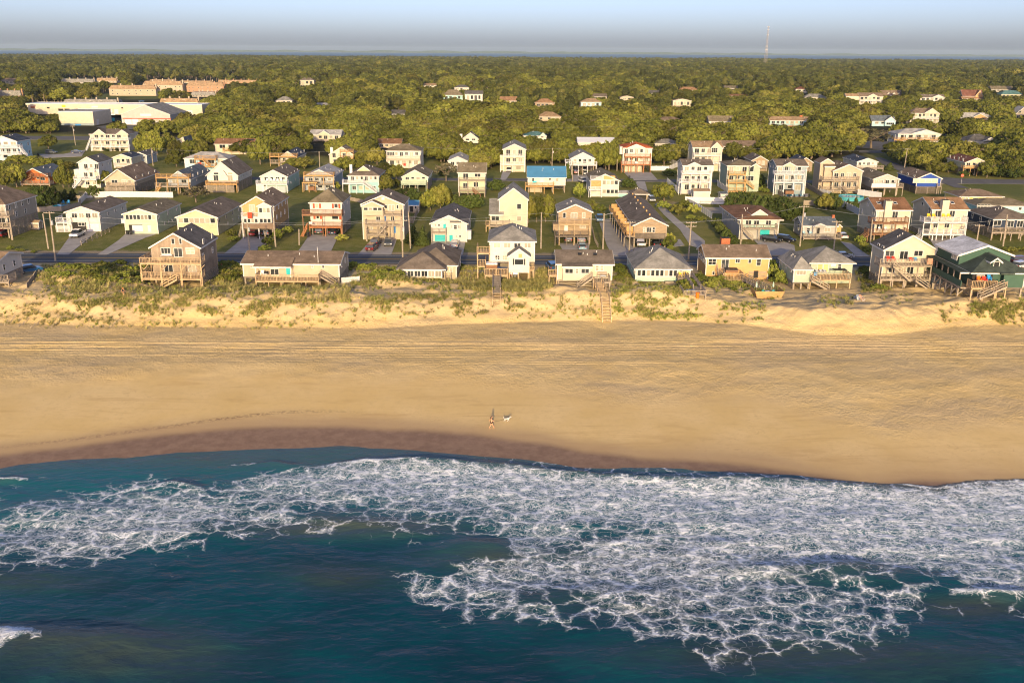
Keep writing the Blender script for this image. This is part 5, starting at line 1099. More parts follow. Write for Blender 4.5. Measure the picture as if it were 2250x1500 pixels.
H('i', 1820, 1940, 910, 828, 790, 'fg', 'wood', 'navy', 'weathered house with deep blue roof behind the slate grey house', depth=12, group=G3, items=[('auto', [(832, 860, 2, 2)]), ('dk', 1815, 1930, 870, 892, -1.8, 0, WG, dict(posts=3))])
H('i', 1035, 1268, 508, 468, 422, 'sg', 'white', 'olive', 'long white cottage with grey green roof alone in the canopy', depth=8, group=G3, items=[('auto', [(474, 492, 5, 0)])])
H('i', 1570, 1885, 542, 462, 428, 'sg', 'aqua', 'tan', 'long pale blue house with brick base, porch and red chimney', depth=9, group=G3, items=[('bx', 'brick_base', 1568, 1990, 508, 540, -2.1, 0, 'brick_red'), ('auto', [(466, 488, 7, 2)]), ('dk', 1568, 1885, 484, 508, -2.0, 0, WW, dict(posts=8)), ('blk', 1885, 1995, 455, 540, 430, 0, 7, 'sg', 'mint', 'tan', .3), ('ch', 1838, 1862, 415, 4, 5, 'brick_red'), ('st', 1770, 508, 1810, 540, -2.6, 1.0, WG)])
H('i', 715, 875, 362, 288, 272, 'fg', 'cream', 'tan', 'cream house with flat pitched roof looking over the oak thicket', depth=9, group=G3, items=[('auto', [(295, 318, 5, 2)]), ('dk', 705, 850, 322, 342, -1.6, 0, WG)])
H('i', 580, 795, 480, 460, 428, 'hip', 'taupe', 'brown', 'brown roof just showing above the oak thicket', depth=10, group=G3)
H('i', 560, 780, 690, 665, 622, 'hip', 'grey', 'grey', 'grey hip roof just above the canopy next to the orange roof', depth=10, group=G3)
# j
H('j', 548, 800, 1100, 905, 850, 'fg', 'tan', 'brown', 'tall tan house with many brown roof planes and weathered decks', back=(700, 815), group=G3, items=[('blk', 428, 545, 838, 1090, 800, 2.5, 9, 'fg', 'tan', 'brown', .2), ('blk', 470, 560, 870, 1080, 830, 1.2, 4, 'shed', 'tan', 'brown', .2), ('auto', [(925, 960, 4, 2), (1005, 1045, 4, 2)]), ('dk', 465, 795, 958, 992, -2.6, 0, WG, dict(posts=4)), ('dk', 460, 790, 1045, 1078, -2.6, 0, WG, dict(posts=4)), ('st', 640, 1050, 690, 1110, -3, 1, 'wood_dark'), ('sw', 2, 940, 975, .3, .7, .8)])
H('j', 770, 945, 905, 825, 795, 'fg', 'white', 'navy', 'white cottage with navy roof and railed porch beside the side road', back=(760, 757), group=G3, items=[('auto', [(830, 850, 4, 2)]), ('dk', 765, 1010, 860, 882, -2.4, 0, WG, dict(posts=4)), ('sw', 3, 820, 845, .2, .8, .9)])
H('j', 905, 1130, 1118, 978, 935, 'fg', 'grey', 'olive', 'grey house with white parapet porch over an open patio', back=(850, 878), yf=1058, found='pile', group=G3, items=[('auto', [(985, 1015, 4, 2)]), ('bx', 'porch_parapet', 905, 1120, 1018, 1058, -2.4, -2.3, 'trim_white'), ('bx', 'porch_floor', 905, 1120, 1052, 1060, -2.4, 0, WG), ('post', (905, 1010, 1120), 985, None, -2.3, WG), ('dk', 1120, 1185, 1018, 1050, -2.4, 1, WG, dict(posts=2)), ('sw', 3, 980, 1010, .2, .8, .8)])
H('j', 1288, 1500, 1108, 972, 925, 'fg', 'royal', 'brown', 'royal blue house with brown roof and cream porch gable', back=(1230, 875), yf=1045, found='skirt', skirt='wood_dark', group=G3, items=[('bx', 'porch_wall', 1270, 1490, 972, 1015, -.08, -.02, 'siding_cream'), ('ws', 1275, 1485, 978, 1010, 4), ('sw', 3, 950, 985, .15, .85, 1.0), ('dk', 1482, 1525, 1018, 1045, -1, 3, WG, dict(posts=2))])
H('j', 1718, 1900, 945, 830, 792, 'fg', 'lemon', 'redbrown', 'pale yellow house with red brown roof above an open garage', back=(1660, 755), yf=885, found='pile', group=G3, items=[('auto', [(832, 858, 3, 2)]), ('dk', 1715, 1845, 858, 880, -2, 0, WT, dict(posts=3)), ('sw', 4, 800, 830, .15, .9, .8)])
H('j', 1130, 1500, 668, 582, 530, 'hip', 'white', 'ltgrey', 'large white porch house with pale metal roof and tan railings', depth=13, group=G3, items=[('gab', 1260, 1500, 578, 545, -.8, 5, 'white', 'ltgrey'), ('auto', [(588, 618, 5, 2)]), ('dk', 1105, 1510, 610, 632, -2.6, 0, WT, dict(posts=7)), ('st', 1190, 628, 1120, 660, -3, 1.2, WT), ('post', (1110, 1190, 1300, 1360, 1430, 1500), 585, 632, -2.5, WW)])
H('j', 1745, 2000, 690, 645, 580, 'hip', 'grey', 'char', 'dark grey roof with a row of vents over a hidden house', depth=12, group=G3, items=[('gab', 1905, 2000, 640, 610, -1.5, 4, 'grey', 'char')])
H('j', 905, 1105, 512, 465, 418, 'sg', 'skyblue', 'blue', 'pale blue cottage with blue roof and square end porch', depth=8, group=G3, items=[('blk', 1020, 1112, 465, 510, 428, -1.5, 4, 'fg', 'skyblue', 'blue', .2), ('W', -1.5, 1035, 1105, 480, 500, 4, 1), ('auto', [(472, 492, 3, 0)])])
H('j', 1240, 1490, 492, 398, 352, 'hip', 'cream', 'brown', 'large cream two storey house with wraparound windows and balcony', depth=11, group=G3, items=[('gab', 1370, 1500, 398, 355, -.8, 5, 'cream', 'brown'), ('auto', [(402, 425, 7, 2), (450, 470, 7, 2)]), ('dk', 1220, 1500, 428, 444, -2.2, 0, WW, dict(posts=6))])
H('j', 1690, 1960, 465, 438, 395, 'sg', 'amber', 'ltgrey', 'tan house with pale roof and shingled gable deep in the trees', depth=9, group=G3, items=[('gab', 1790, 1930, 438, 402, -.6, 4, 'amber', 'ltgrey'), ('auto', [(442, 456, 6, 0)])])
H('j', 2170, 2300, 465, 400, 340, 'fg', 'taupe', 'ltgrey', 'taupe house at the photo edge among tall trees', depth=9, group=G3, items=[('auto', [(375, 395, 2, 0), (415, 440, 3, 2)])])
H('j', 790, 992, 352, 250, 218, 'sg', 'cream', 'brown', 'large cream house with three levels of white balconies above a hedge', depth=10, group=G3, items=[('gab', 870, 960, 250, 228, -.6, 4, 'cream', 'brown'), ('auto', [(254, 272, 5, 2), (292, 308, 5, 2), (326, 342, 5, 0)]), ('dk', 800, 992, 274, 290, -2, 0, WW, dict(posts=5)), ('dk', 800, 992, 310, 326, -2, 0, WW, dict(posts=5)), ('blk', 672, 790, 250, 330, 226, 1, 8, 'sg', 'cream', 'tan', .3)])
H('j', 990, 1168, 262, 240, 197, 'sg', 'white', 'brown', 'white house with three dormers behind the tiered balcony house', depth=10, group=G3, items=[('gab', 1040 + 45 * k, 1070 + 45 * k, 232, 212, 1, 5, 'white', 'brown') for k in range(3)])
H('j', 1330, 1545, 302, 258, 232, 'sg', 'white', 'dkbrown', 'white house with dark brown roof in the upper right woods', depth=10, group=G3, items=[('gab', 1440, 1545, 258, 235, -.8, 5, 'white', 'dkbrown'), ('auto', [(262, 282, 5, 2)])])
H('j', 1700, 1878, 302, 245, 192, 'sg', 'tan', 'redbrown', 'house with steep red brown roof among pines', depth=10, group=G3, items=[('blk', 1815, 1878, 240, 300, 195, -1, 5, 'fg', 'amber', 'redbrown', .2), ('blk', 1700, 1880, 272, 302, 252, -3, 0, 'shed', 'beige', 'orange', .3), ('auto', [(276, 292, 4, 0)])])
G4 = 'houses scattered through the woods'
for (c, x0, x1, yb, ye, yr, typ, wl, rf, lab) in [
    ('g', 640, 765, 368, 308, 282, 'hip', 'cream', 'dkbrown', 'cream balconied house standing alone before the far forest'),
    ('g', 425, 570, 522, 488, 450, 'hip', 'cream', 'grey', 'grey roofed house with white chimney low in the thicket'),
    ('g', 785, 912, 545, 528, 508, 'sg', 'cream', 'ltgrey', 'pale roof barely clearing the thicket below the lone cream house'),
    ('g', 1730, 1842, 372, 352, 335, 'sg', 'white', 'tan', 'tan roofed house at the forest edge'),
    ('g', 1900, 2075, 500, 440, 390, 'hip', 'aqua', 'olive', 'aqua house with green grey roof beside the white far house'),
    ('g', 2000, 2130, 405, 372, 347, 'hip', 'white', 'char', 'white house with dark hip roof behind the aqua one'),
    ('g', 2098, 2250, 520, 430, 400, 'sg', 'white', 'char', 'white two storey far house with dark roof and gable'),
    ('g', 1442, 1560, 622, 605, 570, 'sg', 'grey', 'char', 'flat looking dark roof in the canopy above the powerline'),
    ('h', 800, 945, 330, 288, 252, 'sg', 'beige', 'orange', 'house with orange tan roof beside a sandy clearing'),
    ('h', 1108, 1278, 352, 308, 268, 'hip', 'wood', 'orange', 'brown pavilion house with orange hip roof past the sandy clearing'),
    ('h', 1130, 1335, 465, 430, 385, 'hip', 'beige', 'tan', 'tan roofed house with roof deck above the lawn clearing'),
    ('h', 1512, 1690, 362, 300, 265, 'hip', 'skyblue', 'tan', 'pale blue porch house with tan hip roof'),
    ('h', 1612, 1740, 272, 252, 226, 'sg', 'beige', 'dkbrown', 'dark roofed house behind the pale blue porch house'),
    ('h', 1862, 1975, 292, 258, 245, 'fg', 'beige', 'tan', 'small beige lookout house above the thicket'),
    ('h', 2112, 2200, 232, 222, 196, 'sg', 'grey', 'char', 'dark grey roof at the wood edge'),
    ('i', 772, 945, 208, 196, 165, 'hip', 'tan', 'orange', 'wide orange tan roof in the far wood'),
    ('i', 1175, 1292, 186, 176, 156, 'sg', 'grey', 'olive', 'grey green roof in the far wood'),
    ('i', 1225, 1390, 256, 246, 230, 'sg', 'brick', 'rust', 'long brick red roof in the far wood'),
    ('i', 1800, 1905, 218, 186, 163, 'hip', 'white', 'redbrown', 'white house with red roof in the far wood'),
    ('i', 1880, 2070, 285, 258, 226, 'hip', 'white', 'grey', 'white bungalow with grey hip roof in the woods'),
    ('j', 1960, 2155, 212, 188, 158, 'sg', 'grey', 'olive', 'grey house with green grey roof at upper right'),
    ('j', 2045, 2235, 268, 232, 196, 'hip', 'lemon', 'sea', 'yellow house with green roof at upper right'),
    ('f', 5, 160, 425, 395, 368, 'hip', 'cream', 'brown', 'cream house among tall trees at the far photo edge')]:
    n_ = max(2, int((x1 - x0) / 38))
    H(c, x0, x1, yb, ye, yr, typ, wl, rf, lab, depth=11, group=G4, name='woodland_house', vents=False, items=[('auto', [(ye + (yb - ye) * .12, ye + (yb - ye) * .5, n_, 2)])])

# ================================================================== ground, roads, drives, fences
STREET_Y = at_z(1125, 395, ROADZ)[1]; HWY_Y = at_z(600, 306, ROADZ)[1]
def make_lawn():
    m, t, p = new_mat('grassy_ground')
    pos = nd(t, 'NewGeometry').outputs['Position']
    sandy, wood_ = attr_(t, 'sandy'), attr_(t, 'wood')
    n1 = noise_(t, pos, .05, 5, .62); n2 = noise_(t, pos, .5, 5, .7); n3 = noise_(t, pos, 3.0, 3, .7)
    c = mix_(t, smooth_(t, n1.outputs[0], .35, .65), (.125, .15, .034), (.25, .235, .06))
    c = mix_(t, math_(t, 'MULTIPLY', smooth_(t, n2.outputs[0], .4, .7), .6), c, (.31, .26, .11))
    c = mix_(t, math_(t, 'MULTIPLY', smooth_(t, n3.outputs[0], .4, .7), .35), c, (.085, .11, .024))
    sp = math_(t, 'ADD', sandy, math_(t, 'MULTIPLY', smooth_(t, n1.outputs[0], .58, .72), .7))
    sp = smooth_(t, math_(t, 'ADD', sp, math_(t, 'MULTIPLY', math_(t, 'SUBTRACT', n2.outputs[0], .5), 1.1)), .35, .75)
    c = mix_(t, sp, c, (.36, .29, .19))
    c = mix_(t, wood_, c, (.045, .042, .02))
    c = mix_(t, attr_(t, 'turf'), c, (.12, .14, .04))
    t.links.new(c, p.inputs['Base Color']); p.inputs['Roughness'].default_value = .95; p.inputs['Specular IOR Level'].default_value = .05
    b = nd(t, 'Bump', {'Strength': .6, 'Distance': .3, 'Height': n3.outputs[0]})
    t.links.new(b.outputs[0], p.inputs['Normal'])
    return m
def pix_poly(c, pts): return [(cx(c, x), cy(c, y)) for x, y in pts]
LAWNS = [pix_poly('h', [(630, 515), (700, 440), (770, 402), (885, 402), (955, 515)]), pix_poly('j', [(500, 480), (520, 420), (650, 408), (640, 470)]), pix_poly('g', [(1150, 520), (1180, 480), (1420, 490), (1440, 530)]),
         pix_poly('j', [(1640, 1010), (2250, 1000), (2250, 1150), (1850, 1080)]), pix_poly('f', [(620, 545), (1000, 500), (1680, 515), (1680, 545), (1000, 560)]), pix_poly('f', [(300, 940), (750, 930), (740, 1000), (330, 1040)])]
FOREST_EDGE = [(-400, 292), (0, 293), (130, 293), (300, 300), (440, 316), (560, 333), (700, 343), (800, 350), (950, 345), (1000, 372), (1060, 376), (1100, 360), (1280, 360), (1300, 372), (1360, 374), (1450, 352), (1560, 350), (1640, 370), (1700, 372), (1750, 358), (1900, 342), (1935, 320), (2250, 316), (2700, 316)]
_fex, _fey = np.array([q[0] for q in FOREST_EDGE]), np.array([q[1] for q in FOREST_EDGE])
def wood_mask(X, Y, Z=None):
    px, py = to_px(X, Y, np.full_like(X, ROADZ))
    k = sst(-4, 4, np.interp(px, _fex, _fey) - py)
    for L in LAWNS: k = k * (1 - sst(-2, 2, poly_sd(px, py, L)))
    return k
def turf_mask(X, Y, Z=None):
    px, py = to_px(X, Y, np.full_like(X, ROADZ)); k = np.zeros_like(X)
    for L in LAWNS: k = np.maximum(k, sst(-2, 3, poly_sd(px, py, L)))
    return k * .8
def build_ground():
    xs = np.concatenate([-np.geomspace(4200, 330, 26)[:-1], np.arange(-330, 331, 2.4), np.geomspace(330, 4200, 26)[1:]])
    ys = np.concatenate([np.arange(196.8, 420, 1.4), np.geomspace(420, 4400, 90)])
    z = lambda X, Y: ROADZ + .0 * X + (vnoise(X / 14, Y / 14, 3) - .5) * .10 * sst(212, 230, Y) - .05
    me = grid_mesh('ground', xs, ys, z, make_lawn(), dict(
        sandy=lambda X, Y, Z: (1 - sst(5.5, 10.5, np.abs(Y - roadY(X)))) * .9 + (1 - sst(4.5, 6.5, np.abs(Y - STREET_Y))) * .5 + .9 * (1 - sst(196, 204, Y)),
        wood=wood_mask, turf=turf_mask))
    tag(link_mesh('ground', me), 'grassy sandy lots and wooded flats stretching back to the sound', 'ground', kind='structure')
build_ground()
_m, _t, _p = new_mat('asphalt')
_pos = nd(_t, 'NewGeometry').outputs['Position']
_n = noise_(_t, _pos, .25, 4, .6); _n2 = noise_(_t, _pos, 6, 3, .7)
_mp = nd(_t, 'Mapping', {'Vector': _pos, 'Scale': (.02, 1.4, 1)}); _n3 = noise_(_t, _mp.outputs[0], 1.0, 3, .5)
_c = mix_(_t, smooth_(_t, _n.outputs[0], .3, .7), (.042, .050, .060), (.062, .070, .078)); _c = mix_(_t, math_(_t, 'MULTIPLY', smooth_(_t, _n2.outputs[0], .4, .7), .3), _c, (.075, .08, .085))
_c = mix_(_t, math_(_t, 'MULTIPLY', smooth_(_t, _n3.outputs[0], .45, .7), .35), _c, (.03, .033, .038))
_t.links.new(_c, _p.inputs['Base Color']); _p.inputs['Roughness'].default_value = .8
ASPH = _m; MATS['asphalt'] = _m
simple('asphalt_old', (.15, .145, .14), .9, .15, .3, spec=.1)
simple('road_yellow', (.60, .38, .03), .7, .15, 2); simple('road_white', (.62, .62, .60), .7, .15, 2)
def strip(B, x0, x1, off0, off1, z, n=60, mi=0):
    for k in range(n):
        a, b = x0 + (x1 - x0) * k / n, x0 + (x1 - x0) * (k + 1) / n
        ya, yb = float(roadY(a)), float(roadY(b))
        B.add([(a, ya + off0, z), (b, yb + off0, z), (b, yb + off1, z), (a, ya + off1, z)], [(0, 1, 2, 3)], mi)
_off = at_z(1125, 571, ROADZ)[1] - 203.2
def roadY(X): return 203.2 + _off + .006 * np.asarray(X)
RW = (at_z(1125, 560.5, ROADZ)[1] - at_z(1125, 581, ROADZ)[1]) / 2; RL = (at_z(1125, 563.5, ROADZ)[1] - at_z(1125, 578.5, ROADZ)[1]) / 2
B = MB(); strip(B, -330, 330, -RW, RW, ROADZ + .03); ro = B.build('beach_road', ASPH); tag(ro, 'two lane asphalt beach road with white edge lines and yellow centre', 'road', kind='structure')
for o0, o1, mt, nm in ((-RL - .08, -RL + .1, 'road_white', 'edge_line'), (RL - .1, RL + .08, 'road_white', 'edge_line'), (-.22, -.07, 'road_yellow', 'centre_line'), (.07, .22, 'road_yellow', 'centre_line')):
    B = MB(); strip(B, -330, 330, o0, o1, ROADZ + .036); B.build(nm, Mt(mt), ro)
def flat_poly(name, pts, z, mat, label, cat, parent=None, kind='structure', th=None):
    B = MB()
    if th: B.prism([(a, b) for a, b in pts], z - th, z, 'z')
    else: B.add([(a, b, z) for a, b in pts], [tuple(range(len(pts)))])
    o = B.build(name, Mt(mat), parent)
    if parent is None: tag(o, label, cat, kind=kind)
    return o
def gpoly(c, pts, z=ROADZ): return [at_z(cx(c, x), cy(c, y), z) for x, y in pts]
B = MB(); B.box(-330, 330, STREET_Y - 3.2, STREET_Y + 3.2, ROADZ - .05, ROADZ + .02); tag(B.build('back_street', Mt('asphalt_old')), 'narrow grey street behind the second row of houses', 'road', kind='structure')
B = MB(); B.box(-600, 600, HWY_Y - 11, HWY_Y + 9, ROADZ - .05, ROADZ + .025); tag(B.build('highway', Mt('asphalt_old')), 'wide highway showing between the trees', 'road', kind='structure')
flat_poly('side_street', gpoly('j', [(2500, 985), (2250, 985), (1700, 975), (1500, 960), (1420, 925), (1250, 880), (1100, 830), (990, 790), (930, 790), (1000, 845), (1200, 930), (1400, 960), (1480, 990), (1640, 1055), (1760, 1060), (1660, 1020), (1720, 1008), (2250, 1005), (2500, 1005)]), ROADZ + .03, 'asphalt_old', 'grey side street curving between lawns on the right', 'road')
flat_poly('side_street', gpoly('j', [(660, 640), (1100, 655), (1500, 628), (1720, 628), (1720, 650), (1500, 655), (1030, 690), (1060, 720), (1020, 750), (790, 745), (800, 725), (990, 722), (700, 690)]), ROADZ + .028, 'asphalt_old', 'pale street corner under the spreading oak', 'road')
flat_poly('parking_lot', gpoly('f', [(300, 640), (1080, 680), (1080, 760), (850, 800), (1000, 830), (1560, 800), (1540, 775), (1700, 700), (420, 660)]), ROADZ + .03, 'asphalt_old', 'pale parking lot round the commercial sheds', 'parking lot')
for k, (c, pts, lab) in enumerate([
    ('a', [(500, 722), (605, 722), (850, 525), (880, 515), (640, 515), (610, 570)], 'concrete driveway under the white pickup'),
    ('a', [(860, 722), (945, 722), (1290, 570), (1390, 538), (1110, 538), (1040, 600)], 'long concrete driveway of the screened porch cottage'),
    ('b', [(-30, 712), (235, 705), (400, 590), (420, 565), (145, 565), (60, 640)], 'concrete driveway below the orange gabled house'),
    ('b', [(612, 708), (905, 708), (985, 545), (725, 545)], 'wide grey driveway of the orange shuttered house'),
    ('b', [(1150, 722), (1445, 722), (1510, 545), (1280, 575)], 'driveway with three parked SUVs'),
    ('b', [(1800, 605), (2100, 605), (2078, 722), (1950, 722), (1790, 660)], 'driveway before the teal garage'),
    ('c', [(1040, 615), (1255, 615), (1270, 540), (995, 540)], 'driveway with the light blue sedan'),
    ('c', [(1345, 330), (1440, 330), (1660, 575), (1640, 650), (1470, 650), (1420, 560)], 'long driveway beside the motel block'),
    ('c', [(1665, 575), (1945, 575), (1860, 600), (1650, 645)], 'concrete apron under the motel block'),
    ('d', [(1420, 500), (1640, 500), (1790, 560), (1800, 645), (1560, 645)], 'concrete apron with two black SUVs'),
    ('e', [(630, 525), (720, 540), (885, 655), (770, 655)], 'sandy lane beside the small grey cottage'),
    ('e', [(1400, 480), (1730, 490), (1640, 600), (1600, 615), (1480, 600)], 'concrete pad under the white decked house'),
    ('d', [(680, 510), (780, 505), (820, 560), (700, 575)], 'loose concrete slab in the empty lot'),
    ('d', [(580, 180), (620, 200), (760, 330), (1000, 520), (1000, 600), (870, 560), (780, 420), (640, 290), (560, 200)], 'cracked pale track across the empty lot'),
    ('h', [(1380, 940), (1560, 940), (1570, 1000), (1390, 1000)], 'driveway below the raised white cottage'), ('h', [(1890, 918), (2130, 918), (2190, 985), (1960, 990)], 'driveway of the orange roofed house'),
    ('h', [(820, 912), (900, 912), (850, 985), (800, 985)], 'driveway of the tall pale house'), ('i', [(380, 1000), (470, 1000), (500, 1100), (540, 1170), (490, 1170)], 'sandy track behind the motel block'),
    ('c', [(395, 860), (600, 860), (620, 740), (400, 740)], 'sandy pad under the white hip roofed house'), ('f', [(330, 1040), (560, 1040), (760, 1000), (720, 1060), (400, 1075)], 'pale driveway by the white balconied house')]):
    tag(flat_poly('driveway', gpoly(c, pts), ROADZ + .042 + .004 * (k % 4), 'concrete', lab, 'driveway', th=.06), group='driveways')

# ---- fences
def fence(c, pts, h, mat, label, panel=2.4, gap=.0, base=None, name='fence', rails=False):
    W = []
    for x, y in pts:
        X, Y, Z = ground(cx(c, x), cy(c, y)); W.append(Vector((X, Y, Z)))
    root = empty(name, W[0]); tag(root, label, 'fence')
    for a, b in zip(W[:-1], W[1:]):
        n = max(1, round((b - a).length / panel))
        for i in range(n):
            p, q = a.lerp(b, i / n) - W[0], a.lerp(b, (i + 1) / n) - W[0]
            if rails:
                R_ = MB()
                for z in (.35, .75, 1.1): R_.bar(p + Vector((0, 0, z)), q + Vector((0, 0, z)), .05, .12)
                R_.build('rail_set', Mt(mat), root)
            else:
                MB().bar(p + Vector((0, 0, h / 2)), q + Vector((0, 0, h / 2)), .05, h * .94).build('panel', Mt(mat), root)
            MB().bar(p, p + Vector((0, 0, h + .1)), .13).build('post', Mt(mat), root)
fence('a', [(700, 290), (762, 222), (930, 216), (1215, 216), (1530, 220)], 1.9, 'pvc_white', 'white vinyl privacy fence behind the three white cottages')
fence('a', [(300, 330), (330, 345), (545, 340), (715, 300), (712, 242), (455, 242), (330, 290), (300, 330)], 1.5, 'wood_grey', 'grey board fence round the small blue pool')
fence('a', [(720, 640), (860, 580), (1000, 505)], 1.1, 'wood_grey', 'low split rail fence between two driveways', rails=True, panel=3)
fence('i', [(825, 1195), (1265, 1205)], 2.2, 'pvc_white', 'white vinyl fence round the sand volleyball court'); fence('i', [(825, 1190), (900, 1225), (1060, 1330)], 1.8, 'pvc_white', 'long white fence running down to the teal trimmed house')
fence('i', [(1110, 1040), (1200, 1105)], 2.0, 'pvc_white', 'white fence beside the pool shed'); fence('i', [(665, 1020), (760, 1100), (790, 1110)], 2.0, 'pvc_white', 'white fence left of the white three storey house')
fence('j', [(445, 1110), (545, 1135)], 1.8, 'pvc_white', 'white fence under the tall tan house'); fence('j', [(780, 1120), (990, 1150)], 2.0, 'pvc_white', 'white fence behind the round blue pool')
fence('j', [(645, 1225), (775, 1290), (800, 1310)], 2.0, 'pvc_white', 'white picket fence beside the cream chimney house')
fence('i', [(515, 905), (680, 905), (760, 870), (590, 790)], 1.9, 'pvc_white', 'white fence round the yard of the orange roofed house')
fence('j', [(790, 400), (1170, 382)], 2.4, 'pvc_white', 'long white fence below the tiered balcony house')
fence('d', [(1560, 60), (1690, 135)], 1.6, 'wood_grey', 'grey board fence along the thicket by the pool'); fence('d', [(1870, 205), (2080, 215)], 1.6, 'wood_grey', 'grey fence behind the small grey cottage'); fence('i', [(1880, 1045), (2060, 1150)], 1.6, 'wood_grey', 'grey fence between pool terrace and tan house')
fence('b', [(1590, 440), (1640, 445), (1710, 290)], 1.6, 'wood_grey', 'weathered fence beside the blue roofed shed'); fence('b', [(1085, 245), (1200, 270)], 1.2, 'wood_grey', 'low grey fence behind the beige three storey house')
fence('c', [(1290, 430), (1310, 520), (1345, 590)], 1.1, 'wood_grey', 'rail fence along the motel driveway', rails=True, panel=2.4)
fence('a', [(240, 1020), (300, 945), (325, 900)], 1.0, 'wood_grey', 'short grey fence by the blue wagon'); fence('e', [(1435, 945), (1550, 945)], 1.2, 'wood_grey', 'small slatted fence between cream house and green house')
fence('a', [(700, 195), (900, 190), (1180, 195), (1340, 150)], 1.3, 'wood_dark', 'dark rail fence under the tan house', rails=True, panel=3)
root = empty('picket_fence', ground(cx('b', 1010), cy('b', 972))); tag(root, 'white picket gate and fence beside the long beige cottage', 'fence')
o0 = root.location; o1 = Vector(ground(cx('b', 1165), cy('b', 960)))
for k in range(22):
    p = (o1 - o0) * (k / 21); MB().box(-.06, .06, -.02, .02, 0, 1.1).build('picket', Mt('pvc_white'), root, p)
MB().bar(Vector((0, 0, .3)), o1 - o0 + Vector((0, 0, .3)), .05, .1).bar(Vector((0, 0, .85)), o1 - o0 + Vector((0, 0, .85)), .05, .1).build('rails', Mt('pvc_white'), root)

# ---- pools and small sheds
simple('pool_water', (.03, .36, .50), .08, .1, .5, spec=.5)
def pool(c, pts, label):
    W = gpoly(c, pts); cx0 = sum(a for a, b in W) / len(W); cy0 = sum(b for a, b in W) / len(W)
    root = empty('swimming_pool', (cx0, cy0, ROADZ)); tag(root, label, 'pool')
    L = [(a - cx0, b - cy0) for a, b in W]
    MB().prism([(a * 1.5, b * 1.5) for a, b in L], .0, .07, 'z').build('pool_deck', Mt('concrete'), root)
    MB().prism([(a * 1.08, b * 1.08) for a, b in L], .072, .1, 'z').build('coping', Mt('trim_white'), root)
    MB().prism(L, .09, .115, 'z').build('water', Mt('pool_water'), root)
pool('a', [(440, 303), (560, 305), (610, 285), (500, 280)], 'small blue pool inside the grey board fence')
pool('i', [(1722, 1132), (1870, 1132), (1875, 1114), (1725, 1114)], 'blue pool in front of the slate grey house')
root = empty('round_pool', ground(cx('j', 720), cy('j', 1160))); tag(root, 'round above ground blue pool behind the cream chimney house', 'pool')
MB().lathe([(3.9, 0), (3.9, 1.2), (3.7, 1.2), (3.7, 1.0)], n=28).build('wall', Mt('siding_tealw'), root); MB().lathe([(3.68, 1.0), (3.68, 1.06)], n=28).build('water', Mt('pool_water'), root)
def shed(c, x0, x1, yb, ye, yr, typ, wall, roof, label, depth=4, **kw):
    s = H(c, x0, x1, yb, ye, yr, typ, wall, roof, label, depth=depth, name='garden_shed', vents=False, o=.2, **kw); s.root['category'] = 'shed'; return s
sh = shed('b', 1572, 1685, 350, 285, 245, 'sg', 'tan', 'blue', 'small shed with bright blue roof beside the beige house', items=[('dr', 1610, 1638, 292, 345, 'dark_void'), ('w', 1650, 1672, 292, 318)])
for o_ in sh.root.children:
    if o_.name.startswith('roof') and o_.type == 'MESH': o_.data.materials[0] = Mt('metal_blue')
shed('d', 235, 340, 130, 100, 78, 'sg', 'aqua', 'ltgrey', 'pale aqua shed beside the motel roof'); shed('i', 900, 1040, 1152, 1088, 1068, 'sg', 'white', 'tan', 'white pool shed behind the volleyball court'); shed('i', 1140, 1195, 1150, 1112, 1100, 'sg', 'white', 'blue', 'tiny white shed with dark roof near the palm')
shed('a', 262, 345, 500, 440, 432, 'sg', 'tan', 'tan', 'small tan fence cabin beside the taupe house', depth=2)

# ---- the commercial sheds and the town house blocks on the left
def shop(c, x0, x1, yb, ye, yr, typ, wall, roof, label, depth, items=(), **kw):
    s = H(c, x0, x1, yb, ye, yr if yr else ye, typ, wall, roof, label, depth=depth, name='commercial_building', vents=False, items=items, group='commercial sheds', **kw); s.root['category'] = 'building'; return s
s = House('f', 240, 1790, 692, 'long low cream warehouse behind the gabled metal building', 'warehouse', 'building', 'commercial sheds'); s.depth = 18
ubox('wall', 'siding_cream', s.root, -s.w / 2, s.w / 2, 0, 18, 0, s.lz(600)); s.roof('flat', -s.w / 2, s.w / 2, 0, 18, s.lz(600), 0, 'metal_white')
for x0, x1, y0, y1, mt, nm in ((270, 308, 618, 640, 'brick_red', 'sign'), (545, 578, 610, 630, 'yellow_plastic', 'sign'), (808, 865, 616, 632, 'trim_white', 'sign'), (735, 775, 645, 688, 'trim_white', 'roller_door'), (795, 830, 645, 688, 'trim_white', 'roller_door'), (950, 990, 646, 690, 'trim_white', 'roller_door'), (1010, 1046, 646, 690, 'trim_white', 'roller_door'),
        (415, 438, 628, 642, 'dark_void', 'window'), (515, 560, 642, 662, 'dark_void', 'window'), (570, 615, 642, 662, 'dark_void', 'window'), (1070, 1086, 625, 638, 'dark_void', 'window'), (1650, 1700, 648, 690, 'trim_white', 'roller_door'), (1560, 1590, 640, 690, 'concrete', 'roller_door')):
    s.slab(nm, x0, x1, y0, y1, -.1, .02, mt)
s.finish(600)
s = House('f', 530, 832, 787, 'plain cream box shaped shed with a dark base', 'commercial_building', 'building', 'commercial sheds'); s.depth = 26
ubox('wall', 'siding_cream', s.root, -s.w / 2, s.w / 2, 0, 26, 0, s.lz(667)); s.roof('flat', -s.w / 2, s.w / 2, 0, 26, s.lz(667), 0, 'concrete'); s.slab('base_course', 530, 832, 768, 787, -.06, .02, 'siding_slate'); s.slab('sign', 665, 715, 775, 792, -.4, -.3, 'blue_paint')
ubox('door', 'trim_white', s.root, s.w / 2 - .02, s.w / 2 + .06, 4, 7, 0, 3.2); s.finish(667)
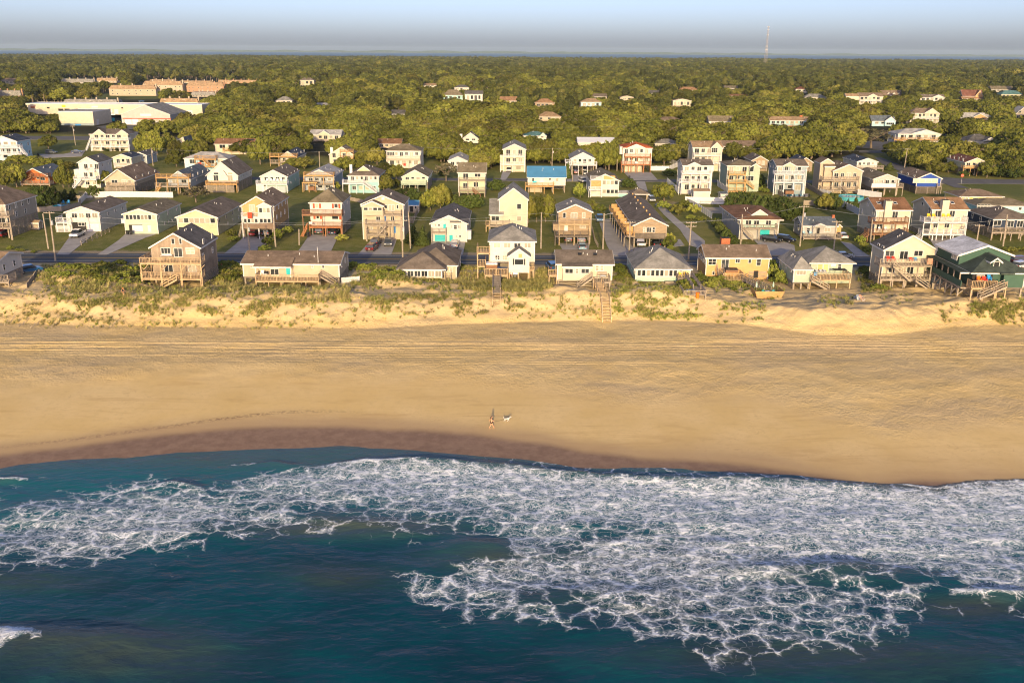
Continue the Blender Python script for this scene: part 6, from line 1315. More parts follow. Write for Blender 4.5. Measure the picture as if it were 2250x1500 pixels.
s = shop('f', 1082, 1508, 782, 688, 607, 'fg', 'grey', 'grey', 'large gabled metal building with a red stripe and shop doors', 30, [('bx', 'stripe', 1082, 1508, 723, 731, -.06, -.01, 'red_paint'), ('bx', 'sign', 1238, 1335, 684, 704, -.12, -.02, 'trim_white'), ('gd', 1105, 1162, 735, 778, 'pvc_white'), ('gd', 1168, 1220, 725, 780, 'pvc_white'), ('bx', 'door', 1275, 1325, 735, 780, -.08, -.02, 'dark_void'), ('w', 1375, 1438, 735, 760, 3, 1), ('bx', 'base', 1230, 1508, 735, 780, -.03, 0, 'siding_beige')])
def townhouse(c, x0, x1, yb, ye, yr, label, wall='tan', roof='tan', n=4, mansard=False):
    s = House(c, x0, x1, yb, label, 'townhouse_block', 'building', 'town house blocks'); s.depth = 11; w2 = s.w / 2; ze = s.lz(ye); zt = max(s.lz(yr, 3), ze + 1)
    ubox('wall', 'siding_' + wall, s.root, -w2, w2, 0, 11, -.3, ze)
    R_ = MB(); i = 2.2 if not mansard else .8
    v = [(-w2 - .3, -.3, ze), (w2 + .3, -.3, ze), (w2 + .3, 11.3, ze), (-w2 - .3, 11.3, ze), (-w2 + i, i, zt), (w2 - i, i, zt), (w2 - i, 11 - i, zt), (-w2 + i, 11 - i, zt)]
    R_.add(v, [(0, 1, 5, 4), (1, 2, 6, 5), (2, 3, 7, 6), (3, 0, 4, 7), (4, 5, 6, 7), (0, 3, 2, 1)]); R_.build('roof', Mt('roof_' + roof), s.root)
    for k in range(n):
        x = -w2 + s.w * (k + .5) / n
        for zz in ((ze * .28, ze * .75) if not mansard else (ze * .5,)):
            window(s.root, x - s.w / n * .2, -.05, zz, 1.2, 1.2); window(s.root, x + s.w / n * .2, -.05, zz, 1.2, 1.2)
        if mansard: window(s.root, x, .3, (ze + zt) / 2, 1.4, 1.4)
        if k < n: ubox('chimney', 'siding_brick' if wall == 'brick' else 'siding_tan', s.root, x + s.w / n * .42, x + s.w / n * .42 + 1.1, 2.4, 3.5, ze - .5, zt + 1.6)
    s.finish(yr - 6)
for a in [('f', 968, 1380, 525, 465, 432, 'tan town house block nearest the cream sheds with tall chimneys'), ('f', 1265, 1615, 492, 430, 395, 'tan town house block half behind the nearest one'), ('f', 1650, 1980, 492, 440, 408, 'orange brick town house block with red chimneys', 'brick', 'tan'),
          ('f', 565, 1035, 598, 585, 556, 'low grey mansard row just behind the long warehouse', 'taupe', 'grey', 5, True), ('f', 1415, 1748, 605, 580, 548, 'low pinkish mansard row behind the gabled metal building', 'beige', 'tan', 4, True), ('f', 1690, 1900, 535, 520, 490, 'low grey mansard row beside the brick block', 'taupe', 'grey', 3, True),
          ('f', -60, 190, 552, 525, 478, 'grey mansard town houses at the photo edge', 'brick', 'grey', 4, True), ('f', 545, 830, 425, 405, 376, 'far grey mansard row left of the town houses', 'grey', 'grey', 4, True), ('f', 855, 1030, 410, 392, 368, 'far tan mansard row with many chimneys', 'tan', 'tan', 4, True),
          ('f', 1585, 1875, 415, 405, 392, 'far long tan row behind the brick block', 'tan', 'tan', 4, True), ('f', 1925, 2265, 420, 408, 386, 'far orange tan row reaching into the trees', 'brick', 'tan', 5, True), ('f', 1320, 1545, 405, 398, 382, 'far pale row behind the half hidden town houses', 'tan', 'tan', 4, True)]:
    townhouse(*a)
# ---- sound and far shore
simple('sound_water_paint', (.02, .095, .21), .7, .15, .002)
B = MB(); B.add([(-14000, 4380, .6), (14000, 4380, .6), (14000, 16000, .6), (-14000, 16000, .6)], [(0, 1, 2, 3)]); tag(B.build('sound_water', Mt('sound_water_paint')), 'thin blue strip of water beyond the far forest', 'water', kind='structure')
xs = np.linspace(-14000, 14000, 240); prof = [(x, 12 + 22 * float(vnoise(x / 260, 0, 3)) + 14 * float(vnoise(x / 60, 0, 5))) for x in xs]
simple('far_wood', (.05, .07, .05), .95, .3, .01)
V = [(x, 15000, 0) for x, z in prof] + [(x, 15000, z) for x, z in prof] + [(x, 15600, z * .9) for x, z in prof] + [(x, 16000, 0) for x, z in prof]; n_ = len(prof)
tag(MB().add(V, [(r * n_ + k, r * n_ + k + 1, (r + 1) * n_ + k + 1, (r + 1) * n_ + k) for r in range(3) for k in range(n_ - 1)]).build('far_shore', Mt('far_wood'), smooth=True), 'low wooded shore on the horizon across the water', 'shore', kind='structure')

# ================================================================== plants
def leaf_mat(name, a, b, c_dry, dry=.25):
    m, t, p = new_mat(name)
    oi = nd(t, 'ObjectInfo'); pos = nd(t, 'NewGeometry').outputs['Position']
    n1 = noise_(t, pos, .9, 3, .7); n2 = noise_(t, pos, .03, 3, .6)
    c = mix_(t, smooth_(t, n1.outputs[0], .3, .7), a, b)
    c = mix_(t, math_(t, 'MULTIPLY', smooth_(t, oi.outputs['Random'], .55, 1.0), dry), c, c_dry)
    c = mix_(t, math_(t, 'MULTIPLY', smooth_(t, n2.outputs[0], .42, .62), .6), c, [q * .6 for q in a])
    rv = math_(t, 'FRACT', math_(t, 'MULTIPLY', oi.outputs['Random'], 7.31))
    k = math_(t, 'MULTIPLY_ADD', math_(t, 'POWER', rv, .8), .85, .45)
    c = mix_(t, 1.0, c, nd(t, 'CombineColor', {0: k, 1: k, 2: k}).outputs[0], 'MULTIPLY')
    t.links.new(c, p.inputs['Base Color']); p.inputs['Roughness'].default_value = .75; p.inputs['Specular IOR Level'].default_value = .12
    MATS[name] = m
    return m
leaf_mat('oak_leaf', (.105, .124, .020), (.215, .212, .036), (.24, .19, .05), .4)
leaf_mat('pine_leaf', (.060, .076, .018), (.135, .138, .030), (.17, .14, .04), .4)
leaf_mat('shrub_leaf', (.12, .155, .026), (.23, .25, .045), (.30, .28, .06), .6)
leaf_mat('hedge_leaf', (.045, .068, .015), (.09, .115, .026), (.12, .12, .03), .3)
leaf_mat('grey_leaf', (.10, .10, .055), (.16, .14, .08), (.20, .15, .09), .5)
leaf_mat('grass_blade', (.27, .27, .08), (.44, .38, .15), (.56, .44, .20), .8)
leaf_mat('grass_green', (.21, .26, .045), (.34, .35, .08), (.42, .38, .12), .5)
MATS['bark'] = wood('bark', (.20, .155, .115), .3)
def leaf_cloud(rng, lobes, n, size, core=.74, up=.25, jit=.75):
    """leaf-sized faces through the outer shell of several lobes, over dark twiggy cores"""
    L = np.array(lobes, float); ar = (L[:, 3] * L[:, 4] + L[:, 4] * L[:, 5] + L[:, 3] * L[:, 5]); ar /= ar.sum()
    k = rng.choice(len(L), n * 2, p=ar)
    d = rng.normal(size=(n * 2, 3)); d[:, 2] += up; d /= np.linalg.norm(d, axis=1)[:, None]
    r = .72 + .38 * rng.rand(n * 2) ** .8
    P = L[k, :3] + d * L[k, 3:6] * r[:, None]
    ok = np.ones(n * 2, bool)
    for j in range(len(L)):
        q = np.linalg.norm((P - L[j, :3]) / L[j, 3:6], axis=1); ok &= (q > .7) | (k == j)
    ok &= P[:, 2] > .15
    P, d, k = P[ok][:n], d[ok][:n], k[ok][:n]; n = len(P)
    nm = d / L[k, 3:6]; nm /= np.linalg.norm(nm, axis=1)[:, None]
    nm = nm + rng.normal(size=(n, 3)) * jit * .6; nm /= np.linalg.norm(nm, axis=1)[:, None]
    a = np.cross(nm, rng.normal(size=(n, 3))); a /= np.linalg.norm(a, axis=1)[:, None]; b = np.cross(nm, a)
    s = size * (.6 + .8 * rng.rand(n))[:, None]
    V = np.concatenate([P - a * s * .5 - b * s * .3, P + a * s * .1 - b * s * .55, P + a * s * .55 + b * s * .1, P + nm * s * .15 + b * s * .5 - a * s * .2]).reshape(4, n, 3).transpose(1, 0, 2).reshape(-1, 3)
    F = np.arange(4 * n).reshape(-1, 4)
    vs, fs = [tuple(v) for v in V.tolist()], [tuple(f) for f in F.tolist()]
    for l in L:     # cores
        o = len(vs); nu, nv = 7, 5
        for i in range(nv):
            th = math.pi * (i + .35) / (nv - .3)
            for j in range(nu):
                ph = 2 * math.pi * (j + .5 * (i % 2)) / nu; w = core * (.85 + .3 * rng.rand())
                vs.append((l[0] + l[3] * w * math.sin(th) * math.cos(ph), l[1] + l[4] * w * math.sin(th) * math.sin(ph), max(.05, l[2] + l[5] * w * math.cos(th))))
        fs += [(o + i * nu + j, o + i * nu + (j + 1) % nu, o + (i + 1) * nu + (j + 1) % nu, o + (i + 1) * nu + j) for i in range(nv - 1) for j in range(nu)] + [tuple(o + j for j in range(nu)), tuple(o + (nv - 1) * nu + j for j in range(nu))]
    b_ = MB(); b_.v, b_.f, b_.mi = vs, fs, [0] * len(fs)
    return b_
def trunk_mb(rng, h, r, spread, n=4, base=(0, 0)):
    b = MB(); p = Vector((base[0], base[1], -.3)); q = Vector((base[0] + rng.uniform(-.3, .3), base[1] + rng.uniform(-.3, .3), h * .35))
    b.tube(p, q, r, r * .75, 7)
    for k in range(n):
        an = 2 * math.pi * (k + rng.rand()) / n; e = q + Vector((math.cos(an) * spread * .45, math.sin(an) * spread * .45, h * .28)); e2 = e + Vector((math.cos(an) * spread * .35, math.sin(an) * spread * .35, h * .22))
        b.tube(q, e, r * .55, r * .35, 5); b.tube(e, e2, r * .35, r * .12, 5)
        for s_ in (-1, 1):
            e3 = e + Vector((math.cos(an + s_ * .7) * spread * .35, math.sin(an + s_ * .7) * spread * .35, h * .2)); b.tube(e, e3, r * .25, r * .08, 4)
    return b
def oak_lobes(rng, R_, h, n):
    """many small clumps over a low dome, leaning up to landward"""
    L = [(0, .08 * R_, h * .50, R_ * .60, R_ * .60, h * .32)]
    m = n * 2
    for k in range(m):
        f = (k + .5) / m; el = math.acos(1 - f * .92); an = 2.399963 * k + rng.rand() * .5
        s = R_ * (.20 + .13 * rng.rand()); q = .78 + .14 * rng.rand()
        L.append((math.cos(an) * math.sin(el) * R_ * q, math.sin(an) * math.sin(el) * R_ * q + .1 * R_, h * (.36 + .48 * math.cos(el) + .05 * math.sin(an) + .08 * (rng.rand() - .5)), s, s, s * (.75 + .3 * rng.rand()) * h / R_ * .72))
    return L
def pine_lobes(rng, R_, h, n):
    L = [(0, 0, h * .7, R_ * .6, R_ * .6, h * .25)]
    for k in range(n):
        an = 2 * math.pi * rng.rand(); f = rng.rand(); rr = R_ * (.65 - .4 * f); s = R_ * (.34 + .15 * rng.rand()); L.append((math.cos(an) * rr, math.sin(an) * rr, h * (.48 + .45 * f), s, s, h * .10))
    return L
PROTO = {}   # kind -> list of (crown mesh, trunk mesh, height, radius)
def make_protos():
    for kind, cnt in (('oak', 6), ('pine', 4), ('shrub', 4), ('hedge', 3), ('conifer', 2), ('bare', 2), ('palm', 1)):
        PROTO[kind] = []
        for i in range(cnt):
            rng = np.random.RandomState(hash((kind == 'oak') * 3 + len(kind) * 7 + i) % 999 + i * 13)
            if kind == 'oak': R_, h = 4.2, 6.0; cb = leaf_cloud(rng, oak_lobes(rng, R_, h, 9), 1900, .52); mt = 'oak_leaf'; tb = trunk_mb(rng, h, .26, R_, 5)
            elif kind == 'pine': R_, h = 3.8, 12.0; cb = leaf_cloud(rng, pine_lobes(rng, R_, h, 11), 900, .8); mt = 'pine_leaf'; tb = MB().tube((0, 0, -.3), (0, 0, h * .85), .3, .1, 6)
            elif kind == 'shrub': R_, h = 1.5, 1.7; cb = leaf_cloud(rng, oak_lobes(rng, R_, h, 5), 520, .26); mt = 'shrub_leaf'; tb = trunk_mb(rng, h, .06, R_, 3)
            elif kind == 'hedge': R_, h = 2.4, 3.0; cb = leaf_cloud(rng, oak_lobes(rng, R_, h, 7) + [(0, 0, .9, R_ * .8, R_ * .8, .9)], 900, .36); mt = 'hedge_leaf'; tb = trunk_mb(rng, h, .1, R_, 4)
            elif kind == 'conifer':
                R_, h = 1.6, 5.0; cb = leaf_cloud(rng, [(rng.uniform(-.2, .2), rng.uniform(-.2, .2), h * (.12 + .8 * f), R_ * (1.05 - f), R_ * (1.05 - f), h * .14) for f in np.linspace(0, .95, 8)], 800, .36); mt = 'hedge_leaf'; tb = MB().tube((0, 0, -.3), (0, 0, h * .8), .14, .04, 6)
            elif kind == 'bare':
                R_, h = 4.0, 5.2; cb = leaf_cloud(rng, [(l[0], l[1] , l[2] + .6, l[3] * .8, l[4] * .8, l[5] * .5) for l in oak_lobes(rng, R_, h, 9)[1:]], 620, .5, core=.35); mt = 'grey_leaf'; tb = trunk_mb(rng, h * 1.15, .24, R_ * 1.1, 7)
            else:
                R_, h = 1.6, 5.0; cb = MB()
                for k in range(26):
                    an = 2 * math.pi * k / 26 * 2.6; el = .9 - 1.5 * (k / 26); p = Vector((0, 0, h * .85))
                    for sgm in range(4):
                        q = p + Vector((math.cos(an) * .45, math.sin(an) * .45, el * .42)); sdv = Vector((-math.sin(an), math.cos(an), 0)) * .16
                        cb.add([p - sdv, p + sdv, q + sdv * .8, q - sdv * .8], [(0, 1, 2, 3)]); p = q; el -= .55
                mt = 'hedge_leaf'; tb = MB().tube((0, 0, -.3), (0, 0, h * .86), .2, .15, 8)
            PROTO[kind].append((cb.mesh(kind + '_crown', Mt(mt)), tb.mesh(kind + '_trunk', Mt('bark')), h, R_))
make_protos()
def scatter(name, P, rotz, scl, idx, meshes, label, cat):
    """stuff: one object whose points carry instances of a few meshes"""
    col = bpy.data.collections.new(name + '_kinds')
    for i, ms in enumerate(meshes):
        for me in (ms if isinstance(ms, (list, tuple)) else [ms]):
            pass
        ob = bpy.data.objects.new(f'{name}_kind_{i:02d}', ms); col.objects.link(ob)
    me = bpy.data.meshes.new(name); n = len(P)
    me.vertices.add(n); me.vertices.foreach_set('co', np.asarray(P, np.float32).ravel())
    for nm, ty, dat in (('rot', 'FLOAT', rotz), ('kid', 'INT', idx)):
        a = me.attributes.new(nm, ty, 'POINT'); a.data.foreach_set('value', np.asarray(dat).astype(np.int32 if ty == 'INT' else np.float32))
    a = me.attributes.new('scl', 'FLOAT_VECTOR', 'POINT'); a.data.foreach_set('vector', np.asarray(scl, np.float32).ravel())
    o = link_mesh(name, me); tag(o, label, cat, kind='stuff')
    g = bpy.data.node_groups.new(name, 'GeometryNodeTree')
    g.interface.new_socket('Geometry', in_out='INPUT', socket_type='NodeSocketGeometry'); g.interface.new_socket('Geometry', in_out='OUTPUT', socket_type='NodeSocketGeometry')
    N = lambda t_: g.nodes.new(t_)
    gi, go, ci, ip = N('NodeGroupInput'), N('NodeGroupOutput'), N('GeometryNodeCollectionInfo'), N('GeometryNodeInstanceOnPoints')
    ci.inputs[0].default_value = col; ci.inputs[1].default_value = True; ci.inputs[2].default_value = True
    def att(nm, ty):
        x = N('GeometryNodeInputNamedAttribute'); x.data_type = ty; x.inputs[0].default_value = nm; return x.outputs[0]
    cmb = N('ShaderNodeCombineXYZ'); g.links.new(att('rot', 'FLOAT'), cmb.inputs[2])
    e2r = N('FunctionNodeEulerToRotation'); g.links.new(cmb.outputs[0], e2r.inputs[0])
    ip.inputs['Pick Instance'].default_value = True
    g.links.new(gi.outputs[0], ip.inputs['Points']); g.links.new(ci.outputs[0], ip.inputs['Instance']); g.links.new(att('kid', 'INT'), ip.inputs['Instance Index'])
    g.links.new(e2r.outputs[0], ip.inputs['Rotation']); g.links.new(att('scl', 'FLOAT_VECTOR'), ip.inputs['Scale']); g.links.new(ip.outputs[0], go.inputs[0])
    md = o.modifiers.new('scatter', 'NODES'); md.node_group = g
    return o
# ---- which trees: a jittered grid over the wooded ground, thinned where the photograph shows openings
rng = np.random.RandomState(11)
CLEAR = [(pix_poly('f', [(225, 597), (400, 590), (1820, 590), (1830, 690), (1640, 700), (1560, 810), (1350, 850), (820, 850), (560, 800), (510, 690), (240, 690)]), 0.0), (pix_poly('f', [(0, 470), (190, 470), (190, 560), (0, 560)]), .1),
         (pix_poly('f', [(540, 365), (2260, 372), (2200, 420), (1990, 500), (1700, 560), (1000, 575), (520, 575), (640, 520), (940, 510), (930, 440), (560, 430)]), .12), (pix_poly('h', [(945, 270), (1115, 275), (1120, 355), (945, 350)]), 0), (pix_poly('h', [(0, 340), (460, 345), (460, 385), (0, 375)]), .0),
         (pix_poly('j', [(660, 560), (1110, 560), (1130, 680), (1060, 760), (1010, 800), (860, 800), (760, 740), (650, 680)]), 0), (pix_poly('j', [(1500, 615), (1760, 615), (1740, 660), (1500, 665)]), 0), (pix_poly('j', [(780, 365), (1200, 360), (1230, 400), (790, 420)]), .1), (pix_poly('f', [(280, 880), (780, 880), (780, 945), (280, 945)]), 0)] + [(L, 0) for L in LAWNS]
EXTRA_WOOD = [[(1945, 316), (2260, 322), (2260, 394), (2200, 393), (2150, 380), (2085, 374), (1990, 373), (1955, 348)]]
def candidates():
    out = []; Y = 335.0
    while Y < 4250:
        sp = float(np.interp(Y, [335, 600, 1200, 2500, 4200], [5.0, 6.2, 8.6, 12.0, 15.0])); W = Y * .60 + 70
        x = np.arange(-W, W, sp); x = x + (rng.rand(len(x)) - .5) * sp * .9; y = Y + (rng.rand(len(x)) - .5) * sp * .9
        out.append(np.stack([x, y], 1)); Y += sp * .9
    return np.concatenate(out)
C = candidates(); X, Y = C[:, 0], C[:, 1]
px, py = to_px(X, Y, np.full_like(X, ROADZ))
keep = py < np.interp(px, _fex, _fey)
for pl in EXTRA_WOOD: keep |= poly_sd(px, py, pl) > 0
u = rng.rand(len(X))
for pl, pr in CLEAR: keep &= ~((poly_sd(px, py, pl) > -1) & (u > pr))
keep &= ~((np.abs(Y - HWY_Y) < 14) & ((X < -60) | (X > 150)))
keep &= ~((np.abs(Y - STREET_Y) < 5))
for x0, x1, y0, y1 in FOOT: keep &= ~((X > x0 - 1.5) & (X < x1 + 1.5) & (Y > y0 - 2) & (Y < y1 + 2))
keep &= ~((vnoise(X / 60, Y / 60, 14) > .74) & (Y < 1200) & (u < .6))
lowf = vnoise(X / 45, Y / 45, 7); far = sst(700, 1500, Y); vf = vnoise(X / 400, Y / 300, 9)
pineness = np.clip(far * .8 + .5 * sst(.6, .8, vnoise(X / 120, Y / 120, 19)) * sst(480, 800, Y), 0, .92) * np.where((px < 500), 1.0, .8 + .2 * vf)
pineness = np.where((px < 560) & (py < 235), np.maximum(pineness, .6), pineness)
is_pine = rng.rand(len(X)) < pineness
big_ = vnoise(X / 95, Y / 80, 27)
s_oak = (.42 + .65 * lowf + 1.15 * big_ ** 1.6 + .9 * rng.rand(len(X)) ** 2.5) * (1 + .35 * far); s_oak *= np.interp(Y, [335, 420], [.85, 1.0])
s_pine = (.55 + .4 * lowf + .35 * big_ + .45 * rng.rand(len(X)) ** 1.5) * (.85 + .3 * far)
hgt = np.where(is_pine, 12.0 * s_pine, 6.0 * s_oak); rad = np.where(is_pine, 3.8 * s_pine * 1.15, 4.2 * s_oak * 1.18)
# leave the houses and the openings in view
tx, ty = to_px(X, Y, ROADZ + hgt * .93)
for pl, pr in CLEAR:
    if pr < .1: keep &= ~((poly_sd(tx, ty, pl) > 1) & (u > .15))
tx, ty = to_px(X, Y, ROADZ + hgt * .93); dep = Y * f0.y + (CAMZ - ROADZ) * -f0.z; rp = FPX * rad * .85 / dep
for hx0, hx1, hy0, hy1, hY in HOUSE_RECTS:
    yb_ = hy0 + (hy1 - hy0) * .80
    keep &= ~((Y < hY + 1) & (tx + rp > hx0) & (tx - rp < hx1) & (ty < yb_) & (py > hy0))
I = np.where(keep)[0]
I = I[np.argsort(Y[I])]
near, rest = I[:190], I[190:]
def tree_thing(kind, X_, Y_, z_, h, rz, label, group=None, i=None, w=None, name=None, cat='tree', parts=True):
    cm, tm, ph, pr = PROTO[kind][random.randrange(len(PROTO[kind])) if i is None else i]
    root = empty(name or {'oak': 'live_oak', 'pine': 'pine_tree', 'shrub': 'shrub', 'hedge': 'bush', 'conifer': 'cedar_tree', 'bare': 'live_oak', 'palm': 'palm_tree'}[kind], (X_, Y_, z_), rz)
    s = h / ph; sw = s if w is None else w / (2 * pr); root.scale = (sw, sw, s)
    tag(root, label, cat, group)
    link_mesh('crown', cm, root); link_mesh('trunk', tm, root)
    return root
for k, j in enumerate(near):
    tree_thing('pine' if is_pine[j] else 'oak', X[j], Y[j], ROADZ - .05, hgt[j], random.uniform(-.5, .5), 'live oak massed in the near edge of the thicket', 'live oaks along the thicket edge')
def merged(kind):
    out = []
    for cm, tm, h, r in PROTO[kind]:
        b = MB(); 
        vs = np.empty(len(cm.vertices) * 3, np.float32); cm.vertices.foreach_get('co', vs)
        b.v = [tuple(q) for q in vs.reshape(-1, 3).tolist()]; b.f = [tuple(p.vertices) for p in cm.polygons]; b.mi = [0] * len(b.f); o = len(b.v)
        b.v += [tuple(v.co) for v in tm.vertices]; b.f += [tuple(i + o for i in p.vertices) for p in tm.polygons]; b.mi += [1] * len(tm.polygons)
        out.append(b.mesh(kind + '_tree', [cm.materials[0], tm.materials[0]]))
    return out
fm = merged('oak') + merged('pine')
kid = np.where(is_pine[rest], 6 + rng.randint(0, 4, len(rest)), rng.randint(0, 6, len(rest)))
sx_ = np.where(is_pine[rest], s_pine[rest] * 1.15, s_oak[rest] * 1.18)
sc_ = np.stack([sx_ * (.9 + .2 * rng.rand(len(rest))), sx_ * (.9 + .2 * rng.rand(len(rest))), np.where(is_pine[rest], s_pine[rest], s_oak[rest])], 1)
scatter('forest', np.stack([X[rest], Y[rest], np.full(len(rest), ROADZ - .05)], 1), (rng.rand(len(rest)) - .5) * np.where(is_pine[rest], 6.2, 1.2), sc_, kid, fm, 'dense olive green maritime forest reaching back to the sound', 'forest')
print('TREES', len(I))
# ---- trees and bushes on the lots, one by one: crop, x, y base, y top, width, kind
LOT = dict(
    hedge=[('a', 250, 285, 165, 150), ('a', 360, 290, 120, 170), ('a', 470, 285, 130, 150), ('a', 300, 230, 120, 130), ('a', 835, 215, 115, 110), ('b', 1540, 265, 140, 150), ('b', 1640, 270, 140, 160), ('b', 1990, 305, 195, 150), ('b', 2100, 300, 195, 150), ('b', 2190, 310, 190, 130),
           ('c', 60, 230, 135, 150), ('c', 190, 235, 150, 150), ('d', 1260, 300, 100, 170), ('d', 1370, 300, 100, 180), ('d', 1490, 320, 130, 180), ('d', 1610, 330, 150, 190), ('d', 1720, 330, 180, 180), ('d', 1810, 300, 190, 150), ('d', 1330, 220, 90, 150), ('d', 1560, 250, 120, 170), ('d', 1690, 230, 130, 150),
           ('e', 560, 240, 105, 140), ('e', 520, 225, 130, 110), ('g', 1900, 1150, 1060, 110), ('h', 760, 1080, 985, 140), ('h', 1500, 1140, 1020, 110), ('h', 1930, 1055, 975, 120), ('i', 1490, 1040, 940, 80), ('j', 2040, 960, 850, 150), ('j', 2150, 970, 860, 150), ('j', 1720, 950, 905, 90), ('d', 1100, 400, 320, 90), ('d', 1140, 460, 360, 100), ('d', 1190, 520, 420, 90), ('d', 1240, 550, 470, 90), ('d', 1590, 840, 690, 110), ('f', 1620, 1375, 1285, 110), ('i', 690, 950, 890, 120), ('f', 960, 1010, 985, 90), ('f', 1060, 1010, 985, 90)],
    shrub=[('a', 90, 680, 640, 60), ('a', 160, 690, 665, 40), ('a', 200, 690, 668, 40), ('a', 300, 705, 680, 50), ('b', 970, 150, 80, 55), ('c', 1180, 140, 15, 105), ('c', 1290, 270, 160, 110), ('c', 1370, 275, 200, 100), ('c', 1980, 585, 480, 120), ('d', 640, 240, 170, 110), ('d', 760, 290, 200, 130), ('d', 880, 330, 290, 90), ('d', 960, 345, 300, 90), ('d', 830, 230, 160, 110), ('d', 900, 280, 200, 120), ('d', 680, 540, 450, 90), ('d', 700, 600, 560, 70),
           ('e', 800, 540, 470, 90), ('e', 840, 590, 530, 90), ('e', 870, 625, 570, 80), ('e', 2060, 610, 570, 110), ('e', 2150, 615, 575, 110), ('e', 2230, 612, 570, 90), ('b', 370, 640, 560, 110), ('b', 320, 690, 640, 110), ('b', 450, 590, 500, 100), ('b', 530, 540, 470, 90), ('b', 1010, 600, 545, 110), ('b', 30, 600, 560, 70), ('a', 2040, 560, 500, 90), ('a', 2080, 600, 560, 80), ('e', 100, 900, 780, 100), ('e', 40, 860, 720, 90), ('e', 160, 910, 850, 70), ('d', 1540, 60, 20, 70), ('i', 1500, 1090, 1050, 70), ('i', 1540, 1100, 1060, 70), ('d', 2040, 230, 130, 130)],
    oak=[('b', 1370, 145, 20, 130), ('b', 1490, 120, 60, 70), ('c', 730, 360, 140, 130), ('c', 800, 355, 130, 140), ('c', 880, 350, 130, 140), ('c', 930, 300, 140, 80), ('b', 1790, 330, 150, 150), ('b', 1880, 330, 110, 160), ('b', 1940, 300, 150, 110), ('b', 1740, 300, 190, 100), ('d', 640, 165, 20, 200), ('f', 60, 1340, 1190, 170), ('f', 150, 1330, 1130, 150), ('f', 30, 1280, 1120, 160), ('f', 160, 1120, 1050, 180), ('f', 290, 1130, 1060, 150), ('f', 400, 1180, 1080, 170), ('f', 520, 1170, 1095, 170), ('f', 600, 1180, 1110, 130), ('f', 560, 1335, 1150, 130), ('f', 610, 1330, 1200, 110), ('f', 905, 1325, 1195, 170),
         ('f', 430, 990, 878, 150), ('f', 1290, 1040, 850, 190), ('f', 1390, 1045, 840, 180), ('f', 1480, 1035, 860, 140), ('f', 1570, 1060, 925, 150), ('f', 1680, 1060, 920, 160), ('f', 1770, 1060, 925, 130), ('f', 1560, 1150, 1010, 160), ('f', 2150, 1040, 920, 220), ('g', 290, 1050, 830, 190), ('g', 400, 1040, 860, 170), ('g', 570, 1090, 1000, 160), ('g', 680, 1085, 990, 190), ('g', 1040, 1100, 990, 190), ('g', 1150, 1090, 1010, 140), ('g', 1220, 1040, 900, 170), ('g', 1320, 1050, 910, 150), ('g', 1400, 1150, 1035, 170), ('g', 1490, 1180, 1060, 150), ('g', 1380, 1290, 1150, 150), ('g', 1490, 1250, 1180, 80),
         ('h', 1640, 890, 670, 180), ('h', 1760, 900, 650, 200), ('h', 1560, 860, 760, 120), ('i', 640, 850, 690, 200), ('i', 730, 830, 680, 170), ('i', 1260, 810, 660, 160), ('i', 1370, 790, 690, 150), ('j', 1480, 930, 820, 160), ('j', 1580, 920, 830, 150), ('j', 1920, 965, 825, 140), ('i', 2070, 1250, 1110, 130), ('i', 2140, 1240, 1130, 120), ('h', 640, 900, 760, 200), ('h', 720, 880, 720, 170), ('h', 1110, 830, 650, 160), ('h', 1230, 830, 640, 170), ('h', 1330, 830, 660, 160)],
    bare=[('a', 1730, 260, 130, 230), ('g', 1930, 1200, 1050, 210), ('j', 900, 705, 545, 330)],
    conifer=[('a', 580, 245, 140, 90), ('a', 650, 240, 130, 90), ('b', 1640, 625, 455, 130), ('b', 1720, 640, 470, 110), ('h', 1395, 975, 830, 70), ('j', 690, 1240, 1150, 60), ('j', 760, 1235, 1130, 70), ('j', 1060, 900, 830, 90)],
    palm=[('i', 1220, 1200, 1110, 90), ('j', 415, 535, 460, 60)])
NAMES = dict(hedge=('dense dark bush', 'bush'), shrub=('bright leafy shrub', 'shrub'), oak=('round crowned live oak', 'tree'), bare=('bare limbed spreading oak', 'tree'), conifer=('narrow dark cedar', 'tree'), palm=('small feathery palm', 'palm'))
def nearest_house(X_, Y_):
    best = None
    for o in bpy.data.objects:
        if o.parent is None and o.get('category') in ('house', 'building') and 'label' in o:
            d = (o.location.x - X_) ** 2 + (o.location.y - Y_) ** 2
            if best is None or d < best[0]: best = (d, o)
    o = best[1]; dx, dy = X_ - o.location.x, Y_ - o.location.y
    return o, ('in front of' if dy < -3 else ('behind' if dy > 8 else ('to the left of' if dx < 0 else 'to the right of')))
used = {}
for kind, rows in LOT.items():
    for c, x, yb, yt, wd in rows:
        X_, Y_, Z_ = ground(cx(c, x), cy(c, yb)); h = at_y(cx(c, x), cy(c, yt), Y_)[1] - Z_
        w = abs(at_y(cx(c, x + wd / 2), cy(c, yb), Y_)[0] - at_y(cx(c, x - wd / 2), cy(c, yb), Y_)[0])
        w = max(w, .8); h = max(h * 1.02, .6); h = min(h, 12)
        ho, rel = nearest_house(X_, Y_)
        hn = short_name(ho)
        lab = f'{NAMES[kind][0]} {rel} the {hn}'; used.setdefault(lab, []).append(tree_thing(kind, X_, Y_, Z_ - .05, h, random.uniform(-.6, .6), lab, None, None, w * 1.08, cat=NAMES[kind][1]))
for lab, os_ in used.items():
    if len(os_) > 1:
        os_.sort(key=lambda o: o.location.x)
        words = ['leftmost', 'second from left', 'third from left', 'fourth from left', 'fifth from left', 'sixth from left', 'seventh from left', 'eighth from left']
        for i, o in enumerate(os_):
            o['label'] = (lab + ', ' + words[min(i, 7)])
            o['group'] = lab
